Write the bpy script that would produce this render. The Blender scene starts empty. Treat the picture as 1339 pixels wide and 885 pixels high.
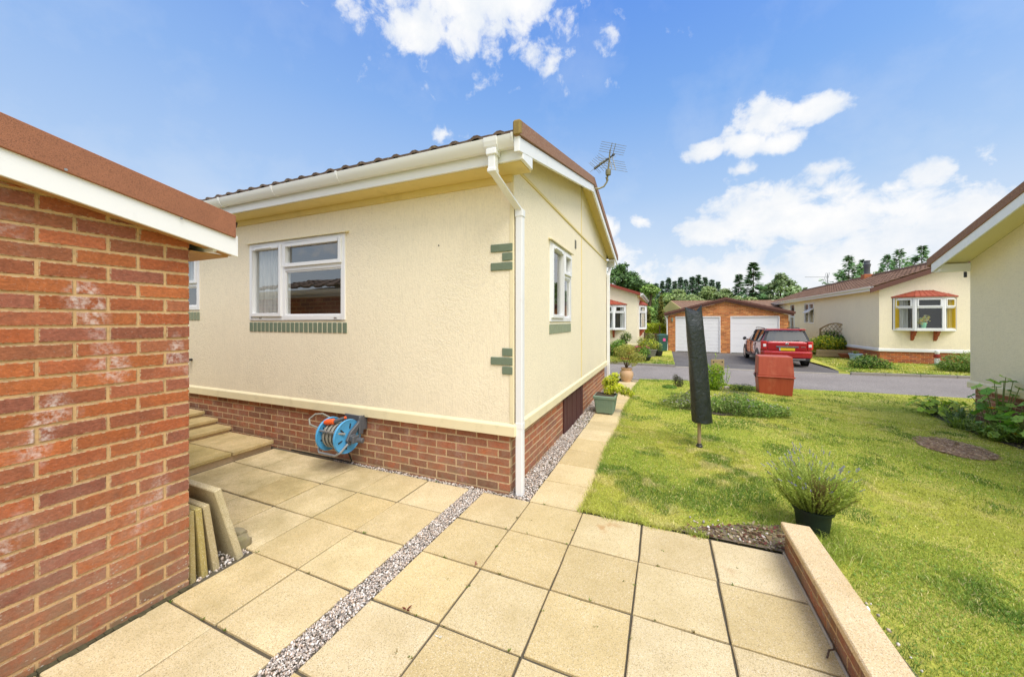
import bpy, bmesh, math, random
import numpy as np
from mathutils import Vector, Matrix, noise
R = math.radians
random.seed(7)
scene = bpy.context.scene
col = scene.collection
ORG = Vector((0, 0, 0))

# ------------------------------------------------------------------ colour / node helpers
def hexc(h):
    h = h.lstrip('#'); c = [int(h[i:i+2], 16) / 255 for i in (0, 2, 4)]
    return tuple(((v / 12.92) if v <= .04045 else ((v + .055) / 1.055) ** 2.4) for v in c)
def c4(c): return (*c, 1.0) if len(c) == 3 else c
def mulc(c, k): return tuple(v * k for v in c)
def mixc(a, b, t): return tuple(x + (y - x) * t for x, y in zip(a, b))

class NT:
    def __init__(s, tree): s.t = tree
    def n(s, typ, **kw):
        nd = s.t.nodes.new(typ)
        ins = kw.pop('ins', {})
        for k, v in kw.items(): setattr(nd, k, v)
        for k, v in ins.items():
            sock = nd.inputs[k]
            if isinstance(v, bpy.types.NodeSocket): s.t.links.new(v, sock)
            else: sock.default_value = v
        return nd
    def math(s, op, a, b=None, c=None, clamp=False):
        nd = s.t.nodes.new('ShaderNodeMath'); nd.operation = op; nd.use_clamp = clamp
        for i, v in enumerate((a, b, c)):
            if v is None: continue
            if isinstance(v, bpy.types.NodeSocket): s.t.links.new(v, nd.inputs[i])
            else: nd.inputs[i].default_value = v
        return nd.outputs[0]
    def mix(s, fac, a, b, blend='MIX'):
        nd = s.t.nodes.new('ShaderNodeMix'); nd.data_type = 'RGBA'; nd.blend_type = blend
        for k, v in ((0, fac), (6, a), (7, b)):
            if isinstance(v, bpy.types.NodeSocket): s.t.links.new(v, nd.inputs[k])
            else: nd.inputs[k].default_value = v if k == 0 else c4(v)
        return nd.outputs[2]
    def ramp(s, fac, stops, interp='LINEAR'):
        nd = s.t.nodes.new('ShaderNodeValToRGB'); nd.color_ramp.interpolation = interp
        el = nd.color_ramp.elements
        while len(el) < len(stops): el.new(.5)
        for e, (p, c) in zip(el, stops):
            e.position = p; e.color = c4(c) if not isinstance(c, (int, float)) else (c, c, c, 1)
        s.t.links.new(fac, nd.inputs[0]); return nd.outputs[0]
    def coord(s, which='Object', scale=(1, 1, 1), rot=(0, 0, 0)):
        if which == 'World':
            o = s.n('ShaderNodeNewGeometry').outputs['Position']
        else:
            o = s.n('ShaderNodeTexCoord').outputs[which]
        return s.n('ShaderNodeMapping', ins={'Vector': o, 'Scale': scale, 'Rotation': rot}).outputs[0]
    def noise(s, vec, scale, detail=3, rough=.5, out='Fac'):
        return s.n('ShaderNodeTexNoise', ins={'Vector': vec, 'Scale': scale, 'Detail': detail, 'Roughness': rough}).outputs[out]
    def voro(s, vec, scale, feature='F1', out='Distance'):
        return s.n('ShaderNodeTexVoronoi', feature=feature, ins={'Vector': vec, 'Scale': scale}).outputs[out]
    def bump(s, h, strength=.5, dist=.01, normal=None):
        ins = {'Height': h, 'Strength': strength, 'Distance': dist}
        if normal is not None: ins['Normal'] = normal
        return s.n('ShaderNodeBump', ins=ins).outputs[0]
    def attr(s, name='Col'): return s.n('ShaderNodeAttribute', attribute_name=name).outputs['Color']

def new_mat(name):
    m = bpy.data.materials.new(name); m.use_nodes = True
    m.node_tree.nodes.clear(); return m, NT(m.node_tree)
def out(nt, shader): nt.t.links.new(shader, nt.n('ShaderNodeOutputMaterial').inputs[0])
def princ(nt, **ins):
    return nt.n('ShaderNodeBsdfPrincipled', ins={k.replace('_', ' '): (c4(v) if isinstance(v, tuple) and len(v) == 3 and 'Color' in k or (isinstance(v, tuple) and k == 'Base_Color') else v) for k, v in ins.items()}).outputs[0]

def simple(name, c, rough=.5, var=.12, nscale=6, bump=0, bscale=200, metal=0, coat=0, dirt=None, spec=.5):
    m, nt = new_mat(name)
    v = nt.coord('World')
    n = nt.noise(v, nscale, 5, .6)
    base = nt.mix(n, mulc(c, 1 - var), mulc(c, 1 + var))
    if dirt:
        d = nt.ramp(nt.noise(v, dirt[1], 6, .7), [(dirt[2], 0), (dirt[3], 1)])
        base = nt.mix(nt.math('MULTIPLY', d, dirt[4] if len(dirt) > 4 else .7), base, dirt[0])
    kw = dict(Base_Color=base, Roughness=rough, Metallic=metal, Coat_Weight=coat, Specular_IOR_Level=spec)
    if bump: kw['Normal'] = nt.bump(nt.noise(v, bscale, 3, .6), .6, bump)
    out(nt, princ(nt, **kw)); return m

# ------------------------------------------------------------------ mesh builder
class MB:
    def __init__(s): s.v = []; s.f = []; s.c = []; s.cc = None; s.al = {}
    def face(s, idx): s.f.append(tuple(idx)); s.c.append(s.cc)
    def add(s, verts, faces):
        o = len(s.v); s.v += [tuple(p) for p in verts]
        for f in faces: s.face([i + o for i in f])
    def quad(s, *p): s.add(p, [tuple(range(len(p)))])
    def basis(s, o, u, n, a0, a1, b0, b1, c0, c1, w=(0, 0, 1)):
        o, u, n, w = map(Vector, (o, u, n, w))
        P = [o + u*a + n*b + w*c for c in (c0, c1) for b in (b0, b1) for a in (a0, a1)]
        F = [(0, 2, 3, 1), (4, 5, 7, 6), (0, 1, 5, 4), (2, 6, 7, 3), (0, 4, 6, 2), (1, 3, 7, 5)]
        if u.cross(n).dot(w) < 0: F = [f[::-1] for f in F]
        s.add(P, F)
    def box(s, x0, x1, y0, y1, z0, z1): s.basis((0, 0, 0), (1, 0, 0), (0, 1, 0), x0, x1, y0, y1, z0, z1)
    def prism(s, poly, o, u, w, d, depth0, depth1):
        """poly in (u,w) plane, extruded along d"""
        o, u, w, d = map(Vector, (o, u, w, d)); n = len(poly)
        A = [o + u*a + w*b + d*depth0 for a, b in poly]; B = [o + u*a + w*b + d*depth1 for a, b in poly]
        area = sum(poly[i][0]*poly[(i+1) % n][1] - poly[(i+1) % n][0]*poly[i][1] for i in range(n))
        flip = (area > 0) == (u.cross(w).dot(d) > 0)
        F = [tuple(range(n)), tuple(range(2*n-1, n-1, -1))] + [(i, n+i, n+(i+1) % n, (i+1) % n) for i in range(n)]
        if flip: F = [f[::-1] for f in F]
        if not flip: pass
        s.add(A + B, F)
    def tube(s, pts, r, seg=8, cap=True):
        pts = [Vector(p) for p in pts]; n = len(pts)
        rs = r if isinstance(r, (list, tuple)) else [r]*n
        rings = []; prev = None
        for i, p in enumerate(pts):
            t = (pts[min(i+1, n-1)] - pts[max(i-1, 0)]).normalized()
            if prev is None:
                a = t.cross(Vector((0, 0, 1)) if abs(t.z) < .9 else Vector((1, 0, 0))).normalized()
            else: a = (prev - t*prev.dot(t)).normalized()
            prev = a; b = t.cross(a)
            rings.append([p + (a*math.cos(2*math.pi*k/seg) + b*math.sin(2*math.pi*k/seg))*rs[i] for k in range(seg)])
        V = [q for ring in rings for q in ring]; F = []
        for i in range(n-1):
            for k in range(seg):
                F.append((i*seg+k, i*seg+(k+1) % seg, (i+1)*seg+(k+1) % seg, (i+1)*seg+k))
        if cap: F += [tuple(range(seg-1, -1, -1)), tuple((n-1)*seg+k for k in range(seg))]
        s.add(V, F)
    def lathe(s, prof, c, seg=24, axis=(0, 0, 1), sx=1, sy=1):
        ax = Vector(axis).normalized(); a = ax.orthogonal().normalized(); b = ax.cross(a)
        if abs(ax.z) > .99: a, b = Vector((1, 0, 0)), Vector((0, 1, 0)) if ax.z > 0 else Vector((0, -1, 0))
        c = Vector(c); V = []; F = []
        for r, h in prof:
            for k in range(seg):
                t = 2*math.pi*k/seg
                V.append(c + a*(r*math.cos(t)*sx) + b*(r*math.sin(t)*sy) + ax*h)
        for i in range(len(prof)-1):
            for k in range(seg):
                F.append((i*seg+k, i*seg+(k+1) % seg, (i+1)*seg+(k+1) % seg, (i+1)*seg+k))
        if prof[0][0] > 1e-5: F.append(tuple(range(seg-1, -1, -1)))
        if prof[-1][0] > 1e-5: F.append(tuple((len(prof)-1)*seg+k for k in range(seg)))
        s.add(V, F)
    def build(s, name, mat, parent=None, bevel=0, smooth=False, origin=None, segs=1):
        org = ORG if origin is None else Vector(origin)
        me = bpy.data.meshes.new(name)
        me.from_pydata([(x-org.x, y-org.y, z-org.z) for x, y, z in s.v], [], s.f)
        if any(c is not None for c in s.c):
            at = me.color_attributes.new('Col', 'FLOAT_COLOR', 'CORNER')
            arr = np.repeat(np.array([c4(c) if c is not None else (1, 1, 1, 1) for c in s.c], dtype=np.float32),
                            np.array([len(f) for f in s.f]), axis=0)
            if s.al: arr[:, 3] = np.array([s.al.get(i, 1.0) for f in s.f for i in f], dtype=np.float32)
            at.data.foreach_set('color', arr.ravel())
        if bevel:
            bm = bmesh.new(); bm.from_mesh(me)
            bmesh.ops.remove_doubles(bm, verts=bm.verts, dist=1e-6)
            ed = [e for e in bm.edges if len(e.link_faces) == 2 and e.calc_face_angle(0) > .5]
            bmesh.ops.bevel(bm, geom=ed, offset=bevel, segments=segs, affect='EDGES', profile=.5, clamp_overlap=True)
            bm.to_mesh(me); bm.free()
        if smooth:
            me.shade_smooth()
            me.set_sharp_from_angle(angle=R(smooth if smooth is not True else 40))
        me.materials.append(mat)
        o = bpy.data.objects.new(name, me); col.objects.link(o)
        if parent is not None: o.parent = parent
        elif org.length > 0: o.location = org
        return o

def npmesh(name, V, F, mat, colors=None, parent=None, origin=(0, 0, 0), smooth=False):
    """V (n,3) array, F (m,k) array, colours per face"""
    V = np.asarray(V, np.float32) - np.array(origin, np.float32); F = np.asarray(F, np.int32); k = F.shape[1]
    me = bpy.data.meshes.new(name)
    me.vertices.add(len(V)); me.vertices.foreach_set('co', V.ravel())
    me.loops.add(F.size); me.loops.foreach_set('vertex_index', F.ravel())
    me.polygons.add(len(F)); me.polygons.foreach_set('loop_start', np.arange(0, F.size, k, dtype=np.int32))
    me.update(calc_edges=True)
    if colors is not None:
        at = me.color_attributes.new('Col', 'FLOAT_COLOR', 'CORNER')
        cc = np.ones((len(F), 4), np.float32); cc[:, :3] = colors
        at.data.foreach_set('color', np.repeat(cc, k, axis=0).ravel())
    if smooth: me.shade_smooth()
    me.materials.append(mat)
    o = bpy.data.objects.new(name, me); col.objects.link(o)
    if parent is not None: o.parent = parent
    else: o.location = origin
    return o

def tag(o, label=None, cat=None, group=None, kind=None):
    if label: o['label'] = label
    if cat: o['category'] = cat
    if group: o['group'] = group
    if kind: o['kind'] = kind
    return o
def thing(name, label, cat, loc=(0, 0, 0), group=None):
    global ORG
    o = bpy.data.objects.new(name, None); col.objects.link(o); o.location = loc; o.empty_display_size = .1
    ORG = Vector(loc); return tag(o, label, cat, group)
def world():
    global ORG
    ORG = Vector((0, 0, 0))
def dup(root, loc, label=None, rotz=None, scale=None):
    r = root.copy(); col.objects.link(r); r.location = loc
    if label: r['label'] = label
    if rotz is not None: r.rotation_euler = (0, 0, rotz)
    if scale is not None: r.scale = scale if isinstance(scale, tuple) else (scale,)*3
    for ch in list(root.children):
        c = ch.copy(); col.objects.link(c); c.parent = r
        for g in list(ch.children):
            d = g.copy(); col.objects.link(d); d.parent = c
    return r

# gentle fall of the plot away from the patio
def smst(t): t = np.clip(t, 0, 1); return t*t*(3-2*t)
def zt(X, Y): return -.2*smst(np.clip((np.asarray(X)-1.8)/4.2, 0, 1)+np.clip((np.asarray(Y)-5.8)/5.5, 0, 1))
def ztf(X, Y): return float(zt(X, Y))

# ------------------------------------------------------------------ materials
def m_render(name, c, vert=True, horiz=False):
    m, nt = new_mat(name); v = nt.coord('World')
    big = nt.noise(v, .9, 4, .6); med = nt.noise(v, 7, 5, .6)
    base = nt.mix(big, mulc(c, .93), mulc(c, 1.04))
    base = nt.mix(nt.math('MULTIPLY', nt.ramp(med, [(.5, 0), (.8, 1)]), .25), base, mulc(c, .8))
    sv = nt.coord('World', scale=(1, 1, .12) if vert else ((.25, .25, 1) if horiz else (1, 1, 1)))
    worm = nt.n('ShaderNodeTexNoise', ins={'Vector': sv, 'Scale': 75 if vert else 42, 'Detail': 2, 'Roughness': .55, 'Distortion': .6}).outputs['Fac']
    blob = nt.n('ShaderNodeTexNoise', ins={'Vector': v, 'Scale': 38, 'Detail': 4, 'Roughness': .6, 'Distortion': 1.2}).outputs['Fac']
    mask = nt.ramp(nt.noise(v, 1.1, 2), [(.42, 0), (.62, 1)])
    h = nt.math('ADD', nt.math('MULTIPLY', worm, 1.0), nt.math('MULTIPLY', nt.ramp(blob, [(.42, 0), (.6, 1)]), nt.math('ADD', .25, nt.math('MULTIPLY', mask, .6))))
    # rain streaks under the eaves and grime low down
    streak = nt.noise(nt.coord('World', scale=(9, 9, .35)), 1.6, 4, .65)
    base = nt.mix(nt.math('MULTIPLY', nt.ramp(streak, [(.56, 0), (.82, 1)]), .22), base, mulc(c, .76))
    zz = nt.n('ShaderNodeSeparateXYZ', ins={0: v}).outputs[2]
    base = nt.mix(nt.math('MULTIPLY', nt.ramp(zz, [(.62, .5), (1.0, 0)]), nt.ramp(nt.noise(v, 5, 5, .65), [(.35, 0), (.75, .7)])), base, mulc(c, .62))
    dk = nt.ramp(h, [(.3, .90), (.75, 1.0)])
    base = nt.mix(1.0, base, dk, 'MULTIPLY')
    out(nt, princ(nt, Base_Color=base, Roughness=.72, Normal=nt.bump(h, .55, .004))); return m

def m_brick(name, rough=.88, bump=.006, effl=0.0, lichen=0.0, green=0.0, gscale=1.0, ragged=True, tint=(1, 1, 1)):
    m, nt = new_mat(name); v = nt.coord('World')
    an = nt.n('ShaderNodeAttribute', attribute_name='Col'); base = nt.mix(1.0, an.outputs['Color'], tint, 'MULTIPLY')
    n1 = nt.noise(nt.coord('World', scale=(1, 1, 1.6)), 55*gscale, 6, .7)
    n2 = nt.noise(v, 9, 4, .6)
    base = nt.mix(1.0, base, nt.ramp(n1, [(.25, .62), (.7, 1.3)]), 'MULTIPLY')
    base = nt.mix(nt.ramp(n2, [(.5, 0), (.8, .5)]), base, (.13, .05, .03))
    if effl:
        e = nt.ramp(nt.noise(nt.coord('World', scale=(1, 1, .6)), 4.6, 1, .5), [(.605, 0), (.70, 1)])
        e2 = nt.ramp(nt.noise(v, 34, 5, .75), [(.42, 0), (.64, 1)])
        base = nt.mix(nt.math('MULTIPLY', nt.math('MULTIPLY', e, e2), effl), base, (.80, .74, .69))
        zz = nt.n('ShaderNodeSeparateXYZ', ins={0: v}).outputs[2]
        base = nt.mix(nt.math('MULTIPLY', nt.ramp(zz, [(.1, .8), (1.6, .05)]), nt.ramp(nt.noise(v, 12, 5, .7), [(.3, 0), (.7, 1)])), base, (.34, .225, .16))
        base = nt.mix(nt.math('MULTIPLY', nt.ramp(nt.noise(v, 120, 4, .7), [(.60, 0), (.74, 1)]), .5), base, (.55, .42, .34))
    if ragged:
        rg_ = nt.math('ADD', an.outputs['Alpha'], nt.math('MULTIPLY', nt.math('SUBTRACT', nt.noise(v, 75, 5, .75), .5), 1.5))
        base = nt.mix(nt.ramp(rg_, [(.99, 0), (1.16, 1)]), base, nt.mix(nt.noise(v, 60, 4), (.30, .20, .11), (.55, .40, .24)))
    z = nt.n('ShaderNodeSeparateXYZ', ins={0: v}).outputs[2]
    if green:
        g = nt.math('MULTIPLY', nt.ramp(z, [(0.0, 1), (.42, 0)]), nt.ramp(nt.noise(v, 6, 4, .6), [(.35, 0), (.7, 1)]))
        base = nt.mix(nt.math('MULTIPLY', g, green), base, (.12, .095, .035))
    if lichen:
        l = nt.math('MULTIPLY', nt.ramp(z, [(0.0, 1), (.5, .15)]), nt.ramp(nt.voro(nt.coord('World', scale=(1, 1, 1.8)), 42), [(.12, 1), (.22, 0)]))
        l = nt.math('MULTIPLY', l, nt.ramp(nt.noise(v, 5, 3), [(.5, 0), (.6, 1)]))
        base = nt.mix(nt.math('MULTIPLY', l, lichen), base, (.6, .6, .52))
    pits = nt.ramp(nt.voro(v, 160*gscale), [(.08, 0), (.22, 1)])
    h = nt.math('ADD', nt.math('MULTIPLY', n1, .8), nt.math('MULTIPLY', pits, .25))
    out(nt, princ(nt, Base_Color=base, Roughness=rough, Specular_IOR_Level=.25, Normal=nt.bump(h, .7, bump))); return m

def m_paving(name, moss=.75):
    m, nt = new_mat(name); v = nt.coord('World')
    base = nt.attr()
    sp = nt.noise(v, 210, 3, .7); sp2 = nt.voro(v, 260, out='Color')
    g = nt.n('ShaderNodeSeparateColor', ins={0: sp2}).outputs[0]
    base = nt.mix(1.0, base, nt.ramp(sp, [(.3, .72), (.72, 1.24)]), 'MULTIPLY')
    base = nt.mix(nt.math('MULTIPLY', nt.ramp(g, [(.86, 0), (.9, 1)]), .5), base, (.20, .13, .06))
    base = nt.mix(nt.math('MULTIPLY', nt.ramp(g, [(.08, 1), (.12, 0)]), .5), base, (.78, .7, .55))
    st = nt.ramp(nt.noise(v, 2.2, 5, .65), [(.42, 0), (.72, 1)])
    base = nt.mix(nt.math('MULTIPLY', st, .42), base, (.36, .26, .095))
    st2 = nt.ramp(nt.noise(v, 1.6, 6, .7), [(.40, 0), (.70, 1)])
    x = nt.n('ShaderNodeSeparateXYZ', ins={0: v}).outputs[0]
    left = nt.ramp(nt.math('MULTIPLY_ADD', x, -.5, 0.0), [(.1, .15), (1.0, 1)])
    base = nt.mix(nt.math('MULTIPLY', nt.math('MULTIPLY', st2, left), moss), base, (.22, .175, .055))
    rs = nt.math('MULTIPLY', nt.ramp(nt.noise(v, 1.7, 3, .5), [(.68, 0), (.74, 1)]), nt.ramp(nt.noise(v, 14, 5, .7), [(.45, 0), (.6, 1)]))
    base = nt.mix(nt.math('MULTIPLY', rs, .6), base, (.40, .2, .06))
    h = nt.math('ADD', sp, nt.math('MULTIPLY', nt.noise(v, 28, 4), .8))
    out(nt, princ(nt, Base_Color=base, Roughness=.82, Specular_IOR_Level=.3, Normal=nt.bump(h, .5, .0025))); return m

def m_leaf(name, trans=.35, rough=.55, tint=(1, 1, 1), gl=(1.25, 1.3, .55)):
    m, nt = new_mat(name)
    a = nt.mix(1.0, nt.attr(), tint, 'MULTIPLY')
    d = princ(nt, Base_Color=a, Roughness=rough, Specular_IOR_Level=.25)
    t = nt.n('ShaderNodeBsdfTranslucent', ins={'Color': nt.mix(1.0, a, gl, 'MULTIPLY')}).outputs[0]
    out(nt, nt.n('ShaderNodeMixShader', ins={0: trans, 1: d, 2: t}).outputs[0]); return m

def m_glass(name, refl=1.0, ior=1.9):
    m, nt = new_mat(name)
    f0 = ((ior-1)/(ior+1))**2*refl
    fc = nt.n('ShaderNodeLayerWeight', ins={'Blend': .5}).outputs['Facing']
    f = nt.math('MULTIPLY_ADD', nt.math('POWER', fc, 5.0), 1-f0, f0, clamp=True)
    w = nt.bump(nt.noise(nt.coord('World'), 1.6, 1), .05, .02)
    g = nt.n('ShaderNodeBsdfGlossy', ins={'Color': (1, 1, 1, 1), 'Roughness': .0, 'Normal': w}).outputs[0]
    t = nt.n('ShaderNodeBsdfTransparent', ins={'Color': (.95, .97, .96, 1)}).outputs[0]
    out(nt, nt.n('ShaderNodeMixShader', ins={0: f, 1: t, 2: g}).outputs[0]); return m

M = {}
CREAM = hexc('#F5E8CB')
M['render'] = m_render('cream_textured_render', CREAM)
M['render_stipple'] = m_render('cream_stipple_render', CREAM, vert=False)
M['render_duller'] = m_render('cream_render_duller', mulc(hexc('#F0E4C6'), .97), vert=False, horiz=True)
M['cream_trim'] = simple('cream_painted_trim', hexc('#E6D9B2'), .6, .08, 4, .0015, 120, dirt=((.35, .29, .15), 5, .55, .8, .5))
M['soffit'] = simple('cream_soffit_board', hexc('#E0CA84'), .6, .05, 3, dirt=((.4, .3, .1), 3, .55, .8, .5))
M['soffit_pale'] = simple('pale_soffit_board', hexc('#EADFB4'), .6, .05, 3)
M['upvc'] = simple('white_upvc', (.80, .80, .80), .32, .03, 2, dirt=((.45, .42, .36), 5, .6, .85, .35))
M['upvc_far'] = simple('white_upvc_plain', (.80, .80, .80), .35, .03, 2)
M['garage_door_white'] = simple('white_door_paint', (.8, .8, .8), .35, .04, 2)
M['verge'] = simple('brown_sanded_verge', hexc('#996449'), .85, .22, 9, .003, 260, dirt=((.12, .05, .025), 210, .50, .66, .75))
M['verge_house'] = simple('brown_sanded_verge_weathered', hexc('#8A6450'), .9, .2, 22, .003, 260, dirt=((.42, .33, .24), 60, .5, .70, .7))
M['verge_lichen'] = simple('lichened_verge_end', hexc('#8A7440'), .9, .3, 30, .004, 200)
M['verge_red'] = simple('red_painted_verge', hexc('#8A3A2A'), .6, .12, 10)
M['verge_dark'] = simple('dark_red_brown_verge', hexc('#644034'), .7, .15, 8)
M['brick_near'] = m_brick('garage_brick', effl=.6, tint=(.86, .93, .95), lichen=.8, green=.7)
M['brick_plinth'] = m_brick('plinth_brick', effl=.25, green=.45)
M['brick_far'] = m_brick('far_brick', gscale=.5, ragged=False)
M['mortar'] = simple('buff_mortar', hexc('#C8A474'), .95, .2, 40, .004, 300, dirt=((.2, .13, .06), 14, .5, .75, .7))
M['mortar_grey'] = simple('plinth_mortar', hexc('#C9AE88'), .95, .18, 40, .003, 300)
M['paving'] = m_paving('buff_textured_paving')
M['joint'] = simple('dark_joint_soil', (.095, .08, .052), .95, .4, 60, .004, 150)
M['moss'] = simple('dark_moss_and_grit', (.075, .065, .03), .95, .6, 40, .006, 120)
M['coping'] = m_paving('buff_coping', .1)
M['grey_green'] = simple('grey_green_slip', hexc('#6E7B66'), .8, .15, 30, .004, 90)
M['grey_green_pale'] = simple('pale_grey_green_slip', hexc('#8B937A'), .8, .15, 30, .004, 90)
M['glass'] = m_glass('window_glass', 2.4, 1.9)
M['glass_far'] = m_glass('far_window_glass', 1.0, 1.7)
M['interior'] = simple('dim_interior', (.09, .085, .075), .9, .2, 2)
def m_curtain():
    m, nt = new_mat('white_net_curtain'); w = nt.noise(nt.coord('World', scale=(1, 1, .04)), 34, 3, .6)
    base = nt.ramp(w, [(.3, (.45, .45, .44)), (.5, (.74, .74, .72)), (.7, (.84, .84, .82))])  # fold shading painted into the colour as vertical grey streaks
    d = princ(nt, Base_Color=base, Roughness=.9); t = nt.n('ShaderNodeBsdfTranslucent', ins={'Color': base}).outputs[0]
    out(nt, nt.n('ShaderNodeMixShader', ins={0: .3, 1: d, 2: t}).outputs[0]); return m
M['curtain'] = m_curtain()
M['curtain_yellow'] = simple('yellow_curtain', hexc('#D8BE3C'), .9, .1, 3)
M['curtain_floral'] = simple('floral_curtain', (.6, .5, .46), .9, .2, 3, dirt=((.35, .08, .07), 30, .55, .62, 1))
M['timber_dark'] = simple('dark_red_stained_timber', hexc('#4A2420'), .7, .3, 18, .002, 60)
M['timber_red'] = simple('red_painted_timber', hexc('#9C4A30'), .55, .12, 12)
M['timber_grey'] = simple('weathered_timber', hexc('#A08B66'), .85, .25, 20, .003, 60)
M['terracotta'] = simple('terracotta', hexc('#B06A40'), .85, .15, 14, .002, 90)
M['urn'] = simple('pale_terracotta', hexc('#C9A583'), .85, .12, 10, .002, 60)
M['black'] = simple('black_plastic', (.02, .02, .021), .4, .1, 4)
M['dark_grey'] = simple('dark_grey_plastic', (.09, .095, .105), .45, .1, 8)
M['blue'] = simple('blue_plastic', hexc('#4E9CCC'), .4, .06, 5)
M['orange'] = simple('orange_plastic', hexc('#E5602A'), .4, .05, 5)
M['hose'] = simple('grey_hose', hexc('#8C8A80'), .45, .1, 12)
M['grey_metal'] = simple('grey_metal', hexc('#9A9A98'), .35, .1, 20, metal=.6)
M['aerial'] = simple('weathered_aluminium', hexc('#8A8468'), .5, .2, 30, metal=.5)
M['green_pot'] = simple('sage_green_plastic', hexc('#7C9480'), .45, .08, 8, dirt=((.3, .33, .22), 12, .5, .75, .5))
M['dark_pot'] = simple('dark_green_pot', hexc('#14241C'), .5, .15, 8)
M['soil'] = simple('dark_soil', (.055, .04, .026), .95, .5, 30, .01, 60)
M['bed_soil'] = simple('pale_dry_soil', (.16, .12, .08), .95, .5, 30, .01, 60)
M['bare'] = simple('bare_brown_ground', hexc('#9C8068'), .95, .4, 14, .01, 45)
M['concrete'] = simple('pale_concrete', hexc('#A89E8C'), .9, .15, 12, .003, 80)
M['white'] = simple('white_chips', (.75, .73, .7), .8, .1, 30)
M['cover'] = None
def m_asphalt(name, c, c2, agg=120):
    m, nt = new_mat(name); v = nt.coord('World')
    s = nt.voro(v, agg, out='Color'); g = nt.n('ShaderNodeSeparateColor', ins={0: s}).outputs[0]
    base = nt.mix(g, mulc(c, .6), mulc(c, 1.5))
    base = nt.mix(nt.ramp(nt.noise(v, .7, 5, .6), [(.35, 0), (.7, 1)]), base, nt.mix(g, mulc(c2, .6), mulc(c2, 1.5)))
    out(nt, princ(nt, Base_Color=base, Roughness=.9, Specular_IOR_Level=.3, Normal=nt.bump(g, .5, .004))); return m
M['road'] = m_asphalt('pinkish_asphalt', hexc('#8C847C'), hexc('#7E766F'))
M['drive'] = m_asphalt('grey_drive_asphalt', hexc('#686460'), hexc('#5A5652'))
M['leaf'] = m_leaf('leaf')
M['leaf_tree'] = m_leaf('tree_leaf', .3, .7, gl=(1.1, 1.1, .75))
M['needle'] = m_leaf('needle', .25, .8, gl=(1.1, 1.1, .85))
M['petal'] = m_leaf('petal', .3, .6)
M['grass'] = m_leaf('grass_blade', .25, .7, gl=(1.1, 1.08, .8))
M['bark'] = simple('bark', hexc('#5A4A3A'), .95, .3, 20, .01, 30)
M['stem'] = simple('green_stem', hexc('#6C7A3A'), .7, .2, 20)
def m_pebble():
    m, nt = new_mat('gravel_stones')
    base = nt.mix(1.0, nt.attr(), nt.ramp(nt.noise(nt.coord('World'), 130, 4, .6), [(.3, .75), (.7, 1.15)]), 'MULTIPLY')
    out(nt, princ(nt, Base_Color=base, Roughness=.75)); return m
M['pebble'] = m_pebble()
def m_lawn():
    m, nt = new_mat('lawn_soil_and_thatch'); v = nt.coord('World')
    a = nt.ramp(nt.noise(v, 1.3, 6, .65), [(.3, hexc('#98A440')), (.5, hexc('#BABA50')), (.7, hexc('#D0C470'))])
    b = nt.noise(v, 70, 5, .7)
    base = nt.mix(1.0, a, nt.ramp(b, [(.3, .5), (.7, 1.25)]), 'MULTIPLY')
    out(nt, princ(nt, Base_Color=base, Roughness=.95, Specular_IOR_Level=.1, Normal=nt.bump(b, .8, .02))); return m
M['lawn'] = m_lawn()
def m_rooftile(name, c, c2, lich):
    m, nt = new_mat(name); v = nt.coord('World')
    n = nt.noise(v, 3.5, 5, .65)
    base = nt.mix(nt.ramp(n, [(.35, 0), (.65, 1)]), c, c2)
    base = nt.mix(nt.math('MULTIPLY', nt.ramp(nt.noise(v, 30, 4, .7), [(.52, 0), (.7, 1)]), .7), base, lich)
    out(nt, princ(nt, Base_Color=base, Roughness=.9, Normal=nt.bump(nt.noise(v, 140, 3), .4, .004))); return m
M['tile_dark'] = m_rooftile('weathered_brown_tile', hexc('#5E4A3E'), hexc('#6E5A4C'), hexc('#9C9278'))
M['tile_red'] = m_rooftile('red_brown_tile', hexc('#6A4E3E'), hexc('#785C48'), hexc('#8C6A48'))
M['tile_far'] = m_rooftile('brown_tile', hexc('#8A6A54'), hexc('#7C5E4A'), hexc('#9A8464'))
M['metal_red'] = simple('red_leadwork', hexc('#9C4630'), .5, .1, 8)
def m_tarp():
    m, nt = new_mat('black_green_woven_cover'); v = nt.coord('World')
    w = nt.n('ShaderNodeTexNoise', ins={'Vector': nt.coord('World', scale=(1, 1, .7)), 'Scale': 15, 'Detail': 5, 'Roughness': .65, 'Distortion': .8}).outputs['Fac']
    base = nt.mix(w, hexc('#121817'), hexc('#262F2D'))
    out(nt, princ(nt, Base_Color=base, Roughness=.34, Specular_IOR_Level=.6, Normal=nt.bump(w, .75, .018))); return m
M['tarp'] = m_tarp()
def m_bin():
    m, nt = new_mat('faded_red_grp'); v = nt.coord('World')
    st = nt.noise(nt.coord('World', scale=(6, 6, .5)), 3, 4, .6)
    base = nt.mix(st, hexc('#9E3A24'), hexc('#BE5A3E'))
    base = nt.mix(nt.ramp(nt.noise(v, 5, 4), [(.55, 0), (.8, .5)]), base, hexc('#C87A5C'))
    out(nt, princ(nt, Base_Color=base, Roughness=.5)); return m
M['grit'] = m_bin()
def m_paint():
    m, nt = new_mat('red_car_paint')
    out(nt, princ(nt, Base_Color=hexc('#A8141C'), Roughness=.32, Metallic=.25, Coat_Weight=1.0, Coat_Roughness=.03)); return m
M['paint'] = m_paint()
M['tyre'] = simple('tyre_rubber', (.022, .022, .023), .8, .2, 20)
M['rim'] = simple('alloy_rim', (.5, .5, .52), .3, .05, 6, metal=.8)
M['car_glass'] = m_glass('car_glass', 1.2, 1.8)
M['car_dark'] = simple('car_trim_black', (.025, .025, .027), .45, .1, 6)
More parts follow.
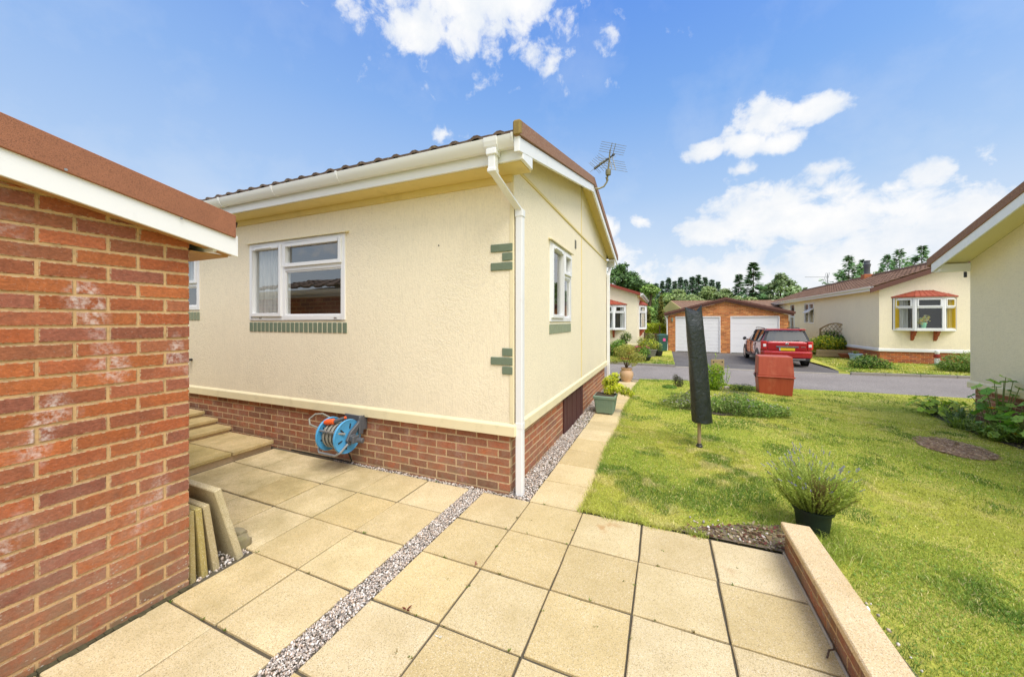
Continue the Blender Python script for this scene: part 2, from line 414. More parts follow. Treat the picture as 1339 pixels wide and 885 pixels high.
M['lens_red'] = simple('red_lamp_lens', hexc('#C01820'), .15, .05, 6, coat=.5)
M['lens_white'] = simple('clear_lamp_lens', (.75, .72, .7), .15, .05, 6, coat=.5)
M['plate'] = simple('yellow_plate', hexc('#D8B818'), .4, .15, 6)
M['plate_white'] = simple('sticker_white', (.8, .8, .8), .5, .03, 6)
M['chrome'] = simple('bright_trim', (.7, .7, .72), .2, .04, 6, metal=.9)
M['bin_green'] = simple('green_bin_plastic', hexc('#2F5A52'), .45, .08, 6)
M['pink'] = simple('pink_sticker', hexc('#E0569A'), .5, .05, 6)
M['pot_blue'] = simple('pale_blue_glaze', hexc('#8FA9C8'), .35, .08, 6)
M['pot_grey'] = simple('grey_pot', hexc('#77756F'), .8, .15, 10)
M['pot_brown'] = simple('brown_bowl', hexc('#8A4E34'), .7, .12, 10)
M['orange_pot'] = simple('orange_pot', hexc('#E89A1C'), .5, .06, 6)
M['kerb'] = simple('concrete_kerb', hexc('#8C857A'), .9, .2, 12, .004, 60)
M['white_wall'] = simple('white_gnome_paint', (.7, .7, .68), .5, .08, 10)
M['red_paint'] = simple('red_gnome_paint', hexc('#8E2A22'), .5, .08, 10)
M['green_paint'] = simple('green_gnome_paint', hexc('#2E6E44'), .5, .08, 10)
M['green_vase'] = simple('green_glass_vase', hexc('#7FC49A'), .2, .06, 6)
M['rubble'] = simple('grey_stone', hexc('#8E8468'), .95, .3, 10, .012, 40, dirt=((.25, .24, .08), 8, .5, .7, .6))
M['tan_board'] = simple('tan_underboard', hexc('#B98F5E'), .7, .1, 10)

# ------------------------------------------------------------------ generators
BRICK_RED = [hexc(h) for h in ('#B9663A', '#B05E38', '#BE6C40', '#A86042', '#9A5A46', '#AE6848', '#B8683C', '#A25E46', '#B46440')]
BRICK_PLINTH = [hexc(h) for h in ('#A86040', '#9C583A', '#B06A46', '#90543C', '#A66244', '#9A5C42', '#865038')]
BRICK_ORANGE = [hexc(h) for h in ('#D28A52', '#C67C4C', '#DA965C', '#B87448', '#CE8450')]
def bricks(mb, o, u, n, length, z0, courses, pal, holes=(), ztop=None, depth=.055, proud=0.0, cw=.225, ch=.075, joint=.010, start=0, cham=.003, rnd=None, jit=.0012):
    rnd = rnd or random.Random(3)
    o = Vector(o); u = Vector(u); n = Vector(n)
    for k in range(courses):
        za = z0 + k*ch + joint/2; zb = z0 + (k+1)*ch - joint/2
        zm = (za+zb)/2
        a = -(cw/2)*((k+start) % 2)
        while a < length:
            b0, b1 = max(a, 0) + (joint/2 if a > 0 else 0), min(a+cw, length) - (joint/2 if a+cw < length else 0)
            a += cw
            segs = [(b0, b1)]
            for (h0, h1, g0, g1) in holes:
                if g0 < zm < g1:
                    ns = []
                    for s0, s1 in segs:
                        if s1 <= h0 or s0 >= h1: ns.append((s0, s1))
                        else:
                            if s0 < h0: ns.append((s0, h0))
                            if s1 > h1: ns.append((h1, s1))
                    segs = ns
            for s0, s1 in segs:
                if s1 - s0 < .015: continue
                zc = zb
                if ztop is not None:
                    zl = min(ztop(s0), ztop(s1))
                    if zl < za + .01: continue
                    zc = min(zb, zl)
                j = rnd.uniform(-jit, jit)
                c = rnd.choice(pal); kk = rnd.uniform(.76, 1.12); c = tuple(min(1, x*kk) for x in c)
                mb.cc = c
                f = proud + j + .0; e = cham
                P = []
                tl = [rnd.uniform(-1, 1)*jit for _ in range(4)]
                fr = [(s0+e+tl[0], za+e), (s1-e+tl[1], za+e), (s1-e+tl[2], zc-e), (s0+e+tl[3], zc-e)]
                bk = [(s0, za), (s1, za), (s1, zc), (s0, zc)]
                V = [o+u*p+n*f+Vector((0, 0, q)) for p, q in fr] + [o+u*p+n*(f-e)+Vector((0, 0, q)) for p, q in bk] + [o+u*p+n*(f-depth)+Vector((0, 0, q)) for p, q in bk]
                ii = min(.011, (s1-s0)*.3, (zc-za)*.3); inn = [(fr[0][0]+ii, fr[0][1]+ii), (fr[1][0]-ii, fr[1][1]+ii), (fr[2][0]-ii, fr[2][1]-ii), (fr[3][0]+ii, fr[3][1]-ii)]
                V += [o+u*p+n*f+Vector((0, 0, q)) for p, q in inn]; o0 = len(mb.v)
                for i in range(4): mb.al[o0+12+i] = 0.0
                F = [(12, 13, 14, 15)] + [(i, (i+1) % 4, 12+(i+1) % 4, 12+i) for i in range(4)] + [(4+i, 4+(i+1) % 4, (i+1) % 4, i) for i in range(4)] + [(8+i, 8+(i+1) % 4, 4+(i+1) % 4, 4+i) for i in range(4)]
                if u.cross(n).z > 0: F = [f_[::-1] for f_ in F]
                mb.add(V, F)
    mb.cc = None

def facade(mb, o, u, n, L, z0, z1, holes=(), reveal=.07):
    """rectangular wall face with openings and their reveals"""
    o, u, n = Vector(o), Vector(u), Vector(n)
    us = sorted({0, L, *[h[0] for h in holes], *[h[1] for h in holes]}); zs = sorted({z0, z1, *[h[2] for h in holes], *[h[3] for h in holes]})
    P = lambda a, z, d=0: o+u*a+n*d+Vector((0, 0, z))
    flip = u.cross(n).z > 0
    def q(*p): mb.quad(*(p[::-1] if flip else p))
    for i in range(len(us)-1):
        for j in range(len(zs)-1):
            am, zm = (us[i]+us[i+1])/2, (zs[j]+zs[j+1])/2
            if any(h[0] < am < h[1] and h[2] < zm < h[3] for h in holes): continue
            q(P(us[i], zs[j]), P(us[i+1], zs[j]), P(us[i+1], zs[j+1]), P(us[i], zs[j+1]))
    for a0, a1, g0, g1 in holes:
        q(P(a0, g0), P(a0, g1), P(a0, g1, -reveal), P(a0, g0, -reveal))
        q(P(a1, g0), P(a1, g0, -reveal), P(a1, g1, -reveal), P(a1, g1))
        q(P(a0, g1), P(a1, g1), P(a1, g1, -reveal), P(a0, g1, -reveal))
        q(P(a0, g0), P(a0, g0, -reveal), P(a1, g0, -reveal), P(a1, g0))

def ring(mb, o, u, n, a0, a1, z0, z1, w, d0, d1):
    mb.basis(o, u, n, a0, a0+w, d0, d1, z0, z1); mb.basis(o, u, n, a1-w, a1, d0, d1, z0, z1)
    mb.basis(o, u, n, a0+w, a1-w, d0, d1, z0, z0+w); mb.basis(o, u, n, a0+w, a1-w, d0, d1, z1-w, z1)

def curtain_strip(mb, o, u, n, a0, a1, z0, z1, d, folds=6, amp=.02):
    o, u, n = Vector(o), Vector(u), Vector(n); N = folds*8
    V = []; F = []
    for i in range(N+1):
        t = i/N; a = a0+(a1-a0)*t; dd = d+amp*math.sin(t*folds*2*math.pi+math.sin(t*9))
        V += [o+u*a+n*dd+Vector((0, 0, z0)), o+u*a+n*(dd*1.0)+Vector((0, 0, z1))]
    for i in range(N): F.append((2*i, 2*i+2, 2*i+3, 2*i+1))
    mb.add(V, F)

def window(root, o, u, n, W, H, lights, name='window', glass='glass', fw=.055, frame_mat='upvc', depth=.6, curtains=(), proud=.012, sash=.042, room=True, sill=False):
    """o = lower corner at the wall face; lights = (a0,a1,z0,z1,opening)"""
    o, u, n = Vector(o), Vector(u), Vector(n)
    mb = MB()
    ring(mb, o, u, n, 0, W, 0, H, fw, -.06, proud)
    # bars between neighbouring lights
    done = set()
    for (a0, a1, z0, z1, op) in lights:
        for e in (a0, a1):
            if .08 < e < W-.08 and ('v', round(e, 2)) not in done:
                done.add(('v', round(e, 2))); mb.basis(o, u, n, e-.03, e+.03, -.058, proud-.002, fw, H-fw)
        for e in (z0, z1):
            if .08 < e < H-.08 and ('h', round(e, 2), round(a0, 2)) not in done:
                done.add(('h', round(e, 2), round(a0, 2)))
                mb.basis(o, u, n, max(a0, fw)+.031 if a0 > .08 else fw, min(a1, W-fw)-.031 if a1 < W-.08 else W-fw, -.056, proud-.004, e-.028, e+.028)
    panes = []
    for (a0, a1, z0, z1, op) in lights:
        b0 = (a0+.032) if a0 > .08 else fw+.001; b1 = (a1-.032) if a1 < W-.08 else W-fw-.001
        y0 = (z0+.03) if z0 > .08 else fw+.001; y1 = (z1-.03) if z1 < H-.08 else H-fw-.001
        if op:
            ring(mb, o, u, n, b0-.012, b1+.012, y0-.012, y1+.012, sash, -.03, proud+.02)
            panes.append((b0+sash-.014, b1-sash+.014, y0+sash-.014, y1-sash+.014))
        else:
            ring(mb, o, u, n, b0, b1, y0, y1, .016, -.05, proud-.014)
            panes.append((b0+.014, b1-.014, y0+.014, y1-.014))
    w = mb.build(name, M[frame_mat], root, bevel=.003)
    for (b0, b1, y0, y1) in panes:
        g = MB(); P = lambda a, z: o+u*a+n*(-.012)+Vector((0, 0, z))
        p = [P(b0, y0), P(b1, y0), P(b1, y1), P(b0, y1)]
        g.quad(*(p if u.cross(n).z < 0 else p[::-1])); g.build('pane', M[glass], w)
    if room:
        r = MB(); B = lambda a, d, z: o+u*a+n*(-d)+Vector((0, 0, z))
        e = .25; d0, d1 = .062, depth
        A = [B(-e, d1, -e), B(W+e, d1, -e), B(W+e, d1, H+e*.6), B(-e, d1, H+e*.6)]; C = [B(-e, d0, -e), B(W+e, d0, -e), B(W+e, d0, H+e*.6), B(-e, d0, H+e*.6)]
        r.quad(*A)
        for i in range(4): r.quad(A[i], A[(i+1) % 4], C[(i+1) % 4], C[i])
        r.build('room_recess', M['interior'], w)
    for (a0, a1, z0, z1, d, mt, folds) in curtains:
        c = MB(); curtain_strip(c, o, u, n, a0, a1, z0, z1, -d, folds); c.build('curtain', M[mt], w, smooth=True)
    return w

def tiles(mb, p0, u, L, v, S, tw=.3, course=.32, amp=.022, step=.02, lift=.0):
    p0, u, v = Vector(p0), Vector(u).normalized(), Vector(v).normalized()
    nn = u.cross(v); 
    if nn.z < 0: nn = -nn
    nu = max(2, int(L/tw*6)); nc = max(1, int(round(S/course))); cs = S/nc
    rnd = random.Random(11)
    flip = u.cross(v).z < 0
    for c in range(nc):
        V = []; F = []
        js = [rnd.uniform(-.004, .004) for _ in range(int(L/tw)+3)]
        for r, (sv, hh) in enumerate(((c*cs - (.03 if c else 0), 0.0), (c*cs - (.03 if c else 0), step), ((c+1)*cs, .002))):
            for i in range(nu+1):
                a = L*i/nu; ph = a/tw*2*math.pi
                w = amp*(max(0, math.sin(ph))**1.0 if True else 0) + js[int(a/tw)]
                V.append(p0+u*a+v*sv+nn*(lift+hh+(w if r > 0 else w-.004)))
        for r in range(2):
            for i in range(nu):
                k = r*(nu+1)+i; f = (k, k+1, k+nu+2, k+nu+1)
                F.append(f[::-1] if flip else f)
        mb.add(V, F)

# ---- foliage
def rnd_dirs(rs, n):
    d = rs.normal(size=(n, 3)); return d/np.linalg.norm(d, axis=1, keepdims=True)
def leaf_quads(P, D, N, L, W, fold=0.0):
    """diamond leaves at P pointing along D with normal N"""
    S = np.cross(D, N); S /= np.linalg.norm(S, axis=1, keepdims=True)+1e-9
    L = np.asarray(L).reshape(-1, 1); W = np.asarray(W).reshape(-1, 1)
    a = P; b = P+D*L*.45+S*W*.5; c = P+D*L; d = P+D*L*.45-S*W*.5
    V = np.stack([a, b, c, d], 1).reshape(-1, 3); F = np.arange(len(V)).reshape(-1, 4)
    return V, F
def blob_leaves(rs, blobs, n, L, W, cols, shell=.55, up=.4, dark=.6, zsq=1.0):
    """leaves scattered through ellipsoidal clumps; colour by clump, by depth and by height"""
    B = np.array(blobs, float); vol = B[:, 3]*B[:, 4]*B[:, 5]; vol = vol**.7; pr = vol/vol.sum()
    k = rs.choice(len(B), n, p=pr)
    d = rnd_dirs(rs, n); r = shell+(1-shell)*rs.random(n)**.6
    r *= 1+.16*rs.normal(size=n)*(rs.random(n) < .3)
    P = B[k, :3]+d*r[:, None]*B[k, 3:6]
    nrm = d*.7+rnd_dirs(rs, n)*.8+np.array([0, 0, up]); nrm /= np.linalg.norm(nrm, axis=1, keepdims=True)
    D = np.cross(nrm, rnd_dirs(rs, n)); D /= np.linalg.norm(D, axis=1, keepdims=True)+1e-9
    V, F = leaf_quads(P, D, nrm, L*rs.uniform(.6, 1.35, n), W*rs.uniform(.6, 1.3, n))
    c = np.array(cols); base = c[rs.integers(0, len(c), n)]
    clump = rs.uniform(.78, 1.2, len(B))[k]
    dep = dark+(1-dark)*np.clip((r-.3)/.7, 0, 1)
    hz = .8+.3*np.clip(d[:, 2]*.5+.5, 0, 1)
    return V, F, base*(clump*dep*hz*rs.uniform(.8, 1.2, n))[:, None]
def cat(parts):
    V = []; F = []; C = []; o = 0
    for v, f, c in parts: V.append(v); F.append(f+o); C.append(c); o += len(v)
    return np.concatenate(V), np.concatenate(F), np.concatenate(C)
# =================================================================== SETTING
def sheet(name, xs, ys_fn, zoff, mat, nv=24):
    V = []; F = []; n = nv+1
    for x in xs:
        y0, y1 = ys_fn(x)
        for j in range(n):
            y = y0+(y1-y0)*j/nv; V.append((x, y, ztf(x, y)+zoff))
    for i in range(len(xs)-1):
        for j in range(nv):
            k = i*n+j; F.append((k, k+n, k+n+1, k+1))
    return V, F
def sheets(name, parts, mat):
    V = []; F = []
    for v, f in parts:
        o = len(V); V += v; F += [tuple(i+o for i in q) for q in f]
    m = MB(); m.add(V, F); o = m.build(name, M[mat], smooth=True); return tag(o, kind='structure')
def near_edge(x): return float(np.interp(x, [-20, .5, 3, 5.5, 7.6, 30], [7.45, 7.6, 8.38, 8.6, 8.68, 8.9]))
def far_edge(x): return float(np.interp(x, [-20, 6.8, 10, 30], [12.24, 12.3, 12.75, 14.5]))
lin = lambda a, b, n: [a+(b-a)*i/n for i in range(n+1)]
world()
big = lin(-14, 14, 56)
# ground sheet reaching the horizon
gx = [-400, -120, -40]+lin(-14, 26, 80)+[60, 160, 400]
gy_ = [-60, -20]+lin(-6, 30, 72)+[60, 140, 420]
V = [(x, y, (ztf(x, y) if y < 30 else -.2)-.09) for x in gx for y in gy_]; n = len(gy_)
m = MB(); m.add(V, [(i*n+j, (i+1)*n+j, (i+1)*n+j+1, i*n+j+1) for i in range(len(gx)-1) for j in range(n-1)])
tag(m.build('ground', M['lawn'], smooth=True), kind='structure')
sheets('road', [sheet('', lin(-20, 30, 100), lambda x: (near_edge(x), far_edge(x)), -.012, None)], 'road')
sheets('driveway', [sheet('', lin(1.62, 7.5, 20), lambda x: (far_edge(x)+.10, 19.8) if x < 6.82 else (12.4+(x-6.8)*7.5+.02, 19.8), -.006, None)], 'drive')
sheets('lawn', [sheet('', lin(.615, 2.13, 20), lambda x: (.0, near_edge(x)), .0, None),
                sheet('', lin(2.13, 14, 90), lambda x: (-4.5, near_edge(x)), .0, None, 60),
                sheet('', lin(-14, .1, 20), lambda x: (5.75, near_edge(x)), .0, None)], 'lawn')
sheets('far_verge', [sheet('', lin(-14, 1.62, 20), lambda x: (far_edge(x)+.08, 32), .05, None),
                     sheet('', lin(6.9, 30, 40), lambda x: (max(far_edge(x)+.08, 12.4+(x-6.8)*7.5), 34) if x < 9 else (far_edge(x)+.08, 34), .05, None)], 'lawn')
# kerbs across the road
m = MB()
for x0, x1 in ((-14, 1.62), (6.9, 20)):
    k = x0
    while k < x1:
        a, b = k, min(k+.9, x1); 
        m.basis((a, far_edge(a)-.02, -.2), Vector((b-a, far_edge(b)-far_edge(a), 0)).normalized(), (0, 1, 0), 0.004, Vector((b-a, far_edge(b)-far_edge(a))).length-.004, 0, .1, -.05, .07); k += .9
tag(m.build('kerb', M['kerb'], bevel=.008), kind='structure')
m = MB()
m.basis((1.62, far_edge(2)-.02, -.2), (1, .012, 0), (0, 1, 0), 0.01, 5.26, 0, .12, -.05, .002)
tag(m.build('kerb', M['concrete'], bevel=.003), kind='structure')

# patio: slabs as one paved surface on dark bedding
rs = random.Random(5)
S = .4576
PAV = [hexc(h) for h in ('#D9C597', '#D2BC8A', '#DCC99F', '#CCB685', '#DAC69A', '#D5C092')]
def slab(mb, x0, x1, y0, y1, z, th=.045, e=.005, jit=.004):
    mb.cc = mulc(rs.choice(PAV), rs.uniform(.91, 1.06))
    j = lambda: rs.uniform(-jit, jit)
    c = [(x0+j(), y0+j()), (x1+j(), y0+j()), (x1+j(), y1+j()), (x0+j(), y1+j())]
    cx, cy = (x0+x1)/2, (y0+y1)/2; tx, ty = rs.uniform(-.004, .004), rs.uniform(-.004, .004)
    Z = lambda p: z+(p[0]-cx)*tx+(p[1]-cy)*ty
    N = 5; ringt = []; ringb = []; 
    for i in range(4):
        a, b = c[i], c[(i+1) % 4]
        for k in range(N):
            t = k/N; w = rs.uniform(-.0014, .0014)
            ringb.append((a[0]+(b[0]-a[0])*t+w, a[1]+(b[1]-a[1])*t+w))
    sh = lambda p, d: (p[0]-d*(1 if p[0] > cx else -1)*(abs(p[0]-cx) > (x1-x0)*.47), p[1]-d*(1 if p[1] > cy else -1)*(abs(p[1]-cy) > (y1-y0)*.47))
    top = [(*sh(p, e), Z(p)) for p in ringb]; mid = [(*p, Z(p)-e) for p in ringb]; bot = [(*p, z-th) for p in ringb]; n = len(top)
    F = [tuple(range(n))]+[(n+i, n+(i+1) % n, (i+1) % n, i) for i in range(n)]+[(2*n+i, 2*n+(i+1) % n, n+(i+1) % n, n+i) for i in range(n)]
    mb.add(top+mid+bot, F); mb.cc = None
m = MB(); gap = .0058
Y0 = -.018
for k in range(9):
    ya, yb = Y0-(k+1)*S+gap+.002, Y0-k*S-gap-.002
    xe = [-.287, .1635, .621, 1.079, 1.536, 1.985]
    for i in range(5): slab(m, xe[i]+gap, xe[i+1]-gap, ya, yb, rs.uniform(-.0015, .0015))
    for i in range(6 if k < 3 else 2):
        slab(m, -.439-(i+1)*S+gap+(.028 if k >= 3 and i == 1 else 0), -.439-i*S-gap, ya, yb, rs.uniform(-.002, .002))
k = 0
while Y0+k*S < 6.9:
    slab(m, .158, .607, Y0+k*S+gap, Y0+(k+1)*S-gap, rs.uniform(-.0015, .0015)-.03*min(1, max(0, (k-13)/2))); k += 1
tag(m.build('patio', M['paving']), kind='structure')
m = MB()
m.box(-6.5, 2.0, -4.2, .06, -.06, -.014); m.box(.14, .625, .061, 7.0, -.08, -.017)
tag(m.build('patio_bed', M['joint']), kind='structure')
m = MB(); rs = random.Random(14)
yy = -1.735
while yy > -4.1:
    w_ = rs.uniform(.012, .034); m.box(-1.353, -1.353+w_+.012, yy-.03, yy-.002, -.03, rs.uniform(.0, .008)); yy -= .03
tag(m.build('moss_line', M['moss']), kind='structure')

# gravel strips
def pebbles(name, label, spots, rs_, cols, base=None):
    ico = []; 
    bm = bmesh.new(); bmesh.ops.create_icosphere(bm, subdivisions=1, radius=1); 
    iv = np.array([v.co[:] for v in bm.verts]); iff = np.array([[v.index for v in f.verts] for f in bm.faces]); bm.free()
    n = len(spots); P = np.array(spots)
    sc = P[:, 3:4]*rs_.uniform(.55, 1.3, (n, 3)); sc[:, 2] *= .7
    q = rs_.normal(size=(n, 4)); q /= np.linalg.norm(q, axis=1, keepdims=True); w, x, y, z = q.T
    Rm = np.stack([1-2*(y*y+z*z), 2*(x*y-z*w), 2*(x*z+y*w), 2*(x*y+z*w), 1-2*(x*x+z*z), 2*(y*z-x*w), 2*(x*z-y*w), 2*(y*z+x*w), 1-2*(x*x+y*y)], 1).reshape(n, 3, 3)
    jit = 1+rs_.uniform(-.22, .22, (n, len(iv), 1))
    V = np.einsum('nij,nvj->nvi', Rm, iv[None]*jit*sc[:, None])+P[:, None, :3]
    F = (iff[None]+np.arange(n)[:, None, None]*len(iv)).reshape(-1, 3)
    C = np.array(cols)[rs_.integers(0, len(cols), n)]*rs_.uniform(.7, 1.1, (n, 1))
    o = npmesh(name, V.reshape(-1, 3), F, M['pebble'], np.repeat(C, len(iff), 0))
    return tag(o, label, 'gravel', kind='stuff')
GCOL = [hexc(h) for h in ('#E8E0D6', '#DAD0C4', '#CBBBAC', '#F0EAE2', '#B9A89A', '#D8C0AA', '#A39A92', '#E6D6C6', '#7E766E')]
r_ = np.random.default_rng(4)
def spots(n, x0, x1, y0, y1, z, s0, s1, pile=.012):
    return np.stack([r_.uniform(x0, x1, n), r_.uniform(y0, y1, n), z+r_.uniform(-pile, pile, n), r_.uniform(s0, s1, n)], 1)
gs = np.concatenate([spots(8200, -.437, -.289, -1.9, .0, -.010, .004, .0078), spots(1500, -.437, -.289, -4, -1.9, -.012, .006, .011),
                     spots(1500, -2.2, .12, -.016, .03, -.012, .004, .009), spots(900, -1.9, -1.36, -1.73, -1.395, -.012, .005, .012)])
gs2 = np.concatenate([spots(7500, -.045, .152, -.02, 2.2, .0, .0045, .0092, .016), spots(3200, -.045, .152, 2.2, 5.7, .0, .007, .013, .018)])
pebbles('gravel', 'pale mixed gravel in the drainage channel across the patio', gs, r_, GCOL)
pebbles('gravel', 'pale gravel border between the bungalow plinth and the slab path', gs2, r_, GCOL)

# =================================================================== MAIN BUNGALOW
home = thing('park_bungalow', 'cream rendered bungalow on a red brick plinth with white corner downpipe beside the patio', 'bungalow')
XL = -9.5; YF = 5.62; AP = 2.85
m = MB(); facade(m, (XL, 0, 0), (1, 0, 0), (0, -1, 0), -XL, .6, 2.9, [(XL*-1-3.68, XL*-1-2.02, 1.575, 2.54), (-XL-5.75, -XL-4.8, 1.72, 2.54)])
m.quad((XL, YF, .6), (XL, 0, .6), (XL, 0, 2.9), (XL, YF, 2.9)); m.quad((0, YF, .6), (XL, YF, .6), (XL, YF, 2.9), (0, YF, 2.9))
m.build('wall', M['render'], home)
m = MB(); facade(m, (0, 0, 0), (0, 1, 0), (1, 0, 0), YF, .6, 2.95, [(1.093, 2.118, 1.556, 2.512)])
m.quad((0, 0, 2.95), (0, YF, 2.95), (0, YF, 3.115), (0, AP, 3.765), (0, 0, 3.115))
m.build('gable_wall', M['render_stipple'], home)
m = MB(); m.box(-.004, .014, .02, YF, 2.925, 2.955); m.box(-.004, .007, AP-.018, AP+.012, .66, 2.92); m.box(-.004, .007, AP-.016, AP+.010, 2.96, 3.74)
m.build('cover_strip', M['soffit'], home, bevel=.003)
m = MB(); m.box(-.035, .006, -.006, .0, .65, 2.86); m.build('corner_strip', M['cream_trim'], home, bevel=.003)
# plinth
m = MB(); rb = random.Random(21)
bricks(m, (XL, .03, 0), (1, 0, 0), (0, -1, 0), -XL-.045, -.06, 8, BRICK_PLINTH, rnd=rb, holes=[(-XL-2.645, -XL-2.44, .46, .54)])
pl = m.build('plinth', M['brick_plinth'], home)
m = MB(); bricks(m, (-.045, .087, 0), (0, 1, 0), (1, 0, 0), 1.773, -.06, 8, BRICK_RED, rnd=rb, start=1); m.build('plinth', M['brick_plinth'], home)
m = MB(); bricks(m, (-.045, 3.13, 0), (0, 1, 0), (1, 0, 0), YF-3.16, -.06, 8, BRICK_RED, rnd=rb, start=1); m.build('plinth', M['brick_plinth'], home)
m = MB(); m.box(XL, -.0485, .0335, YF, -.06, .56); m.build('mortar', M['mortar_grey'], pl)
m = MB(); prof = [(0, .535), (.022, .535), (.022, .625), (.0, .65)]
m.prism(prof, (XL, 0, 0), (0, -1, 0), (0, 0, 1), (1, 0, 0), 0, -XL+.022)
m.prism(prof, (0, 0, 0), (1, 0, 0), (0, 0, 1), (0, 1, 0), 0.001, YF)
m.box(XL, -.0, .0, YF, .53, .56)
m.build('base_trim', M['cream_trim'], home, bevel=.004)
# access door and air brick
m = MB()
for i in range(8): m.basis((-.045, 1.86, 0), (0, 1, 0), (1, 0, 0), i*.152+.003, (i+1)*.152-.003, .0, .02+.004*(i % 2), .01, .53)
m.build('access_door', M['timber_dark'], home, bevel=.003)
m = MB(); o_ = (-2.64, .03, .462); m.basis(o_, (1, 0, 0), (0, -1, 0), 0, .19, -.05, -.008, 0, .07)
for i in range(9):
    for j in range(4):
        pass
for i in range(10): m.basis(o_, (1, 0, 0), (0, -1, 0), i*.0205, i*.0205+.009, -.008, .004, 0, .07)
for j in range(5): m.basis(o_, (1, 0, 0), (0, -1, 0), 0, .194, -.008, .0025, j*.0155, j*.0155+.008)
m.build('air_brick', M['terracotta'], home)
m = MB(); m.basis((0, 2.38, 2.655), (0, 1, 0), (1, 0, 0), 0, .075, 0, .008, 0, .125)
for j in range(5): m.basis((0, 2.38, 2.655), (0, 1, 0), (1, 0, 0), .012, .063, .008, .013, .012+j*.022, .024+j*.022)
m.build('vent_grille', M['pot_grey'], home)
# windows
W1 = window(home, (-3.68, 0, 1.575), (1, 0, 0), (0, -1, 0), 1.66, .965, [(0, .645, 0, .965, True), (.645, 1.66, .62, .965, True), (.645, 1.66, 0, .62, False)],
       curtains=[(.03, .50, .03, .95, .068, 'curtain', 7), (.50, .60, .03, .95, .068, 'curtain_floral', 3), (1.50, 1.64, .03, .95, .085, 'curtain', 2)])
m = MB(); m.basis((-3.68, 0, 1.575), (1, 0, 0), (0, -1, 0), .16, .46, .031, .043, .888, .905); m.build('trickle_vent', M['upvc'], W1, bevel=.002)
m = MB()
for a in (.2, 1.5): m = MB(); m.basis((-3.68, 0, 1.575), (1, 0, 0), (0, -1, 0), a, a+.04, .012, .018, .018, .03); m.build('drain_cap', M['grey_metal'], W1)
W2 = window(home, (-5.75, 0, 1.72), (1, 0, 0), (0, -1, 0), .95, .82, [(0, .95, .36, .82, True), (0, .95, 0, .36, False)], curtains=[(.04, .9, .4, .8, .12, 'curtain', 8)])
W3 = window(home, (0, 1.093, 1.556), (0, 1, 0), (1, 0, 0), 1.025, .956, [(0, .595, 0, .956, True), (.595, 1.025, .61, .956, True), (.595, 1.025, 0, .61, False)],
       curtains=[(.04, .14, .03, .93, .10, 'curtain', 2)])
m = MB(); m.basis((0, 1.093, 1.556), (0, 1, 0), (1, 0, 0), .15, .45, .031, .043, .88, .897); m.build('trickle_vent', M['upvc'], W3, bevel=.002)
for o_, u_, n_, L_ in (((-3.72, 0, 2.545), (1, 0, 0), (0, -1, 0), 1.75), ((-5.8, 0, 2.545), (1, 0, 0), (0, -1, 0), 1.03), ((0, 1.05, 2.516), (0, 1, 0), (1, 0, 0), 1.11)):
    m = MB(); m.prism([(0, .0), (.045, -.008), (.045, .004), (0, .018)], o_, n_, (0, 0, 1), u_, 0, L_); m.build('head_drip', M['cream_trim'], home, bevel=.002)
def soldier(o_, u_, n_, L_, h, n, mat):
    m = MB(); w = L_/n
    for i in range(n): m.basis(o_, u_, n_, i*w+.009, (i+1)*w-.009, -.004, .009, 0, h)
    m.build('sill_band', M[mat], home, bevel=.003)
soldier((-3.69, 0, 1.43), (1, 0, 0), (0, -1, 0), 1.70, .115, 22, 'grey_green')
soldier((-5.76, 0, 1.575), (1, 0, 0), (0, -1, 0), .97, .115, 13, 'grey_green_pale')
soldier((0, 1.07, 1.41), (0, 1, 0), (1, 0, 0), 1.05, .115, 14, 'grey_green_pale')
for w_, z_ in ((.222, 2.187), (.107, 2.105), (.222, 2.02), (.107, 1.25), (.222, 1.167), (.107, 1.085)):
    m = MB(); m.box(-w_, -.006, -.012, .003, z_, z_+.07); m.build('quoin_block', M['grey_green'], home, bevel=.004)
m = MB(); m.tube([(-4.99, .02, 1.01), (-4.99, -.05, 1.01)], .018, 10); m.tube([(-4.99, -.05, 1.01), (-4.965, -.06, 1.01)], .022, 10); m.build('pipe_stub', M['black'], home, smooth=True)
m = MB(); m.tube([(-.79, .01, 2.30), (-.79, -.004, 2.30)], .007, 8); m.build('fixing_hole', M['black'], home)
# eaves
m = MB(); m.box(XL, .168, -.248, -.002, 2.858, 2.868); m.box(XL, -.002, -.03, -.0015, 2.80, 2.857)
m.quad((.001, -.33, 3.03), (.169, -.33, 3.03), (.169, AP, 3.755), (.001, AP, 3.755)); m.quad((.001, AP, 3.755), (.169, AP, 3.755), (.169, 6.0, 3.03), (.001, 6.0, 3.03))
m.build('soffit', M['soffit'], home)
m = MB(); m.box(XL, .196, -.272, -.249, 2.862, 3.02); m.box(.169, .196, -.2485, -.04, 2.862, 2.96)
m.build('fascia', M['upvc'], home, bevel=.003)
m = MB(); m.box(XL, .15, YF+.23, YF+.255, 2.84, 3.0); m.build('fascia', M['upvc'], home, bevel=.003)
m = MB()
def gut(m, y, s, z, x0, x1):
    m.prism([(0, 0), (0, -.075), (.02, -.09), (.055, -.088), (.078, -.062), (.092, -.028), (.098, -.002), (.088, 0), (.08, -.028), (.055, -.076), (.02, -.078), (.012, -.07), (.012, 0)], (0, y, z), (0, s, 0), (0, 0, 1), (1, 0, 0), x0, x1)
gut(m, -.2725, -1, 3.035, XL, .13)
g = m.build('gutter', M['upvc'], home, smooth=30)
m = MB(); gut(m, YF+.256, 1, 3.0, XL, .13); m.build('gutter', M['upvc'], home, smooth=30)
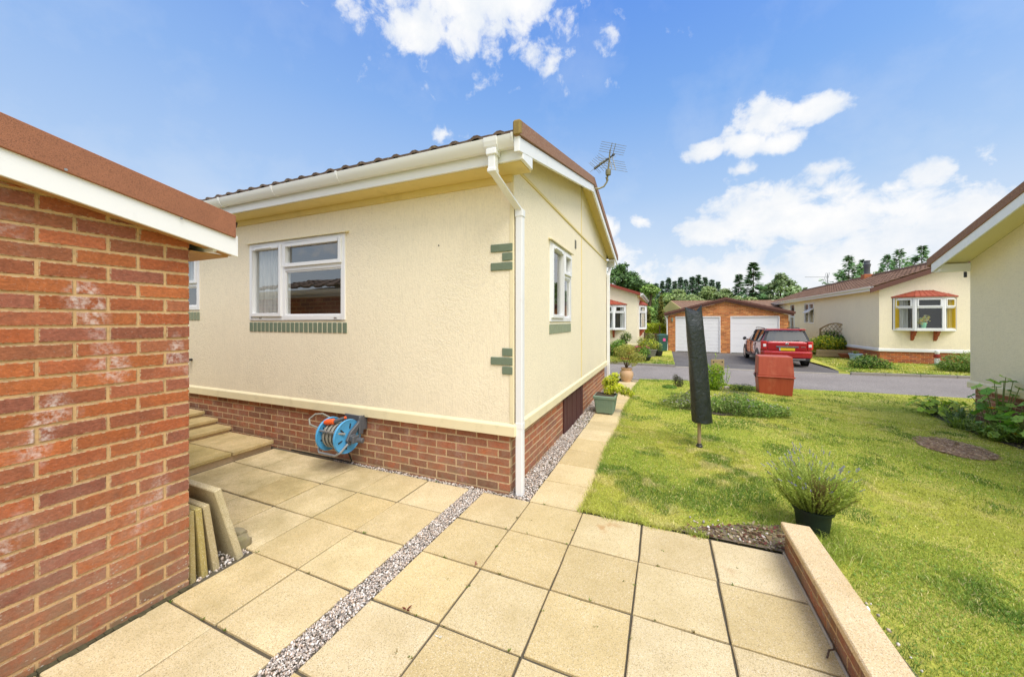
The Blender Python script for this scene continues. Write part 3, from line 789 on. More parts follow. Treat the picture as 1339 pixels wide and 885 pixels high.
for x in (-4.55, -3.68, -2.72, -1.75):
    m = MB(); m.prism([(0, 0.004), (0, -.079), (.02, -.095), (.057, -.093), (.082, -.064), (.096, -.03), (.102, .006)], (0, -.2728, 3.035), (0, -1, 0), (0, 0, 1), (1, 0, 0), x-.012, x+.012)
    m.build('gutter_bracket', M['upvc'], g, bevel=.002)
m = MB(); m.prism([(0, 0.002), (0, -.08), (.02, -.096), (.058, -.094), (.084, -.064), (.098, -.03), (.103, .004)], (0, -.2728, 3.035), (0, -1, 0), (0, 0, 1), (1, 0, 0), .13, .15)
m.build('gutter_end', M['upvc'], g, bevel=.003); m = MB()
m.prism([(0, 0.002), (0, -.08), (.02, -.1), (.058, -.1), (.09, -.064), (.1, -.03), (.104, .004)], (0, -.2728, 3.035), (0, -1, 0), (0, 0, 1), (1, 0, 0), -.11, .01)
m.build('gutter_outlet', M['upvc'], g, bevel=.003)
def sq(m, pts, w):
    V = []; F = []
    for x, y, z in pts: V += [(x-w/2, y-w/2, z), (x+w/2, y-w/2, z), (x+w/2, y+w/2, z), (x-w/2, y+w/2, z)]
    for i in range(len(pts)-1):
        for k in range(4): F.append((4*i+k, 4*i+(k+1) % 4, 4*i+4+(k+1) % 4, 4*i+4+k))
    n = len(V); F += [(0, 3, 2, 1), (n-4, n-3, n-2, n-1)]; F = [f[::-1] for f in F]
    m.add(V, F)
m = MB(); sq(m, [(-.045, -.322, 2.95), (-.045, -.322, 2.775), (.046, .045, 2.545), (.046, .045, .004)], .066)
sq(m, [(-.045, -.322, 2.952), (-.045, -.322, 2.93), (-.045, -.322, 2.90)], .09); sq(m, [(-.045, -.322, 2.80), (-.045, -.322, 2.765)], .076)
sq(m, [(.046, .045, 2.56), (.046, .045, 2.49)], .076); sq(m, [(.046, .045, .66), (.046, .045, .60)], .07)
for z in (1.75, .95): m.box(.0, .0828, .004, .0864, z, z+.035) if False else None
m.build('downpipe', M['upvc'], home, bevel=.008, segs=2)
m = MB(); sq(m, [(.046, YF-.05, 2.62), (.046, YF-.05, 0.02)], .066); sq(m, [(.046, YF+.26, 2.95), (.046, YF+.26, 2.85), (.046, YF-.05, 2.6)], .066)
m.build('downpipe', M['upvc'], home, bevel=.008, segs=2)
# bargeboards and verge
def chev(z0, z1, ya=-.345, yb=6.03, ap=AP, za=2.89, zap=3.625, zb=2.905):
    return [(ya, za+z0), (ap, zap+z0), (yb, zb+z0), (yb, zb+z1), (ap, zap+z1), (ya, za+z1)]
def chev_build(m, P, x0, x1):
    m.prism([P[0], P[1], P[4], P[5]], (0, 0, 0), (0, 1, 0), (0, 0, 1), (1, 0, 0), x0, x1); m.prism([P[1], P[2], P[3], P[4]], (0, 0, 0), (0, 1, 0), (0, 0, 1), (1, 0, 0), x0, x1)
m = MB(); chev_build(m, chev(0, .112), .17, .198); m.prism([(-.36, 2.885), (-.325, 2.893), (-.325, 3.10), (-.36, 3.10)], (0, 0, 0), (0, 1, 0), (0, 0, 1), (1, 0, 0), .155, .2005)
m.build('bargeboard', M['upvc'], home, bevel=.003)
m = MB(); chev_build(m, chev(.110, .232, -.37), .16, .214); v_ = m.build('verge', M['verge_house'], home, bevel=.005)
m = MB(); m.prism([(-.385, 3.0), (-.33, 3.02), (-.33, 3.14), (-.385, 3.12)], (0, 0, 0), (0, 1, 0), (0, 0, 1), (1, 0, 0), .152, .2165); m.build('verge_end', M['verge_lichen'], v_, bevel=.012)
m = MB(); sl = Vector((0, 1, .229)).normalized(); sl2 = Vector((0, -1, .229)).normalized()
tiles(m, (XL, -.315, 3.065), (1, 0, 0), -XL+.16, sl, 3.25, tw=.21, amp=.02); tiles(m, (XL, 6.0, 3.065), (1, 0, 0), -XL+.16, sl2, 3.23, amp=.03)
m.tube([(XL, AP, 3.81), (.16, AP, 3.81)], .09, 10)
m.build('roof', M['tile_dark'], home, smooth=25)
m = MB(); m.box(XL, .14, -.31, -.262, 3.028, 3.052); m.build('eaves_felt', M['black'], home)

# tv aerial on the gable peak
ar = thing('tv_aerial', 'weathered multi-element aerial on a bent arm at the peak of the patio bungalow gable', 'aerial', (.205, 2.87, 3.70))
U = Vector((-.718, .78, 0)).normalized(); E_ = Vector((.735, .678, 0)).normalized(); B0 = Vector((.215, 2.87, 3.68))
C_ = B0+Vector((.19, .07, .22))
m = MB(); pts = [B0, B0+Vector((.06, .02, .0)), B0+Vector((.13, .045, .03)), B0+Vector((.175, .065, .1)), C_, C_+Vector((.02, .01, .22)), C_+Vector((.035, .015, .40))]
m.tube(pts, [.014]*5+[.012, .010], 8); m.build('mast', M['aerial'], ar, smooth=True)
m = MB(); m.lathe([(.0, -.05), (.04, -.045), (.045, 0), (.04, .04), (0, .045)], C_+Vector((.01, -.02, .03)), 10); m.tube([C_+Vector((0, 0, -.1)), C_+Vector((-.02, -.02, -.04))], .018, 6); m.build('junction_box', M['aerial'], ar, smooth=True)
bb = C_+Vector((.02, .01, .27))
m = MB(); m.tube([bb-U*.14, bb+U*.42-Vector((0, 0, .015))], .012, 8)
for t in (-.11, .06, .14, .2, .26, .33, .4): m.lathe([(0, -.022), (.02, -.018), (.02, .018), (0, .022)], bb+U*t, 8, axis=U)
m.build('boom', M['dark_grey'], ar, smooth=True)
m = MB()
for k in range(5): m.tube([bb-U*(.06+.018*k)-E_*.23+Vector((0, 0, .05+.028*k)), bb-U*(.06+.018*k)+E_*.23+Vector((0, 0, .05+.028*k))], .003, 5)
for k in range(5): m.tube([bb-U*(.06+.018*k)-E_*.25-Vector((0, 0, .06+.045*k)), bb-U*(.06+.018*k)+E_*.25-Vector((0, 0, .06+.045*k))], .003, 5)
for s in (-.1, .06): m.tube([bb-U*.05+E_*s*.4, bb-U*.14+E_*s*.4+Vector((0, 0, .17))], .005, 5); m.tube([bb-U*.05+E_*s*.4, bb-U*.14+E_*s*.4-Vector((0, 0, .25))], .005, 5)
m.build('reflector', M['aerial'], ar)
m = MB()
for t, w_ in ((.05, .17), (.12, .15), (.18, .14), (.24, .14), (.30, .13), (.37, .12), (.41, .12)):
    for s in (-1, 1): m.tube([bb+U*t, bb+U*t+E_*s*w_+Vector((0, 0, .07))], .0028, 5); m.tube([bb+U*t, bb+U*t+E_*s*w_*.8-Vector((0, 0, .08))], .0028, 5)
m.build('director', M['aerial'], ar)

# hose reel on the plinth
hr = thing('hose_reel', 'blue wall-mounted hose reel with grey hose and orange nozzle on the bungalow plinth', 'hose reel', (-1.88, .02, .36))
A = Vector((1, 0, 0)); hc = Vector((-1.88, -.2, .375))
m = MB(); m.box(-2.0, -1.72, -.035, .02, .40, .55); m.box(-1.745, -1.72, -.09, -.035, .36, .55); m.build('wall_plate', M['dark_grey'], hr, bevel=.008)
for s, x in ((-1, -2.02), (1, -1.775)):
    m = MB(); m.lathe([(.03, -.012), (.155, -.008), (.168, -.014), (.174, 0), (.168, .014), (.155, .008), (.06, .014), (.03, .014)], (x, hc.y, hc.z), 32, axis=A); d = m.build('drum_flange', M['blue'], hr, smooth=40)
    for k in range(6):
        m = MB(); t = k*math.pi/3+.3; rd = Vector((0, math.cos(t), math.sin(t))); td = Vector((0, -math.sin(t), math.cos(t)))
        m.basis(Vector((x, hc.y, hc.z))+rd*.105, td, rd, -.006, .006, -.025, .025, -.0165, .0165, w=A)
        m.build('slot', M['black'], d)
m = MB()
for k in range(13):
    x = -2.0+k*.0165; r = .11+.016*((k*7) % 3)/2
    m.tube([(x+.004*math.sin(t*3), hc.y+r*math.cos(t), hc.z+r*math.sin(t)) for t in [i*2*math.pi/24 for i in range(25)]], .0085, 7, cap=False)
m.tube([(-2.02, hc.y, hc.z), (-1.77, hc.y, hc.z)], .09, 16)
m.build('hose_coil', M['hose'], hr, smooth=True)
m = MB(); m.prism([(-.25, -.03), (-.2, -.09), (-.155, -.03), (-.06, .11), (-.02, .17), (-.055, .185), (-.1, .12), (-.2, .05)], (-1.755, 0, .375), (0, 1, 0), (0, 0, 1), (1, 0, 0), 0, .03); m.build('side_arm', M['dark_grey'], hr, bevel=.006)
m = MB(); m.basis((-1.72, -.2, .37), (1, 0, 0), (0, 1, 0), 0, .03, -.03, .03, -.03, .03); m.basis((-1.69, -.2, .37), (1, 0, 0), (0, 1, 0), 0, .03, -.035, .055, -.05, .02); m.tube([(-1.68, -.17, .34), (-1.60, -.16, .34)], .028, 10); m.build('crank_handle', M['dark_grey'], hr, bevel=.006)
m = MB(); m.tube([(-1.74, -.26, .42), (-1.78, -.33, .44), (-2.06, -.33, .44), (-2.09, -.29, .42), (-2.07, -.24, .4)], .011, 8)
m.tube([(-1.735, -.23, .31), (-1.76, -.3, .24), (-1.80, -.33, .215), (-2.02, -.33, .215), (-2.07, -.30, .235), (-2.075, -.25, .28)], .012, 8); m.build('guide_bar', M['grey_metal'], hr, smooth=True)
m = MB(); m.tube([(-2.02, -.24, .45), (-2.14, -.26, .44), (-2.26, -.25, .455), (-2.31, -.22, .50), (-2.28, -.17, .545), (-2.2, -.14, .55), (-2.1, -.15, .53), (-2.0, -.2, .50)], .0095, 8); m.build('hose_loop', M['hose'], hr, smooth=True)
m = MB(); m.tube([(-2.01, -.27, .51), (-1.985, -.27, .515), (-1.91, -.25, .525), (-1.90, -.25, .525)], [.022, .032, .03, .02], 12); m.build('nozzle_collar', M['orange'], hr, smooth=True); m = MB(); m.tube([(-1.815, -.2, .56), (-1.80, -.19, .565)], .014, 8); m.build('nozzle_tip', M['orange'], hr, smooth=True)
m = MB(); m.tube([(-1.90, -.25, .525), (-1.85, -.22, .545), (-1.815, -.2, .56)], [.018, .02, .014], 10); m.build('nozzle', M['dark_grey'], hr, smooth=True)
m = MB(); m.tube([(-1.9, -.1, .2), (-1.9, -.06, .12), (-1.91, -.02, .04), (-1.93, -.01, .01), (-2.1, .0, .012), (-2.35, .0, .012), (-2.6, .003, .012), (-2.9, .0, .012)], .007, 6); m.build('feed_hose', M['dark_pot'], hr, smooth=True)

# =================================================================== NEAR BRICK GARAGE
GX, GY = -1.35, -1.74
gar = thing('brick_garage', 'near red brick garage with white bargeboard and brown sanded verge beside the patio', 'garage', (GX, GY, 0))
rg = random.Random(9)
ztop = lambda a: 1.99+.214*a+.03      # a measured from the corner towards -Y
m = MB()
bricks(m, (GX, GY, 0), (0, -1, 0), (1, 0, 0), 2.9, -.037, 36, BRICK_RED, ztop=lambda a: 2.06+.214*min(a, 1.45)-.214*max(0, a-1.45), rnd=rg, start=1, cham=.003, jit=.002, joint=.012)
bricks(m, (GX-5.0, GY, 0), (1, 0, 0), (0, 1, 0), 4.943, -.037, 27, BRICK_RED, rnd=rg, start=0, cham=.004, joint=.0115)
gw = m.build('wall', M['brick_near'], gar)
m = MB(); m.prism([(0, -.05), (2.9, -.05), (2.9, 2.045), (1.45, 2.36), (0, 2.045)], (GX-.0045, GY-.0045, 0), (0, -1, 0), (0, 0, 1), (-1, 0, 0), 0, 5.0)
m.build('mortar', M['mortar'], gw)
apY = GY-1.45
def gable(m, yn, z0, z1, x0, x1, zb=1.969, yb=-1.535, ap=apY, s=.214, zoff=0):
    A = lambda y: zb+s*(yb-y)
    P = [(yn, A(yn)+z0), (ap, A(ap)+z0), (2*ap-yn, A(yn)+z0), (2*ap-yn, A(yn)+z1), (ap, A(ap)+z1), (yn, A(yn)+z1)]
    m.prism([P[0], P[1], P[4], P[5]], (0, 0, 0), (0, 1, 0), (0, 0, 1), (1, 0, 0), x0, x1); m.prism([P[1], P[2], P[3], P[4]], (0, 0, 0), (0, 1, 0), (0, 0, 1), (1, 0, 0), x0, x1)
m = MB(); gable(m, -1.533, 0, .13, -1.268, -1.25); m.build('bargeboard', M['upvc'], gar, bevel=.002)
m = MB(); gable(m, -1.552, .112, .252, -1.30, -1.236); m.build('verge', M['verge'], gar, bevel=.003)
m = MB(); gable(m, -1.54, .010, .022, -1.36, -1.2685); m.box(GX-5, -1.36, -1.735, -1.53, 1.975, 1.985); m.build('soffit', M['tan_board'], gar)
m = MB(); g1 = Vector((0, -1, .214)).normalized(); g2 = Vector((0, 1, .214)).normalized()
tiles(m, (-6.4, -1.52, 2.155), (1, 0, 0), 5.11, g1, 1.71, amp=.035, step=.03); tiles(m, (-6.4, 2*apY+1.52, 2.155), (1, 0, 0), 5.11, g2, 1.71, amp=.03)
m.build('roof', M['tile_dark'], gar, smooth=25)
m = MB(); m.box(-6.35, -1.27, -1.66, -1.64, 1.985, 2.10); m.build('fascia', M['upvc'], gar, bevel=.003)
m = MB(); gut(m, -1.639, 1, 2.125, -6.35, -1.32); m.build('gutter', M['upvc'], gar, smooth=30)
m = MB()
for k in range(2):
    for (y, z) in ((-1.74, 2.163), (-2.10, 2.245)): pass
for y, z in ((-1.83, 2.135), (-2.25, 2.243)): m = MB(); m.tube([(-1.237, y, z), (-1.2345, y, z)], .006, 8); m.build('nail', M['grey_metal'], gar)

# leaning spare slabs and rubble in the bed by the garage corner
def leaner(label, yb, yt, h, x0, w, th, jit):
    o = thing('paving_slab', label, 'paving slab', (x0-w/2, yb, -.02), None)
    d = Vector((0, yt-yb, h)).normalized(); nn = Vector((0, d.z, -d.y))
    m = MB(); m.cc = jit
    m.basis((x0-w, yb, -.02), (1, 0, 0), nn, 0, w, 0, th, 0, Vector((0, yt-yb, h)).length, w=d)
    tag(bpy.data.objects.remove(o) or m.build('paving_slab', M['coping'], bevel=.005), label, 'paving slab', 'spare slabs leaning by the garage')
leaner('mossy spare slab pressed closest to the garage brickwork', -1.725, -1.739+.003, .44, -1.375, .42, .033, hexc('#A99A66'))
leaner('mossy yellowed spare slab, second out from the garage brickwork', -1.665, -1.70, .44, -1.37, .42, .033, hexc('#B0A060'))
leaner('grey-tan spare slab, third out from the garage brickwork', -1.60, -1.66, .44, -1.375, .42, .036, hexc('#B8AA84'))
leaner('tallest spare slab, leaning outermost beside the loose rubble', -1.475, -1.61, .515, -1.355, .46, .04, hexc('#C8BC98'))
world()
def rock(name, label, c, s, seed, mat='rubble', rough=.3, cat='stone', group=None, flat=None):
    bm = bmesh.new(); bmesh.ops.create_icosphere(bm, subdivisions=3, radius=1)
    for v in bm.verts:
        p = v.co.copy(); k = 1+rough*(noise.noise(p*1.3+Vector((seed*7.1, 0, 0)))+.5*noise.noise(p*3.1+Vector((0, seed*3.3, 0))))
        q = Vector((max(-.75, min(.75, p.x*k)), max(-.75, min(.75, p.y*k)), max(-.7, min(.7, p.z*k))))
        v.co = Vector((q.x*s[0], q.y*s[1], q.z*s[2]))
    bmesh.ops.rotate(bm, verts=bm.verts, cent=(0, 0, 0), matrix=Matrix.Rotation(seed*1.7, 3, 'Z'))
    me = bpy.data.meshes.new(name); bm.to_mesh(me); bm.free(); me.materials.append(M[mat]); me.shade_smooth(); me.set_sharp_from_angle(angle=R(35))
    o = bpy.data.objects.new(name, me); col.objects.link(o); o.location = c; return tag(o, label, cat, group)
rock('stone', 'larger grey-green lump of rubble beside the leaning slabs', (-1.47, -1.395, .028), (.075, .06, .055), 1)
rock('stone', 'tan flat shard of broken slab resting behind the larger lump of rubble', (-1.56, -1.36, .06), (.075, .04, .03), 2, rough=.2)
rock('stone', 'small chip of broken slab under the tan shard', (-1.60, -1.43, .015), (.05, .045, .03), 3)

# raised platform slabs and steps against the house
def step_slab(label, x0, x1, y0, y1, z, c):
    m = MB(); m.cc = c; m.box(x0, x1, y0, y1, z-.04, z); o = m.build('paving_step', M['paving'], bevel=.005); tag(o, label, 'step', 'slab steps against the bungalow')
    return o
P2 = hexc('#CDB584')
step_slab('raised slab in the lowest step, touching the bungalow plinth', -3.64, -3.185, -.475, -.022, .1, P2)
step_slab('raised mossy slab in the lowest step, nearer the garage side', -3.655, -3.20, -.935, -.485, .097, hexc('#C0AA70'))
step_slab('inner slab of the lowest step, behind the one touching the plinth', -4.1, -3.65, -.475, -.022, .098, P2)
step_slab('inner mossy slab of the lowest step, behind the slab on the garage side', -4.11, -3.665, -.935, -.485, .096, hexc('#C0AA70'))
step_slab('second tread of the slab steps, just above the lowest platform', -4.36, -4.03, -.92, -.02, .172, P2)
step_slab('third tread of the slab steps against the bungalow', -4.66, -4.325, -.92, -.02, .245, P2)
step_slab('topmost tread of the slab steps, half hidden by the garage', -5.6, -4.63, -.92, -.02, .315, P2)
m = MB(); m.box(-4.09, -3.23, -.9, -.03, -.05, .055); m.box(-4.64, -4.06, -.9, -.03, -.05, .13); m.box(-5.58, -4.36, -.9, -.03, -.049, .20); m.box(-5.57, -4.66, -.89, -.035, -.048, .274)
tag(m.build('step_base', M['mortar_grey']), kind='structure')

# low wall at the patio edge
lw = thing('low_wall', 'low red brick patio edging wall with buff coping beside the potted lavender', 'garden wall', (2.06, -1.5, 0))
m = MB(); bricks(m, (1.99, .01, 0), (0, -1, 0), (-1, 0, 0), 4.2, -.005, 2, BRICK_RED, rnd=random.Random(2), depth=.05)
bricks(m, (2.10, -4.2, 0), (0, 1, 0), (1, 0, 0), 4.2, -.005, 2, BRICK_RED, rnd=random.Random(2), depth=.05)
bricks(m, (1.99, .01, 0), (1, 0, 0), (0, 1, 0), .11, -.005, 2, BRICK_RED, rnd=random.Random(2), depth=.05)
b = m.build('brickwork', M['brick_near'], lw)
m = MB(); m.box(1.9935, 2.0965, -4.2, .0065, -.03, .148); m.build('mortar', M['mortar'], b)
m = MB(); m.box(1.974, 1.989, -4.2, .0, -.03, .009); m.build('mortar_fillet', M['concrete'], b, bevel=.006)
y = .035; k = 0
while y > -4.0:
    ln = .605 if k else .605; m = MB(); m.cc = mulc(hexc('#D8BE94'), 1+.03*(k % 2))
    m.box(1.972, 2.135, y-ln+.006, y, .15+.001*k, .193+.001*(k % 2)); c = m.build('coping_stone', M['coping'], lw, bevel=.006)
    y -= ln; k += 1
world()
# =================================================================== LAWN OBJECTS
# rotary dryer under its cover
rd_ = thing('rotary_dryer', 'folded rotary clothes dryer in a tall black-green woven cover standing on the lawn', 'clothes dryer', (1.638, 2.06, 0))
m = MB(); m.tube([(1.638, 2.06, -.01), (1.637, 2.06, .5)], .021, 14); m.build('pole', M['timber_grey'], rd_, smooth=True)
m = MB(); m.lathe([(.038, -.02), (.038, .02), (.028, .03), (.028, .045), (.022, .05)], (1.638, 2.06, 0), 16); m.build('ground_socket', M['black'], rd_, smooth=40)
# cover: a flattened sack, twin points at the top, gathered at the hem
rt_ = Vector((.92, .39, 0)); fw_ = Vector((-.39, .92, 0))
V = []; F = []; NZ, NA = 60, 44; rs = random.Random(8)
for i in range(NZ+1):
    t = i/NZ; zz = .315+1.40*t
    cx = 1.672-.105*t; cy = 2.06-.03*t
    hw = .115-.012*t; hd = .085*(1-t)+.05*t
    if t > .82: hd *= 1-.62*((t-.82)/.18)
    for k in range(NA):
        a = 2*math.pi*k/NA; ca, sa = math.cos(a), math.sin(a)
        r = 1+.055*noise.noise(Vector((ca*2.2, sa*2.2, zz*3.2)))+.03*noise.noise(Vector((ca*6, sa*6, zz*9)))+.035*math.sin(a*3+zz*2.1)
        x = hw*r*(abs(ca)**.75)*(1 if ca > 0 else -1); y = hd*r*(abs(sa)**.85)*(1 if sa > 0 else -1)
        z2 = zz
        if t > .86:
            e = (t-.86)/.14; u_ = ca
            z2 = zz-.075*e*(1-min(1, abs(u_)*1.05))+.05*e*max(0, u_-.55)/.45+.02*e*max(0, -u_-.6)/.4
        if t < .04: r2 = .0; z2 += .006*math.sin(a*5)
        p = Vector((cx, cy, z2))+rt_*x+fw_*y; V.append(p[:])
for i in range(NZ):
    for k in range(NA): F.append((i*NA+k, i*NA+(k+1) % NA, (i+1)*NA+(k+1) % NA, (i+1)*NA+k))
F.append(tuple(NZ*NA+k for k in range(NA)))
m = MB(); m.add(V, F); m.build('cover', M['tarp'], rd_, smooth=50)

# grit bin
gb = thing('grit_bin', 'faded red fibreglass grit bin with sloping lid at the road edge of the lawn', 'grit bin', (3.62, 7.5, -.16))
gu = Vector((.90, .437, 0)).normalized(); gu = Vector((.994, -.067, 0)).normalized(); gn = Vector((gu.y, -gu.x, 0)); go = Vector((3.26, 7.05, -.15))
def gp(a, b, z): return go+gu*a-gn*b+Vector((0, 0, z))
m = MB(); W_, D_ = .685, .56
def frus(m, a0, a1, b0, b1, z0, A0, A1, B0, B1, z1):
    P = [gp(a0, b0, z0), gp(a1, b0, z0), gp(a1, b1, z0), gp(a0, b1, z0), gp(A0, B0, z1), gp(A1, B0, z1), gp(A1, B1, z1), gp(A0, B1, z1)]
    m.add(P, [(0, 3, 2, 1), (4, 5, 6, 7)]+[(i, (i+1) % 4, 4+(i+1) % 4, 4+i) for i in range(4)])
frus(m, .03, W_-.03, .03, D_-.02, 0, .0, W_, 0, D_, .40); m.build('body', M['grit'], gb, bevel=.015, segs=2)
m = MB(); frus(m, -.02, W_+.02, -.022, D_+.02, .405, -.018, W_+.018, -.02, D_+.018, .44); frus(m, 0, W_, 0, D_, .44, .02, W_-.02, .06, D_-.03, .89)
m.build('lid', M['grit'], gb, bevel=.014, segs=2)
m = MB(); m.basis(gp(0, .2, .42), gu, -gn, -.035, -.018, 0, .05, -.05, .06); m.tube([gp(-.03, .2, .47), gp(-.06, .2, .44), gp(-.03, .2, .39)], .008, 6); m.build('catch', M['black'], gb)
world()

# timber sign back on the verge
sp_ = thing('timber_sign', 'weathered timber T-shaped sign back with bolt holes behind the lawn flower bed', 'sign', (2.47, 7.45, -.1))
zb = ztf(2.47, 7.45)
m = MB(); m.basis((2.47, 7.45, zb), rt_, fw_, -.06, .06, 0, .05, -.02, .52); m.build('post', M['timber_grey'], sp_, bevel=.006)
m = MB(); m.basis((2.47, 7.45, zb), rt_, fw_, -.165, .165, -.03, -.001, .40, .68); bd = m.build('board', M['timber_grey'], sp_, bevel=.006)
m = MB()
for a in (-.11, .11):
    for z in (.45, .62): m = MB(); m.tube([Vector((2.47, 7.45, zb+z))+rt_*a-fw_*.031, Vector((2.47, 7.45, zb+z))+rt_*a-fw_*.034], .018, 10); m.build('bolt_hole', M['black'], bd)
world()

# ------------------------------------------------------------------ plants
G_YEL = [hexc(h) for h in ('#C8D034', '#DAD848', '#B0C034', '#A0B030', '#E4DC60')]
G_MID = [hexc(h) for h in ('#729640', '#628834', '#80A046', '#8CA84C')]
G_DARK = [hexc(h) for h in ('#2F4A20', '#3C5828', '#284018', '#4A6630')]
G_OLIVE = [hexc(h) for h in ('#94A45C', '#86984F', '#A4B06A', '#6E8044')]
G_LAV = [hexc(h) for h in ('#A6B854', '#B6C464', '#94A44C', '#C2CC74', '#849444')]
def shrub(name, label, catg, loc, blobs, n, L, W, cols, seed, group=None, flowers=None, stems=None, up=.5, dark=.62, shell=.5):
    rs = np.random.default_rng(seed)
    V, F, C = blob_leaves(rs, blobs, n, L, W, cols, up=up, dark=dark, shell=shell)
    root = bpy.data.objects.new(name, None); col.objects.link(root); root.location = loc; root.empty_display_size = .1
    tag(root, label, catg, group)
    npmesh('foliage', V, F, M['leaf'], C, root)
    if flowers:
        fn, fs, fc, hb = flowers
        B = np.array(blobs); k = rs.integers(0, len(B), fn); d = rnd_dirs(rs, fn); d[:, 2] = np.abs(d[:, 2])*.8+hb; d /= np.linalg.norm(d, axis=1, keepdims=True)
        P = B[k, :3]+d*B[k, 3:6]*1.04; parts = []
        cc = np.array(fc)[rs.integers(0, len(fc), fn)]
        for q in range(5):
            a = q*2*math.pi/5; D = np.tile(np.array([math.cos(a), math.sin(a), .35]), (fn, 1)); N = np.tile(np.array([0, 0, 1.0]), (fn, 1))
            D /= np.linalg.norm(D, axis=1, keepdims=True)
            v, f = leaf_quads(P, D, N, fs*rs.uniform(.7, 1.2, fn), fs*.8*np.ones(fn)); parts.append((v, f, cc))
        V, F, C = cat(parts); npmesh('blossoms', V, F, M['petal'], C, root)
    if stems:
        global ORG
        ORG = Vector((0, 0, 0)); m = MB()
        for pts, r in stems: m.tube(pts, r, 6)
        m.build('stem', M['bark'], root, smooth=True)
    return root
def brs(seed, n, spread, h, r0, base=(0, 0, 0), r1=.003):
    rr = random.Random(seed); S_ = []
    for i in range(n):
        a = rr.uniform(0, 6.28); d = rr.uniform(.3, 1)*spread
        p = [Vector(base)+Vector((math.cos(a)*d*t**1.4+rr.uniform(-.01, .01), math.sin(a)*d*t**1.4+rr.uniform(-.01, .01), h*t)) for t in (0, .3, .6, 1)]
        S_.append((p, [r0, r0*.75, r0*.5, r1]))
    return S_
# flower bed round the sign
bed = MB(); bx_ = [(1.45, 4.1), (2.1, 3.85), (2.75, 4.2), (2.85, 5.2), (2.95, 6.6), (2.2, 7.1), (1.8, 6.3), (1.5, 5.0)]
bed.add([(x, y, ztf(x, y)+.012) for x, y in bx_], [tuple(range(len(bx_)))]); tag(bed.build('flower_bed', M['soil']), kind='structure')
LIL = [hexc(h) for h in ('#C8A8DC', '#B48CD0', '#DCC8E6', '#A070C0')]
shrub('bedding_plant', 'low grey-green spreading plant with pale lilac flowers on the bungalow side of the covered dryer', 'plant', (1.55, 4.3, 0),
      [(-.12, 0, .06, .28, .3, .10), (.2, -.05, .07, .22, .28, .10), (.42, 0, .06, .2, .25, .1), (.1, .25, .09, .35, .25, .12)], 5200, .035, .016, G_OLIVE, 31, 'low flowering plants in the lawn bed', (46, .016, LIL, .5))
shrub('bedding_plant', 'lush green mound with violet flowers on the grit bin side of the covered dryer', 'plant', (2.28, 4.15, -.015),
      [(-.25, .1, .1, .25, .3, .14), (.08, .02, .11, .3, .32, .16), (.42, .1, .09, .28, .3, .13), (.72, .25, .06, .22, .25, .09), (.15, .4, .13, .4, .3, .16)], 8200, .034, .018, [*G_MID, *G_OLIVE], 32, 'low flowering plants in the lawn bed', (60, .016, LIL+[hexc('#7A3CB0')], .4))
shrub('yellow_shrub', 'bright lime conical shrub just behind the covered dryer and beside the sign', 'shrub', (2.28, 6.55, -.03), [(0, 0, .2, .25, .25, .22), (.05, 0, .42, .19, .19, .2), (-.1, .05, .12, .25, .25, .15)], 4200, .035, .02, [hexc('#8CB024'), hexc('#A4C030'), hexc('#7CA020')], 33)
shrub('low_heather', 'dark low needle plant between the sign and the grit bin', 'plant', (2.88, 6.9, -.09), [(-.1, 0, .08, .16, .15, .09), (.1, 0, .09, .18, .15, .10)], 1600, .03, .01, G_DARK, 34)
shrub('low_heather', 'dark tuft sticking out on the bungalow side of the covered dryer near the road', 'plant', (1.55, 6.55, -.02), [(0, 0, .12, .12, .12, .14), (-.06, 0, .22, .07, .07, .08)], 900, .04, .012, [hexc('#4A4A38'), hexc('#5C5C44')], 35)
shrub('low_heather', 'small mid-green ground plant beside the lime shrub on its house side', 'plant', (1.35, 6.25, -.02), [(0, 0, .03, .16, .16, .05)], 700, .04, .02, G_MID, 36)
def shoots(name, label, loc, n, h, spread, cols, seed, ll=.08, lw=.035):
    rs = np.random.default_rng(seed); root = bpy.data.objects.new(name, None); col.objects.link(root); root.location = loc; tag(root, label, 'plant')
    P = []; D = []; st = []
    rr = random.Random(seed)
    for i in range(n):
        a = rr.uniform(0, 6.28); sx, sy = math.cos(a)*spread, math.sin(a)*spread; hh = h*rr.uniform(.7, 1.05)
        pts = [Vector((sx*t*.8, sy*t*.8, hh*t)) for t in (0, .35, .7, 1)]; st.append((pts, [.006, .005, .004, .002]))
        for k in range(int(hh/.035)):
            t = .15+.85*k/(hh/.035); p = Vector((sx*t*.8, sy*t*.8, hh*t)); b = rr.uniform(0, 6.28)
            P.append(p[:]); D.append((math.cos(b), math.sin(b), .45))
    P = np.array(P); D = np.array(D); D /= np.linalg.norm(D, axis=1, keepdims=True); N = np.tile([0, 0, 1.], (len(P), 1))
    V, F = leaf_quads(P, D, N, ll*rs.uniform(.6, 1.1, len(P)), lw*rs.uniform(.8, 1.1, len(P)))
    npmesh('foliage', V, F, M['leaf'], np.array(cols)[rs.integers(0, len(cols), len(P))]*rs.uniform(.8, 1.2, (len(P), 1)), root)
    m = MB(); [m.tube(p, r, 5) for p, r in st]; m.build('stem', M['stem'], root)
world()
shoots('leafy_shoots', 'upright yellow-green shoots beside the sign, on its grit bin side', (2.62, 7.25, -.10), 4, .62, .16, [hexc('#9CBC34'), hexc('#B0C848')], 41)
shoots('leafy_shoots', 'upright yellow-green shoots rising behind the top of the sign', (2.40, 7.6, -.08), 3, .85, .08, [hexc('#A8C040'), hexc('#90B030')], 42)
shoots('leafy_shoots', 'upright yellow-green shoots on the dryer side of the sign', (2.2, 7.3, -.06), 3, .62, .07, [hexc('#A8C040'), hexc('#90B030')], 43)
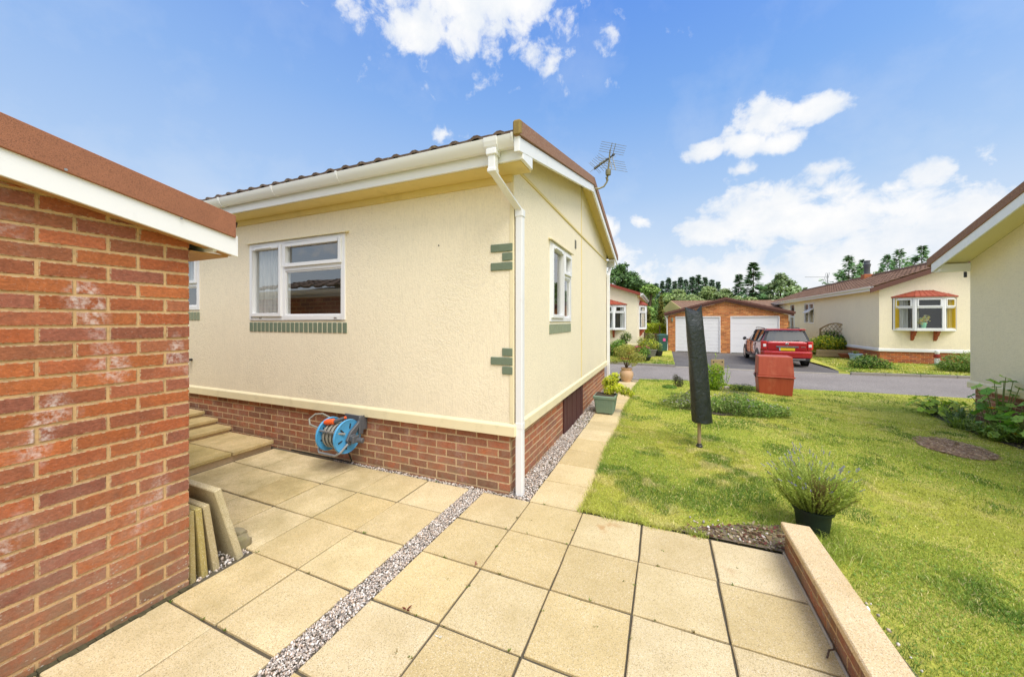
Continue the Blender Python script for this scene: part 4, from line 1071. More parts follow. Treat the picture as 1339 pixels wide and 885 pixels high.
for i, (x, y, s, lb) in enumerate(((2.42, 6.95, .085, 'pale rounded stone at the foot of the sign'), (2.62, 7.0, .07, 'smaller pale stone between the sign and the dark heather'), (2.2, 6.75, .06, 'flat pale stone in front of the lime shrub'))):
    rock('stone', lb, (x, y, ztf(x, y)+s*.45), (s*1.3, s, s*.8), 11+i, mat='concrete')

# potted lavender at the end of the low wall
lav_c = Vector((2.24, .33, 0.0))
m = MB(); m.lathe([(.105, -.03), (.108, .02), (.125, .19), (.140, .19), (.142, .215), (.128, .217), (.122, .19), (.02, .185)], (0, 0, 0), 32)
pt = m.build('plant_pot', M['dark_pot'], smooth=35); pt.location = (2.26, .40, -.01); pt.scale = (.9, .9, .86); tag(pt, 'dark green plastic pot holding the lavender at the end of the low wall', 'plant pot')
rs = np.random.default_rng(12); lv = thing('lavender_plant', 'bushy lavender with sparse violet spikes in the dark pot by the low wall', 'lavender', (2.26, .40, .155)); world()
VL = []; FL = []; CL = []; P = []; D = []; CC = []; FP = []; FD = []
def ribbon(pts, w, c):
    o = sum(len(v) for v in VL); vs = []
    for i, p in enumerate(pts):
        ww = w*(1-.75*i/(len(pts)-1)); vs += [p-Vector((ww, ww*.3, 0)), p+Vector((ww, ww*.3, 0))]
    VL.append(np.array([v[:] for v in vs])); FL.append(np.array([(o+2*i, o+2*i+1, o+2*i+3, o+2*i+2) for i in range(len(pts)-1)])); CL.append(np.tile(c, (len(pts)-1, 1)))
rr = random.Random(77)
for i in range(760):
    a = rr.uniform(0, 6.283); q = math.sqrt(rr.random()); r0 = .10*q; tilt = q*.85+rr.uniform(-.12, .12)
    L_ = rr.uniform(.18, .29); 
    if q > .8: L_ *= .92
    L_ *= 1+.38*noise.noise(Vector((math.cos(a)*1.6, math.sin(a)*1.6, q*2.2)))
    dirv = Vector((math.cos(a)*math.sin(tilt), math.sin(a)*math.sin(tilt), math.cos(tilt))); b = Vector((math.cos(a)*r0, math.sin(a)*r0, 0.0)); pts = []
    for t in (0, .33, .66, 1): pts.append(b+dirv*(L_*t)+Vector((0, 0, .06*t*t*q))+Vector((rr.uniform(-.006, .006), rr.uniform(-.006, .006), 0)))
    c = np.array(mulc(rr.choice(G_LAV), rr.uniform(.75, 1.2))); c = np.array(hexc('#7C6A48')) if (rr.random() < .06 or (abs(a-4.6) < .35 and .3 < q < .8)) else c; ribbon(pts, .0018, c*.85)
    for k in range(17):
        t = .12+.88*k/16; j = min(2, int(t*3)); f = t*3-j; p = pts[j].lerp(pts[j+1], f); bb_ = rr.uniform(0, 6.28)
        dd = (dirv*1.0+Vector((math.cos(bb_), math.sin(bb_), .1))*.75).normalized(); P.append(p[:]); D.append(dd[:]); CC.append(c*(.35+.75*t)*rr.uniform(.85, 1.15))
for i in range(70):
    a = rr.uniform(0, 6.283); q = math.sqrt(rr.random())*.95+.1; tilt = q*.95; L_ = rr.uniform(.31, .43)
    dirv = Vector((math.cos(a)*math.sin(tilt), math.sin(a)*math.sin(tilt), math.cos(tilt))); pts = [dirv*(.15+(L_-.15)*t)+Vector((0, 0, .05*t*t)) for t in (0, .33, .66, 1)]
    ribbon(pts, .0013, np.array(hexc('#8CA060')))
    for k in range(10): FP.append((pts[3]+dirv*(.004*k-.03)+Vector((rr.uniform(-.003, .003), rr.uniform(-.003, .003), 0)))[:]); FD.append((dirv+Vector((rr.uniform(-1, 1), rr.uniform(-1, 1), .3))*.8).normalized()[:])
P = np.array(P); D = np.array(D); N = np.cross(D, rnd_dirs(rs, len(P))); V, F = leaf_quads(P, D, N, rs.uniform(.018, .034, len(P)), rs.uniform(.0042, .0066, len(P)))
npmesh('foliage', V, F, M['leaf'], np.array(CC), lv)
npmesh('stem', np.concatenate(VL), np.concatenate(FL), M['leaf'], np.concatenate(CL), lv)
P = np.array(FP); D = np.array(FD); N = np.cross(D, rnd_dirs(rs, len(P))); V, F = leaf_quads(P, D, N, .010*np.ones(len(P)), .006*np.ones(len(P)))
npmesh('blossoms', V, F, M['petal'], np.array([hexc('#8884BC'), hexc('#9C98C8'), hexc('#7672A8')])[rs.integers(0, 3, len(P))], lv)

# green square planter with its yellow shrub on the path
m = MB()
def frs(m, w0, w1, z0, z1, cx, cy):
    P = [(cx-w0, cy-w0, z0), (cx+w0, cy-w0, z0), (cx+w0, cy+w0, z0), (cx-w0, cy+w0, z0), (cx-w1, cy-w1, z1), (cx+w1, cy-w1, z1), (cx+w1, cy+w1, z1), (cx-w1, cy+w1, z1)]
    m.add(P, [(0, 3, 2, 1), (4, 5, 6, 7)]+[(i, (i+1) % 4, 4+(i+1) % 4, 4+i) for i in range(4)])
pq = thing('square_planter', 'square sage green plastic planter with ribbed sides on the slab path', 'planter', (.315, 3.32, 0))
frs(m, .135, .165, .02, .255, .315, 3.32)
for dx in (-.1, .1):
    for dy in (-.1, .1): m.box(.315+dx-.02, .315+dx+.02, 3.32+dy-.02, 3.32+dy+.02, .0, .0195)
m.build('body', M['green_pot'], pq, bevel=.006)
m = MB(); frs(m, .178, .185, .256, .31, .315, 3.32); rim = m.build('rim', M['green_pot'], pq, bevel=.008)
m = MB(); frs(m, .16, .16, .3105, .314, .315, 3.32); m.build('soil', M['soil'], rim)
m = MB()
for k in range(11):
    a = -.12+.024*k
    for (u_, n_) in (((1, 0, 0), (0, -1, 0)), ((0, 1, 0), (1, 0, 0)), ((0, 1, 0), (-1, 0, 0))):
        u_, n_ = Vector(u_), Vector(n_); c0 = Vector((.315, 3.32, 0)); 
        P = [c0+u_*(a-.004)+n_*.137+Vector((0, 0, .03)), c0+u_*(a+.004)+n_*.137+Vector((0, 0, .03)), c0+u_*(a*1.15+.004)+n_*.167+Vector((0, 0, .24)), c0+u_*(a*1.15-.004)+n_*.167+Vector((0, 0, .24))]
        Q = [p+n_*.005 for p in P]; m.add(P+Q, [(4, 5, 6, 7)]+[(i, (i+1) % 4, 4+(i+1) % 4, 4+i) for i in range(4)])
m.build('rib', M['green_pot'], pq); world()
shrub('yellow_shrub', 'bright yellow-green shrub spreading out of the square green planter', 'shrub', (.40, 3.36, .30), [(-.03, 0, .10, .10, .1, .1), (.10, .02, .13, .12, .12, .08), (.22, .04, .08, .11, .1, .07), (0, 0, .26, .11, .1, .07), (.06, .03, .33, .08, .08, .05), (.3, .05, .04, .07, .07, .05), (-.09, 0, .2, .06, .06, .06)],
      3800, .034, .016, G_YEL, 51, stems=brs(5, 6, .14, .25, .007), up=.8, dark=.75)
# urn with a twiggy shrub at the end of the path
m = MB(); m.lathe([(.10, 0), (.11, .03), (.155, .12), (.175, .20), (.165, .27), (.125, .315), (.13, .34), (.15, .36), (.145, .375), (.115, .37), (.10, .32), (0, .31)], (0, 0, 0), 32)
u0 = m.build('urn', M['urn'], smooth=40); u0.location = (.33, 6.85, -.03); tag(u0, 'pale terracotta bellied urn at the road end of the slab path', 'urn')
shrub('twiggy_shrub', 'open twiggy olive-yellow shrub growing from the terracotta urn', 'shrub', (.33, 6.85, .3), [(.0, 0, .40, .3, .3, .12), (-.32, 0, .24, .26, .25, .10), (.26, .05, .30, .22, .25, .12), (.02, 0, .58, .2, .2, .09), (.15, 0, .15, .12, .12, .07), (-.1, .1, .50, .26, .22, .1)],
      3000, .045, .018, [hexc(h) for h in ('#B4B456', '#C0BC60', '#9CA048', '#CCC470')], 52, stems=brs(6, 9, .36, .42, .012))

# =================================================================== NEIGHBOURING HOUSE
nb = thing('park_bungalow', 'cream neighbouring bungalow across the lawn, its deep soffit and brown verge rising out of view', 'bungalow', (6.28, 6.17, -.2))
NX, NY0, NY1 = 6.28, 6.17, -.6; sN = .405; zN = 2.63; apN = 2.75
zs_ = lambda y: zN+sN*(NY0-y) if y > apN else zN+sN*(NY0-apN)-sN*(apN-y)
m = MB(); facade(m, (NX, NY0, 0), (0, -1, 0), (-1, 0, 0), NY0-NY1, .44, 2.6, [])
m.quad((NX, NY0, 2.6), (NX, NY0, zN), (NX, apN, zs_(apN)), (NX, NY1, zs_(NY1)), (NX, NY1, 2.6)); m.quad((NX, NY0, .44), (NX+9, NY0, .44), (NX+9, NY0, 2.7), (NX, NY0, 2.7)); m.quad((NX, NY1, .44), (NX, NY1, 2.7), (NX+9, NY1, 2.7), (NX+9, NY1, .44))
m.build('wall', M['render_duller'], nb)
m = MB(); bricks(m, (NX+.04, NY0-.04, 0), (0, -1, 0), (-1, 0, 0), NY0-NY1-.08, -.25, 9, BRICK_PLINTH, rnd=rb)
pl = m.build('plinth', M['brick_plinth'], nb); m = MB(); m.box(NX+.0435, NX+8.9, NY1+.05, NY0-.0435, -.25, .42); m.build('mortar', M['mortar_grey'], pl)
m = MB(); prof = [(0, .375), (.03, .375), (.03, .47), (.0, .505)]; m.prism(prof, (NX, NY0+.03, 0), (-1, 0, 0), (0, 0, 1), (0, -1, 0), 0, NY0-NY1); m.prism(prof, (NX, NY0, 0), (0, 1, 0), (0, 0, 1), (1, 0, 0), 0.001, 9); m.build('base_trim', M['cream_trim'], nb, bevel=.005)
m = MB(); m.box(NX-.012, NX+.004, NY1, 4.86, 3.0, 3.026); m.build('cover_strip', M['soffit'], nb)
m = MB(); m.tube([(NX+.01, 4.55, .87), (NX-.03, 4.55, .875), (NX-.045, 4.54, .85)], .006, 6); m.tube([(NX-.004, 4.56, .86), (NX-.004, 4.56, .78)], .004, 5); m.build('wall_hook', M['black'], nb)
BX = 5.86
m = MB(); ye = 6.34
m.quad((NX+.001, ye, zN-sN*(ye-NY0)+.004), (BX+.02, ye, zN-sN*(ye-NY0)+.004), (BX+.02, apN, zs_(apN)+.004), (NX+.001, apN, zs_(apN)+.004)); m.quad((NX+.001, apN, zs_(apN)+.004), (BX+.02, apN, zs_(apN)+.004), (BX+.02, NY1, zs_(NY1)), (NX+.001, NY1, zs_(NY1)))
m.build('soffit', M['soffit_pale'], nb)
m = MB(); m.box(BX+.02, NX+.3, 6.16, 6.33, 2.465, 2.60); m.build('eaves_box', M['upvc'], nb, bevel=.006)
zB = lambda y: 2.475+.385*(6.30-y)
def nbb(m, z0, z1, x0, x1, ye):
    m.prism([(ye, zB(ye)+z0), (ye, zB(ye)+z1), (apN, zB(apN)+z1), (apN, zB(apN)+z0)], (0, 0, 0), (0, 1, 0), (0, 0, 1), (1, 0, 0), x0, x1)
    f = lambda y: zB(apN)-.385*(apN-y); m.prism([(apN, f(apN)+z0), (apN, f(apN)+z1), (NY1-.2, f(NY1-.2)+z1), (NY1-.2, f(NY1-.2)+z0)], (0, 0, 0), (0, 1, 0), (0, 0, 1), (1, 0, 0), x0, x1)
m = MB(); nbb(m, 0, .165, BX-.015, BX+.01, 6.32); m.build('bargeboard', M['upvc'], nb, bevel=.004)
m = MB(); nbb(m, .155, .305, BX-.03, BX+.05, 6.42); m.build('verge', M['verge_house'], nb, bevel=.008)
m = MB(); sl = Vector((0, -1, .385)).normalized(); sl2 = Vector((0, 1, .385)).normalized(); tiles(m, (BX+.05, 6.45, zB(6.45)+.27), (1, 0, 0), 9, sl, 3.96); tiles(m, (BX+.05, -.93, zB(6.43)+.27), (1, 0, 0), 9, sl2, 3.96); m.build('roof', M['tile_dark'], nb, smooth=25)
m = MB(); m.tube([(NX-.035, NY0+.05, 2.45), (NX-.035, NY0+.05, 2.35)], .02, 6); m.build('gutter_stub', M['black'], nb)
world()
# plants along the neighbour
def big_leaf_plant(label, loc, n, h, spread, leaf, cols, seed, flowers=0):
    rs = np.random.default_rng(seed); rr = random.Random(seed); root = bpy.data.objects.new('leafy_plant', None); col.objects.link(root); root.location = loc; tag(root, label, 'plant', 'leafy plants along the neighbouring wall')
    V = []; F = []; C = []; m = MB()
    for i in range(n):
        a = rr.uniform(0, 6.28); q = math.sqrt(rr.random()); hh = h*rr.uniform(.35, 1)*(1-.35*q); p = Vector((math.cos(a)*spread*q, math.sin(a)*spread*q, hh)); b = Vector((p.x*.25, p.y*.25, 0))
        m.tube([b, b.lerp(p, .6)+Vector((0, 0, .05)), p], [.008, .006, .004], 5)
        R_ = leaf*rr.uniform(.6, 1.15); nrm = Vector((math.cos(a)*q*.8+rr.uniform(-.4, .4), math.sin(a)*q*.8+rr.uniform(-.4, .4), 1)).normalized(); ax = nrm.orthogonal().normalized(); ay = nrm.cross(ax); c = np.array(rr.choice(cols))*rr.uniform(.7, 1.2)
        o = len(V); V.append((p-nrm*R_*.15)[:]); K = 14; rot = rr.uniform(0, 6.28)
        for k in range(K):
            t = 2*math.pi*k/K; rad = R_*(1 if k % 2 == 0 else .78)*(1-.0*t); V.append((p+(ax*math.cos(t+rot)+ay*math.sin(t+rot))*rad+nrm*(.12*R_*math.sin(t*3+i)-.1*R_))[:])
        for k in range(0, K, 1): F.append((o, o+1+k, o+1+(k+1) % K, o)); C.append(c*(.9+.2*(k % 2)))
    me_F = np.array([(f[0], f[1], f[2]) for f in F]); npmesh('foliage', np.array(V), me_F, M['leaf'], np.array(C), root)
    m.build('stem', M['stem'], root, smooth=True)
    if flowers:
        parts = []
        for i in range(flowers):
            a = rr.uniform(0, 6.28); p = np.array([[math.cos(a)*spread*.6, math.sin(a)*spread*.6, h*rr.uniform(.2, .55)]])
            for k in range(6):
                t = k*math.pi/3; D = np.array([[math.cos(t), math.sin(t), .5]]); D /= np.linalg.norm(D); v, f = leaf_quads(p, D, np.array([[0, 0, 1.]]), [.06], [.05]); parts.append((v, f, np.array([hexc('#E8B41C')])))
        V, F, C = cat(parts); npmesh('blossoms', V, F, M['petal'], C, root)
GL = [hexc(h) for h in ('#7EAE48', '#8EBC54', '#6E9E40', '#A4C860', '#98BC50')]
big_leaf_plant('lowest leafy plant with a yellow bloom at the far corner of the neighbouring wall', (5.98, 6.35, -.2), 60, .40, .42, .075, [hexc('#B0CC48'), hexc('#A0BE40'), hexc('#C0D860')], 61, 2)
big_leaf_plant('tall lobed-leaf plant topping the plinth trim of the neighbouring wall', (6.08, 5.22, -.2), 34, 1.0, .30, .085, GL, 62, 1)
big_leaf_plant('broad-leaved plant climbing over the plinth nearest the edge of view', (6.05, 4.45, -.2), 36, .8, .32, .10, GL, 63, 2)
big_leaf_plant('trailing leafy plant with orange-yellow bloom between the two taller wall plants', (5.88, 4.72, -.2), 22, .36, .3, .075, GL, 64, 2)
rs = np.random.default_rng(65)
def strap_plant(label, loc, n, h, spread, cols, seed, w=.012):
    rr = random.Random(seed); root = bpy.data.objects.new('strap_leaf_plant', None); col.objects.link(root); root.location = loc; tag(root, label, 'plant'); V = []; F = []; C = []
    for i in range(n):
        a = rr.uniform(0, 6.28); r = rr.uniform(.1, 1)*spread; b = Vector((rr.uniform(-.3, .3)*spread, rr.uniform(-.3, .3)*spread, 0)); hh = h*rr.uniform(.5, 1); s = Vector((-math.sin(a), math.cos(a), 0))*w*rr.uniform(.6, 1.2); o = len(V)
        for t in (0, .25, .5, .75, 1): p = b+Vector((math.cos(a)*r*t, math.sin(a)*r*t, hh*(1.6*t-.8*t*t*(1+.4*r/spread)))); k = 1-.85*t**2; V += [(p-s*k)[:], (p+s*k)[:]]
        for j in range(4): F.append((o+2*j, o+2*j+1, o+2*j+3, o+2*j+2)); C.append(np.array(rr.choice(cols))*rr.uniform(.7, 1.15))
    npmesh('foliage', np.array(V), np.array(F), M['leaf'], np.array(C), root)
strap_plant('grey-green bladed plant at the foot of the neighbouring corner', (5.95, 5.85, -.2), 70, .4, .4, [hexc('#8A9C78'), hexc('#7A9060'), hexc('#6C8A44')], 66)
strap_plant('dense dark grassy clump under the leafy wall plants', (5.78, 4.75, -.2), 220, .34, .45, [hexc('#6C8438'), hexc('#7E9440'), hexc('#9CA85C')], 67)
strap_plant('pale grassy clump under the tall lobed-leaf wall plant', (5.72, 5.3, -.2), 130, .28, .38, [hexc('#7C9438'), hexc('#8CA048'), hexc('#667C30')], 68)
m = MB(); pb = [(5.85, 6.5), (5.72, 5.6), (5.68, 4.9), (5.75, 4.2), (6.3, 4.0), (6.3, 6.6)]; m.add([(x, y, ztf(x, y)+.012) for x, y in pb], [tuple(range(len(pb)))][:]); tag(m.build('wall_bed', M['soil']), kind='structure')
# bare patch in the lawn
m = MB(); rr = random.Random(4); c0 = Vector((4.85, 3.87, 0)); ru = Vector((.29, -.22, 0)); rv = Vector((.25, .43, 0)); N = 40; ring_ = []
for k in range(N):
    a = 2*math.pi*k/N; e = 1+.10*noise.noise(Vector((math.cos(a)*2, math.sin(a)*2, 3))); ca, sa = math.cos(a), math.sin(a); sx = abs(ca)**1.0*(1 if ca > 0 else -1); sy = abs(sa)**1.0*(1 if sa > 0 else -1); p = c0+ru*sx*e+rv*sy*e; ring_.append((p.x, p.y, ztf(p.x, p.y)+.012))
m.add(ring_, [tuple(range(N))]); tag(m.build('bare_earth_patch', M['bare']), kind='structure')
# =================================================================== ACROSS THE ROAD
def bay(root, o, u, n, W, zb, zt_, proj, cham, roof_mat, nm='bay_window', roof_over=.06, roof_h=.28, curt=(), brackets=(), thr=None):
    """three-sided bay: o = wall point at the bay's start (z=0)"""
    o, u, n = Vector(o), Vector(u), Vector(n); H = zt_-zb
    P = [o, o+u*cham+n*proj, o+u*(W-cham)+n*proj, o+u*W]
    frame = None; tr = thr or H*.68
    b = MB(); b.prism([(0, 0), (cham, -proj), (W-cham, -proj), (W, 0)], o+Vector((0, 0, zb-.05)), u, -n, (0, 0, 1), 0, .05) if False else b.add([p+Vector((0, 0, z)) for z in (zb-.05, zb) for p in P], [(3, 2, 1, 0), (4, 5, 6, 7), (0, 1, 5, 4), (1, 2, 6, 5), (2, 3, 7, 6)])
    base = b.build(nm, M['upvc_far'], root, bevel=.004)
    for i in range(3):
        a, c = P[i], P[i+1]; uu = (c-a).normalized(); w = (c-a).length; nn = Vector((uu.y, -uu.x, 0))
        if nn.dot(n) < 0: nn = -nn
        wroot = base
        fr = MB(); oo = a+Vector((0, 0, zb))
        ring(fr, oo, uu, nn, .003, w-.003, 0, H, .06, -.05, .0)
        fr.basis(oo, uu, nn, .063, w-.063, -.048, -.003, tr-.025, tr+.025)
        ring(fr, oo, uu, nn, .07, w-.07, tr+.03, H-.062, .045, -.04, .014)
        fr.build('frame', M['upvc_far'], base, bevel=.003)
        for z0, z1 in ((.06, tr-.025), (tr+.07, H-.105)):
            g = MB(); q = [oo+uu*(.06 if z0 < .1 else .112)+nn*-.025+Vector((0, 0, z0)), oo+uu*(w-(.06 if z0 < .1 else .112))+nn*-.025+Vector((0, 0, z0)), oo+uu*(w-(.06 if z0 < .1 else .112))+nn*-.025+Vector((0, 0, z1)), oo+uu*(.06 if z0 < .1 else .112)+nn*-.025+Vector((0, 0, z1))]
            if uu.cross(nn).z > 0: q = q[::-1]
            g.quad(*q); g.build('pane', M['glass_far'], base)
    r = MB(); A = lambda a, d, z: o+u*a-n*d+Vector((0, 0, z)); B_ = [A(.02, .7, zb-.1), A(W-.02, .7, zb-.1), A(W-.02, .7, zt_+.05), A(.02, .7, zt_+.05)]; C_ = [A(.02, -.0, zb-.1), A(W-.02, -.0, zb-.1), A(W-.02, 0, zt_+.05), A(.02, 0, zt_+.05)]
    r.quad(*B_); [r.quad(B_[i], B_[(i+1) % 4], C_[(i+1) % 4], C_[i]) for i in range(4)]
    r.quad(*[p+Vector((0, 0, zt_)) for p in P]); r.build('room_recess', M['interior'], base)
    for a0, a1, d, mt, f in curt:
        c = MB(); curtain_strip(c, o, u, n, a0, a1, zb+.02, zt_-.02, d, f, .03); c.build('curtain', M[mt], base, smooth=True)
    rf = MB(); e = roof_over; Q = [o-u*e, o+u*(cham-e*.4)+n*(proj+e), o+u*(W-cham+e*.4)+n*(proj+e), o+u*(W+e)]; T = [o+u*cham*1.35, o+u*(W-cham*1.35)]
    zq = zt_+.002; rf.add([*(p+Vector((0, 0, zq)) for p in Q), *(p+Vector((0, 0, zq+.045)) for p in Q), *(p+n*.02+Vector((0, 0, zq+roof_h)) for p in T)],
                          [(3, 2, 1, 0), (0, 1, 5, 4), (1, 2, 6, 5), (2, 3, 7, 6), (5, 6, 9, 8), (4, 5, 8), (6, 7, 9)])
    def seam(p, q): rf.tube([p, q], .012, 5)
    for k in range(6):
        t = k/5; p = (Q[1]).lerp(Q[2], t)+Vector((0, 0, zq+.047)); q = T[0].lerp(T[1], t)+n*.02+Vector((0, 0, zq+roof_h)); seam(p, q)
    for k in (1, 2):
        t = k/3; seam(Q[0].lerp(Q[1], t)+Vector((0, 0, zq+.047)), (Q[0]+Vector((0, 0, zq+.045))).lerp(T[0]+n*.02+Vector((0, 0, zq+roof_h)), .25+.5*t)); seam(Q[3].lerp(Q[2], t)+Vector((0, 0, zq+.047)), (Q[3]+Vector((0, 0, zq+.045))).lerp(T[1]+n*.02+Vector((0, 0, zq+roof_h)), .25+.5*t))
    rf.build('canopy_roof', M[roof_mat], root)
    for a in brackets:
        m = MB(); m.prism([(0, 0), (.26, 0), (.26, -.06), (.20, -.10), (.19, -.17), (.10, -.24), (.09, -.31), (.0, -.40)], o+u*a+Vector((0, 0, zb-.052)), n, (0, 0, 1), u, -.045, .045); m.build('corbel', M['timber_red'], root, bevel=.006)
    return base
# ---- far bungalow with the bay window
FX, FY = 9.38, 16.57
fb = thing('park_bungalow', 'cream bungalow across the road with a bay window under a red canopy and red-brown roof', 'bungalow', (FX, FY, -.2))
RX, RZ, sF = 11.75, 4.02, .385
zf = lambda x: RZ-.16-sF*abs(x-RX)
hb = []
m = MB(); facade(m, (FX, FY, 0), (1, 0, 0), (0, -1, 0), 4.74, .42, 2.93, [(.40, 2.28, 1.20, 2.50)])
m.quad((FX, FY, 2.93), (FX+4.74, FY, 2.93), (RX, FY, zf(RX)))
facade(m, (FX, FY+17, 0), (0, -1, 0), (-1, 0, 0), 17, .42, 2.93, [(17-8.55, 17-6.98, 1.405, 2.65), (17-11.3, 17-10.42, .3, 2.72)])
m.build('wall', M['render'], fb)
m = MB(); bricks(m, (FX+.03, FY+.03, 0), (1, 0, 0), (0, -1, 0), 4.68, -.22, 8, BRICK_RED, rnd=rb)
pl = m.build('plinth', M['brick_far'], fb); m = MB(); bricks(m, (FX+.03, FY+17, 0), (0, -1, 0), (-1, 0, 0), 16.91, -.22, 8, BRICK_RED, rnd=rb); m.build('plinth', M['brick_far'], fb); m = MB(); m.box(FX+.0335, FX+4.7, FY+.0335, FY+17, -.25, .4); m.build('mortar', M['mortar'], pl)
m = MB(); prof = [(0, .32), (.03, .32), (.03, .42), (.0, .44)]; m.prism(prof, (FX-.03, FY, 0), (0, -1, 0), (0, 0, 1), (1, 0, 0), 0, 4.8); m.prism(prof, (FX, FY, 0), (-1, 0, 0), (0, 0, 1), (0, 1, 0), 0.001, 17); m.build('base_trim', M['upvc_far'], fb, bevel=.004)
bay(fb, (9.80, FY, 0), (1, 0, 0), (0, -1, 0), 1.85, 1.22, 2.49, .34, .50, 'metal_red', curt=((.05, .17, .05, 'curtain_yellow', 3), (.17, .42, .07, 'curtain', 4), (.62, .72, .12, 'curtain', 2), (1.42, 1.55, .07, 'curtain', 2), (1.55, 1.80, .05, 'curtain_yellow', 4)), brackets=(.57, 1.24))
window(fb, (FX, FY+8.55, 1.405), (0, -1, 0), (-1, 0, 0), 1.57, 1.245, [(0, .785, 0, 1.245, True), (.785, 1.57, .85, 1.245, True), (.785, 1.57, 0, .85, False)], glass='glass_far', frame_mat='upvc_far')
m = MB(); o_ = Vector((FX-.02, FY+7.72, 2.28)); m.basis(o_, (0, -1, 0), Vector((-1, 0, -.8)).normalized(), 0, .72, 0, .40, 0, .035, w=Vector((-.6, 0, .8)).normalized()); m.build('open_vent', M['upvc_far'], fb)
dr = window(fb, (FX, FY+11.3, .3), (0, -1, 0), (-1, 0, 0), .88, 2.42, [(0, .88, 1.55, 2.42, False), (0, .88, 0, 1.55, True)], name='door', glass='glass_far', frame_mat='upvc_far', curtains=[(.08, .8, .4, 1.5, .1, 'curtain', 5)])
m = MB(); v = Vector((1, 0, sF)).normalized(); v2 = Vector((-1, 0, sF)).normalized()
tiles(m, (9.03, FY-.28, zf(9.03)+.13), (0, 1, 0), 17.3, v, (RX-9.03)/v.x, tw=.30, course=.33, amp=.03, step=.03); tiles(m, (2*RX-9.03, FY-.28, zf(9.03)+.13), (0, 1, 0), 17.3, v2, (RX-9.03)/v.x, amp=.03); m.tube([(RX, FY-.28, RZ+.0), (RX, FY+17, RZ+.0)], .09, 8)
m.build('roof', M['tile_red'], fb, smooth=25)
m = MB()
for s in (-1, 1):
    xe = RX+s*(RX-8.98); m.prism([(xe, zf(xe)-.09), (RX, zf(RX)-.09), (RX, zf(RX)+.10), (xe, zf(xe)+.10)], (0, FY-.30, 0), (1, 0, 0), (0, 0, 1), (0, 1, 0), 0, .03)
m.build('bargeboard', M['verge_dark'], fb, bevel=.004)
m = MB(); m.box(9.10, FX, FY-.25, FY+17, 2.86, 2.87); m.build('soffit', M['soffit'], fb)
m = MB(); m.box(9.08, 9.10, FY-.26, FY+17, 2.80, 2.98); m.build('fascia', M['upvc_far'], fb); m = MB(); m.prism([(0, 0), (0, -.08), (-.03, -.10), (-.08, -.06), (-.1, 0)], (9.079, FY-.24, 2.98), (1, 0, 0), (0, 0, 1), (0, 1, 0), 0, 17); m.build('gutter', M['upvc_far'], fb)
cz = zf(11.55)+.1; m = MB(); m.box(11.35, 11.75, 22.8, 23.2, cz-.1, cz+.24); ch = m.build('chimney', M['terracotta'], fb, bevel=.02); m = MB(); m.lathe([(.17, .24), (.17, .27), (.13, .28), (.13, .62), (.15, .66), (.15, .74), (.17, .76), (.17, .80), (.13, .82), (.12, .95), (.15, .97), (.14, 1.0), (0, 1.0)], (11.55, 23.0, cz), 16); m.build('flue', M['dark_grey'], ch, smooth=35)
world()
fa = thing('tv_aerial', 'thin pale aerial standing above the far bungalow roof beside its chimney side slope', 'aerial', (11.75, 28.8, 4.0)); e1 = Vector((.92, .39, 0))
m = MB(); m.tube([(11.75, 28.8, 3.95), (11.75, 28.8, 4.85)], .025, 6); m.build('mast', M['grey_metal'], fa); m = MB(); b0 = Vector((11.75, 28.8, 4.62)); m.tube([b0+e1*.1, b0-e1*1.6], .014, 5); m.build('boom', M['grey_metal'], fa)
m = MB(); [m.tube([b0-e1*(.05+k*.12)+Vector((0, 0, -.32)), b0-e1*(.05+k*.12-.2)+Vector((0, 0, .32))], .012, 5) for k in range(3)]; m.build('reflector', M['grey_metal'], fa); world()
# vase on the bay sill
va = thing('vase', 'green glass vase of yellow and white flowers standing in the far bay window', 'vase', (10.66, FY-.12, 1.225))
m = MB(); m.lathe([(.05, 0), (.06, .05), (.085, .25), (.075, .27), (.06, .26), (.04, .02)], (10.66, FY-.12, 1.227), 16); m.build('body', M['green_vase'], va, smooth=True); world()
rs = np.random.default_rng(71); V, F, C = blob_leaves(rs, [(0, 0, .38, .16, .10, .12), (.08, 0, .48, .1, .08, .08), (-.1, 0, .3, .1, .08, .1)], 260, .07, .035, [hexc('#F4E880'), hexc('#FFFCE8'), hexc('#9CC070'), hexc('#F0C840')], dark=.8); npmesh('blossoms', V, F, M['petal'], C, va)
# planting and oddments at the far bungalow
shrub('round_shrub', 'low dark flowering shrub on the verge near the pale blue pot', 'shrub', (7.95, 13.95, -.17), [(-.1, 0, .2, .42, .4, .24), (.35, .1, .18, .38, .35, .22), (.1, .2, .32, .34, .34, .2)], 3600, .06, .032, [*G_MID, *G_DARK, hexc('#8A8C4C')], 81, flowers=(26, .03, [hexc('#D8D8A0')], .3))
shrub('round_shrub', 'lighter rounded shrub on the verge partly hidden by the neighbouring wall', 'shrub', (10.35, 14.0, -.17), [(0, 0, .3, .5, .45, .34), (.4, .1, .35, .45, .4, .38), (-.25, 0, .2, .3, .3, .2)], 4200, .06, .035, [*G_OLIVE, *G_MID], 82)
shrub('yellow_shrub', 'yellow-leaved shrub in front of the lattice trellis', 'shrub', (8.62, 19.6, .1), [(0, 0, .4, .5, .5, .36), (.5, .1, .35, .45, .4, .3), (-.5, 0, .3, .4, .4, .3)], 3200, .09, .05, [*G_YEL, hexc('#D8C828'), *G_MID], 83)
shrub('dark_shrub', 'dark green shrub growing up behind the yellow one at the trellis', 'shrub', (9.05, 20.3, .1), [(0, 0, .5, .5, .4, .5), (.3, -.5, .4, .35, .4, .35)], 2200, .09, .05, [*G_DARK, *G_MID], 84)
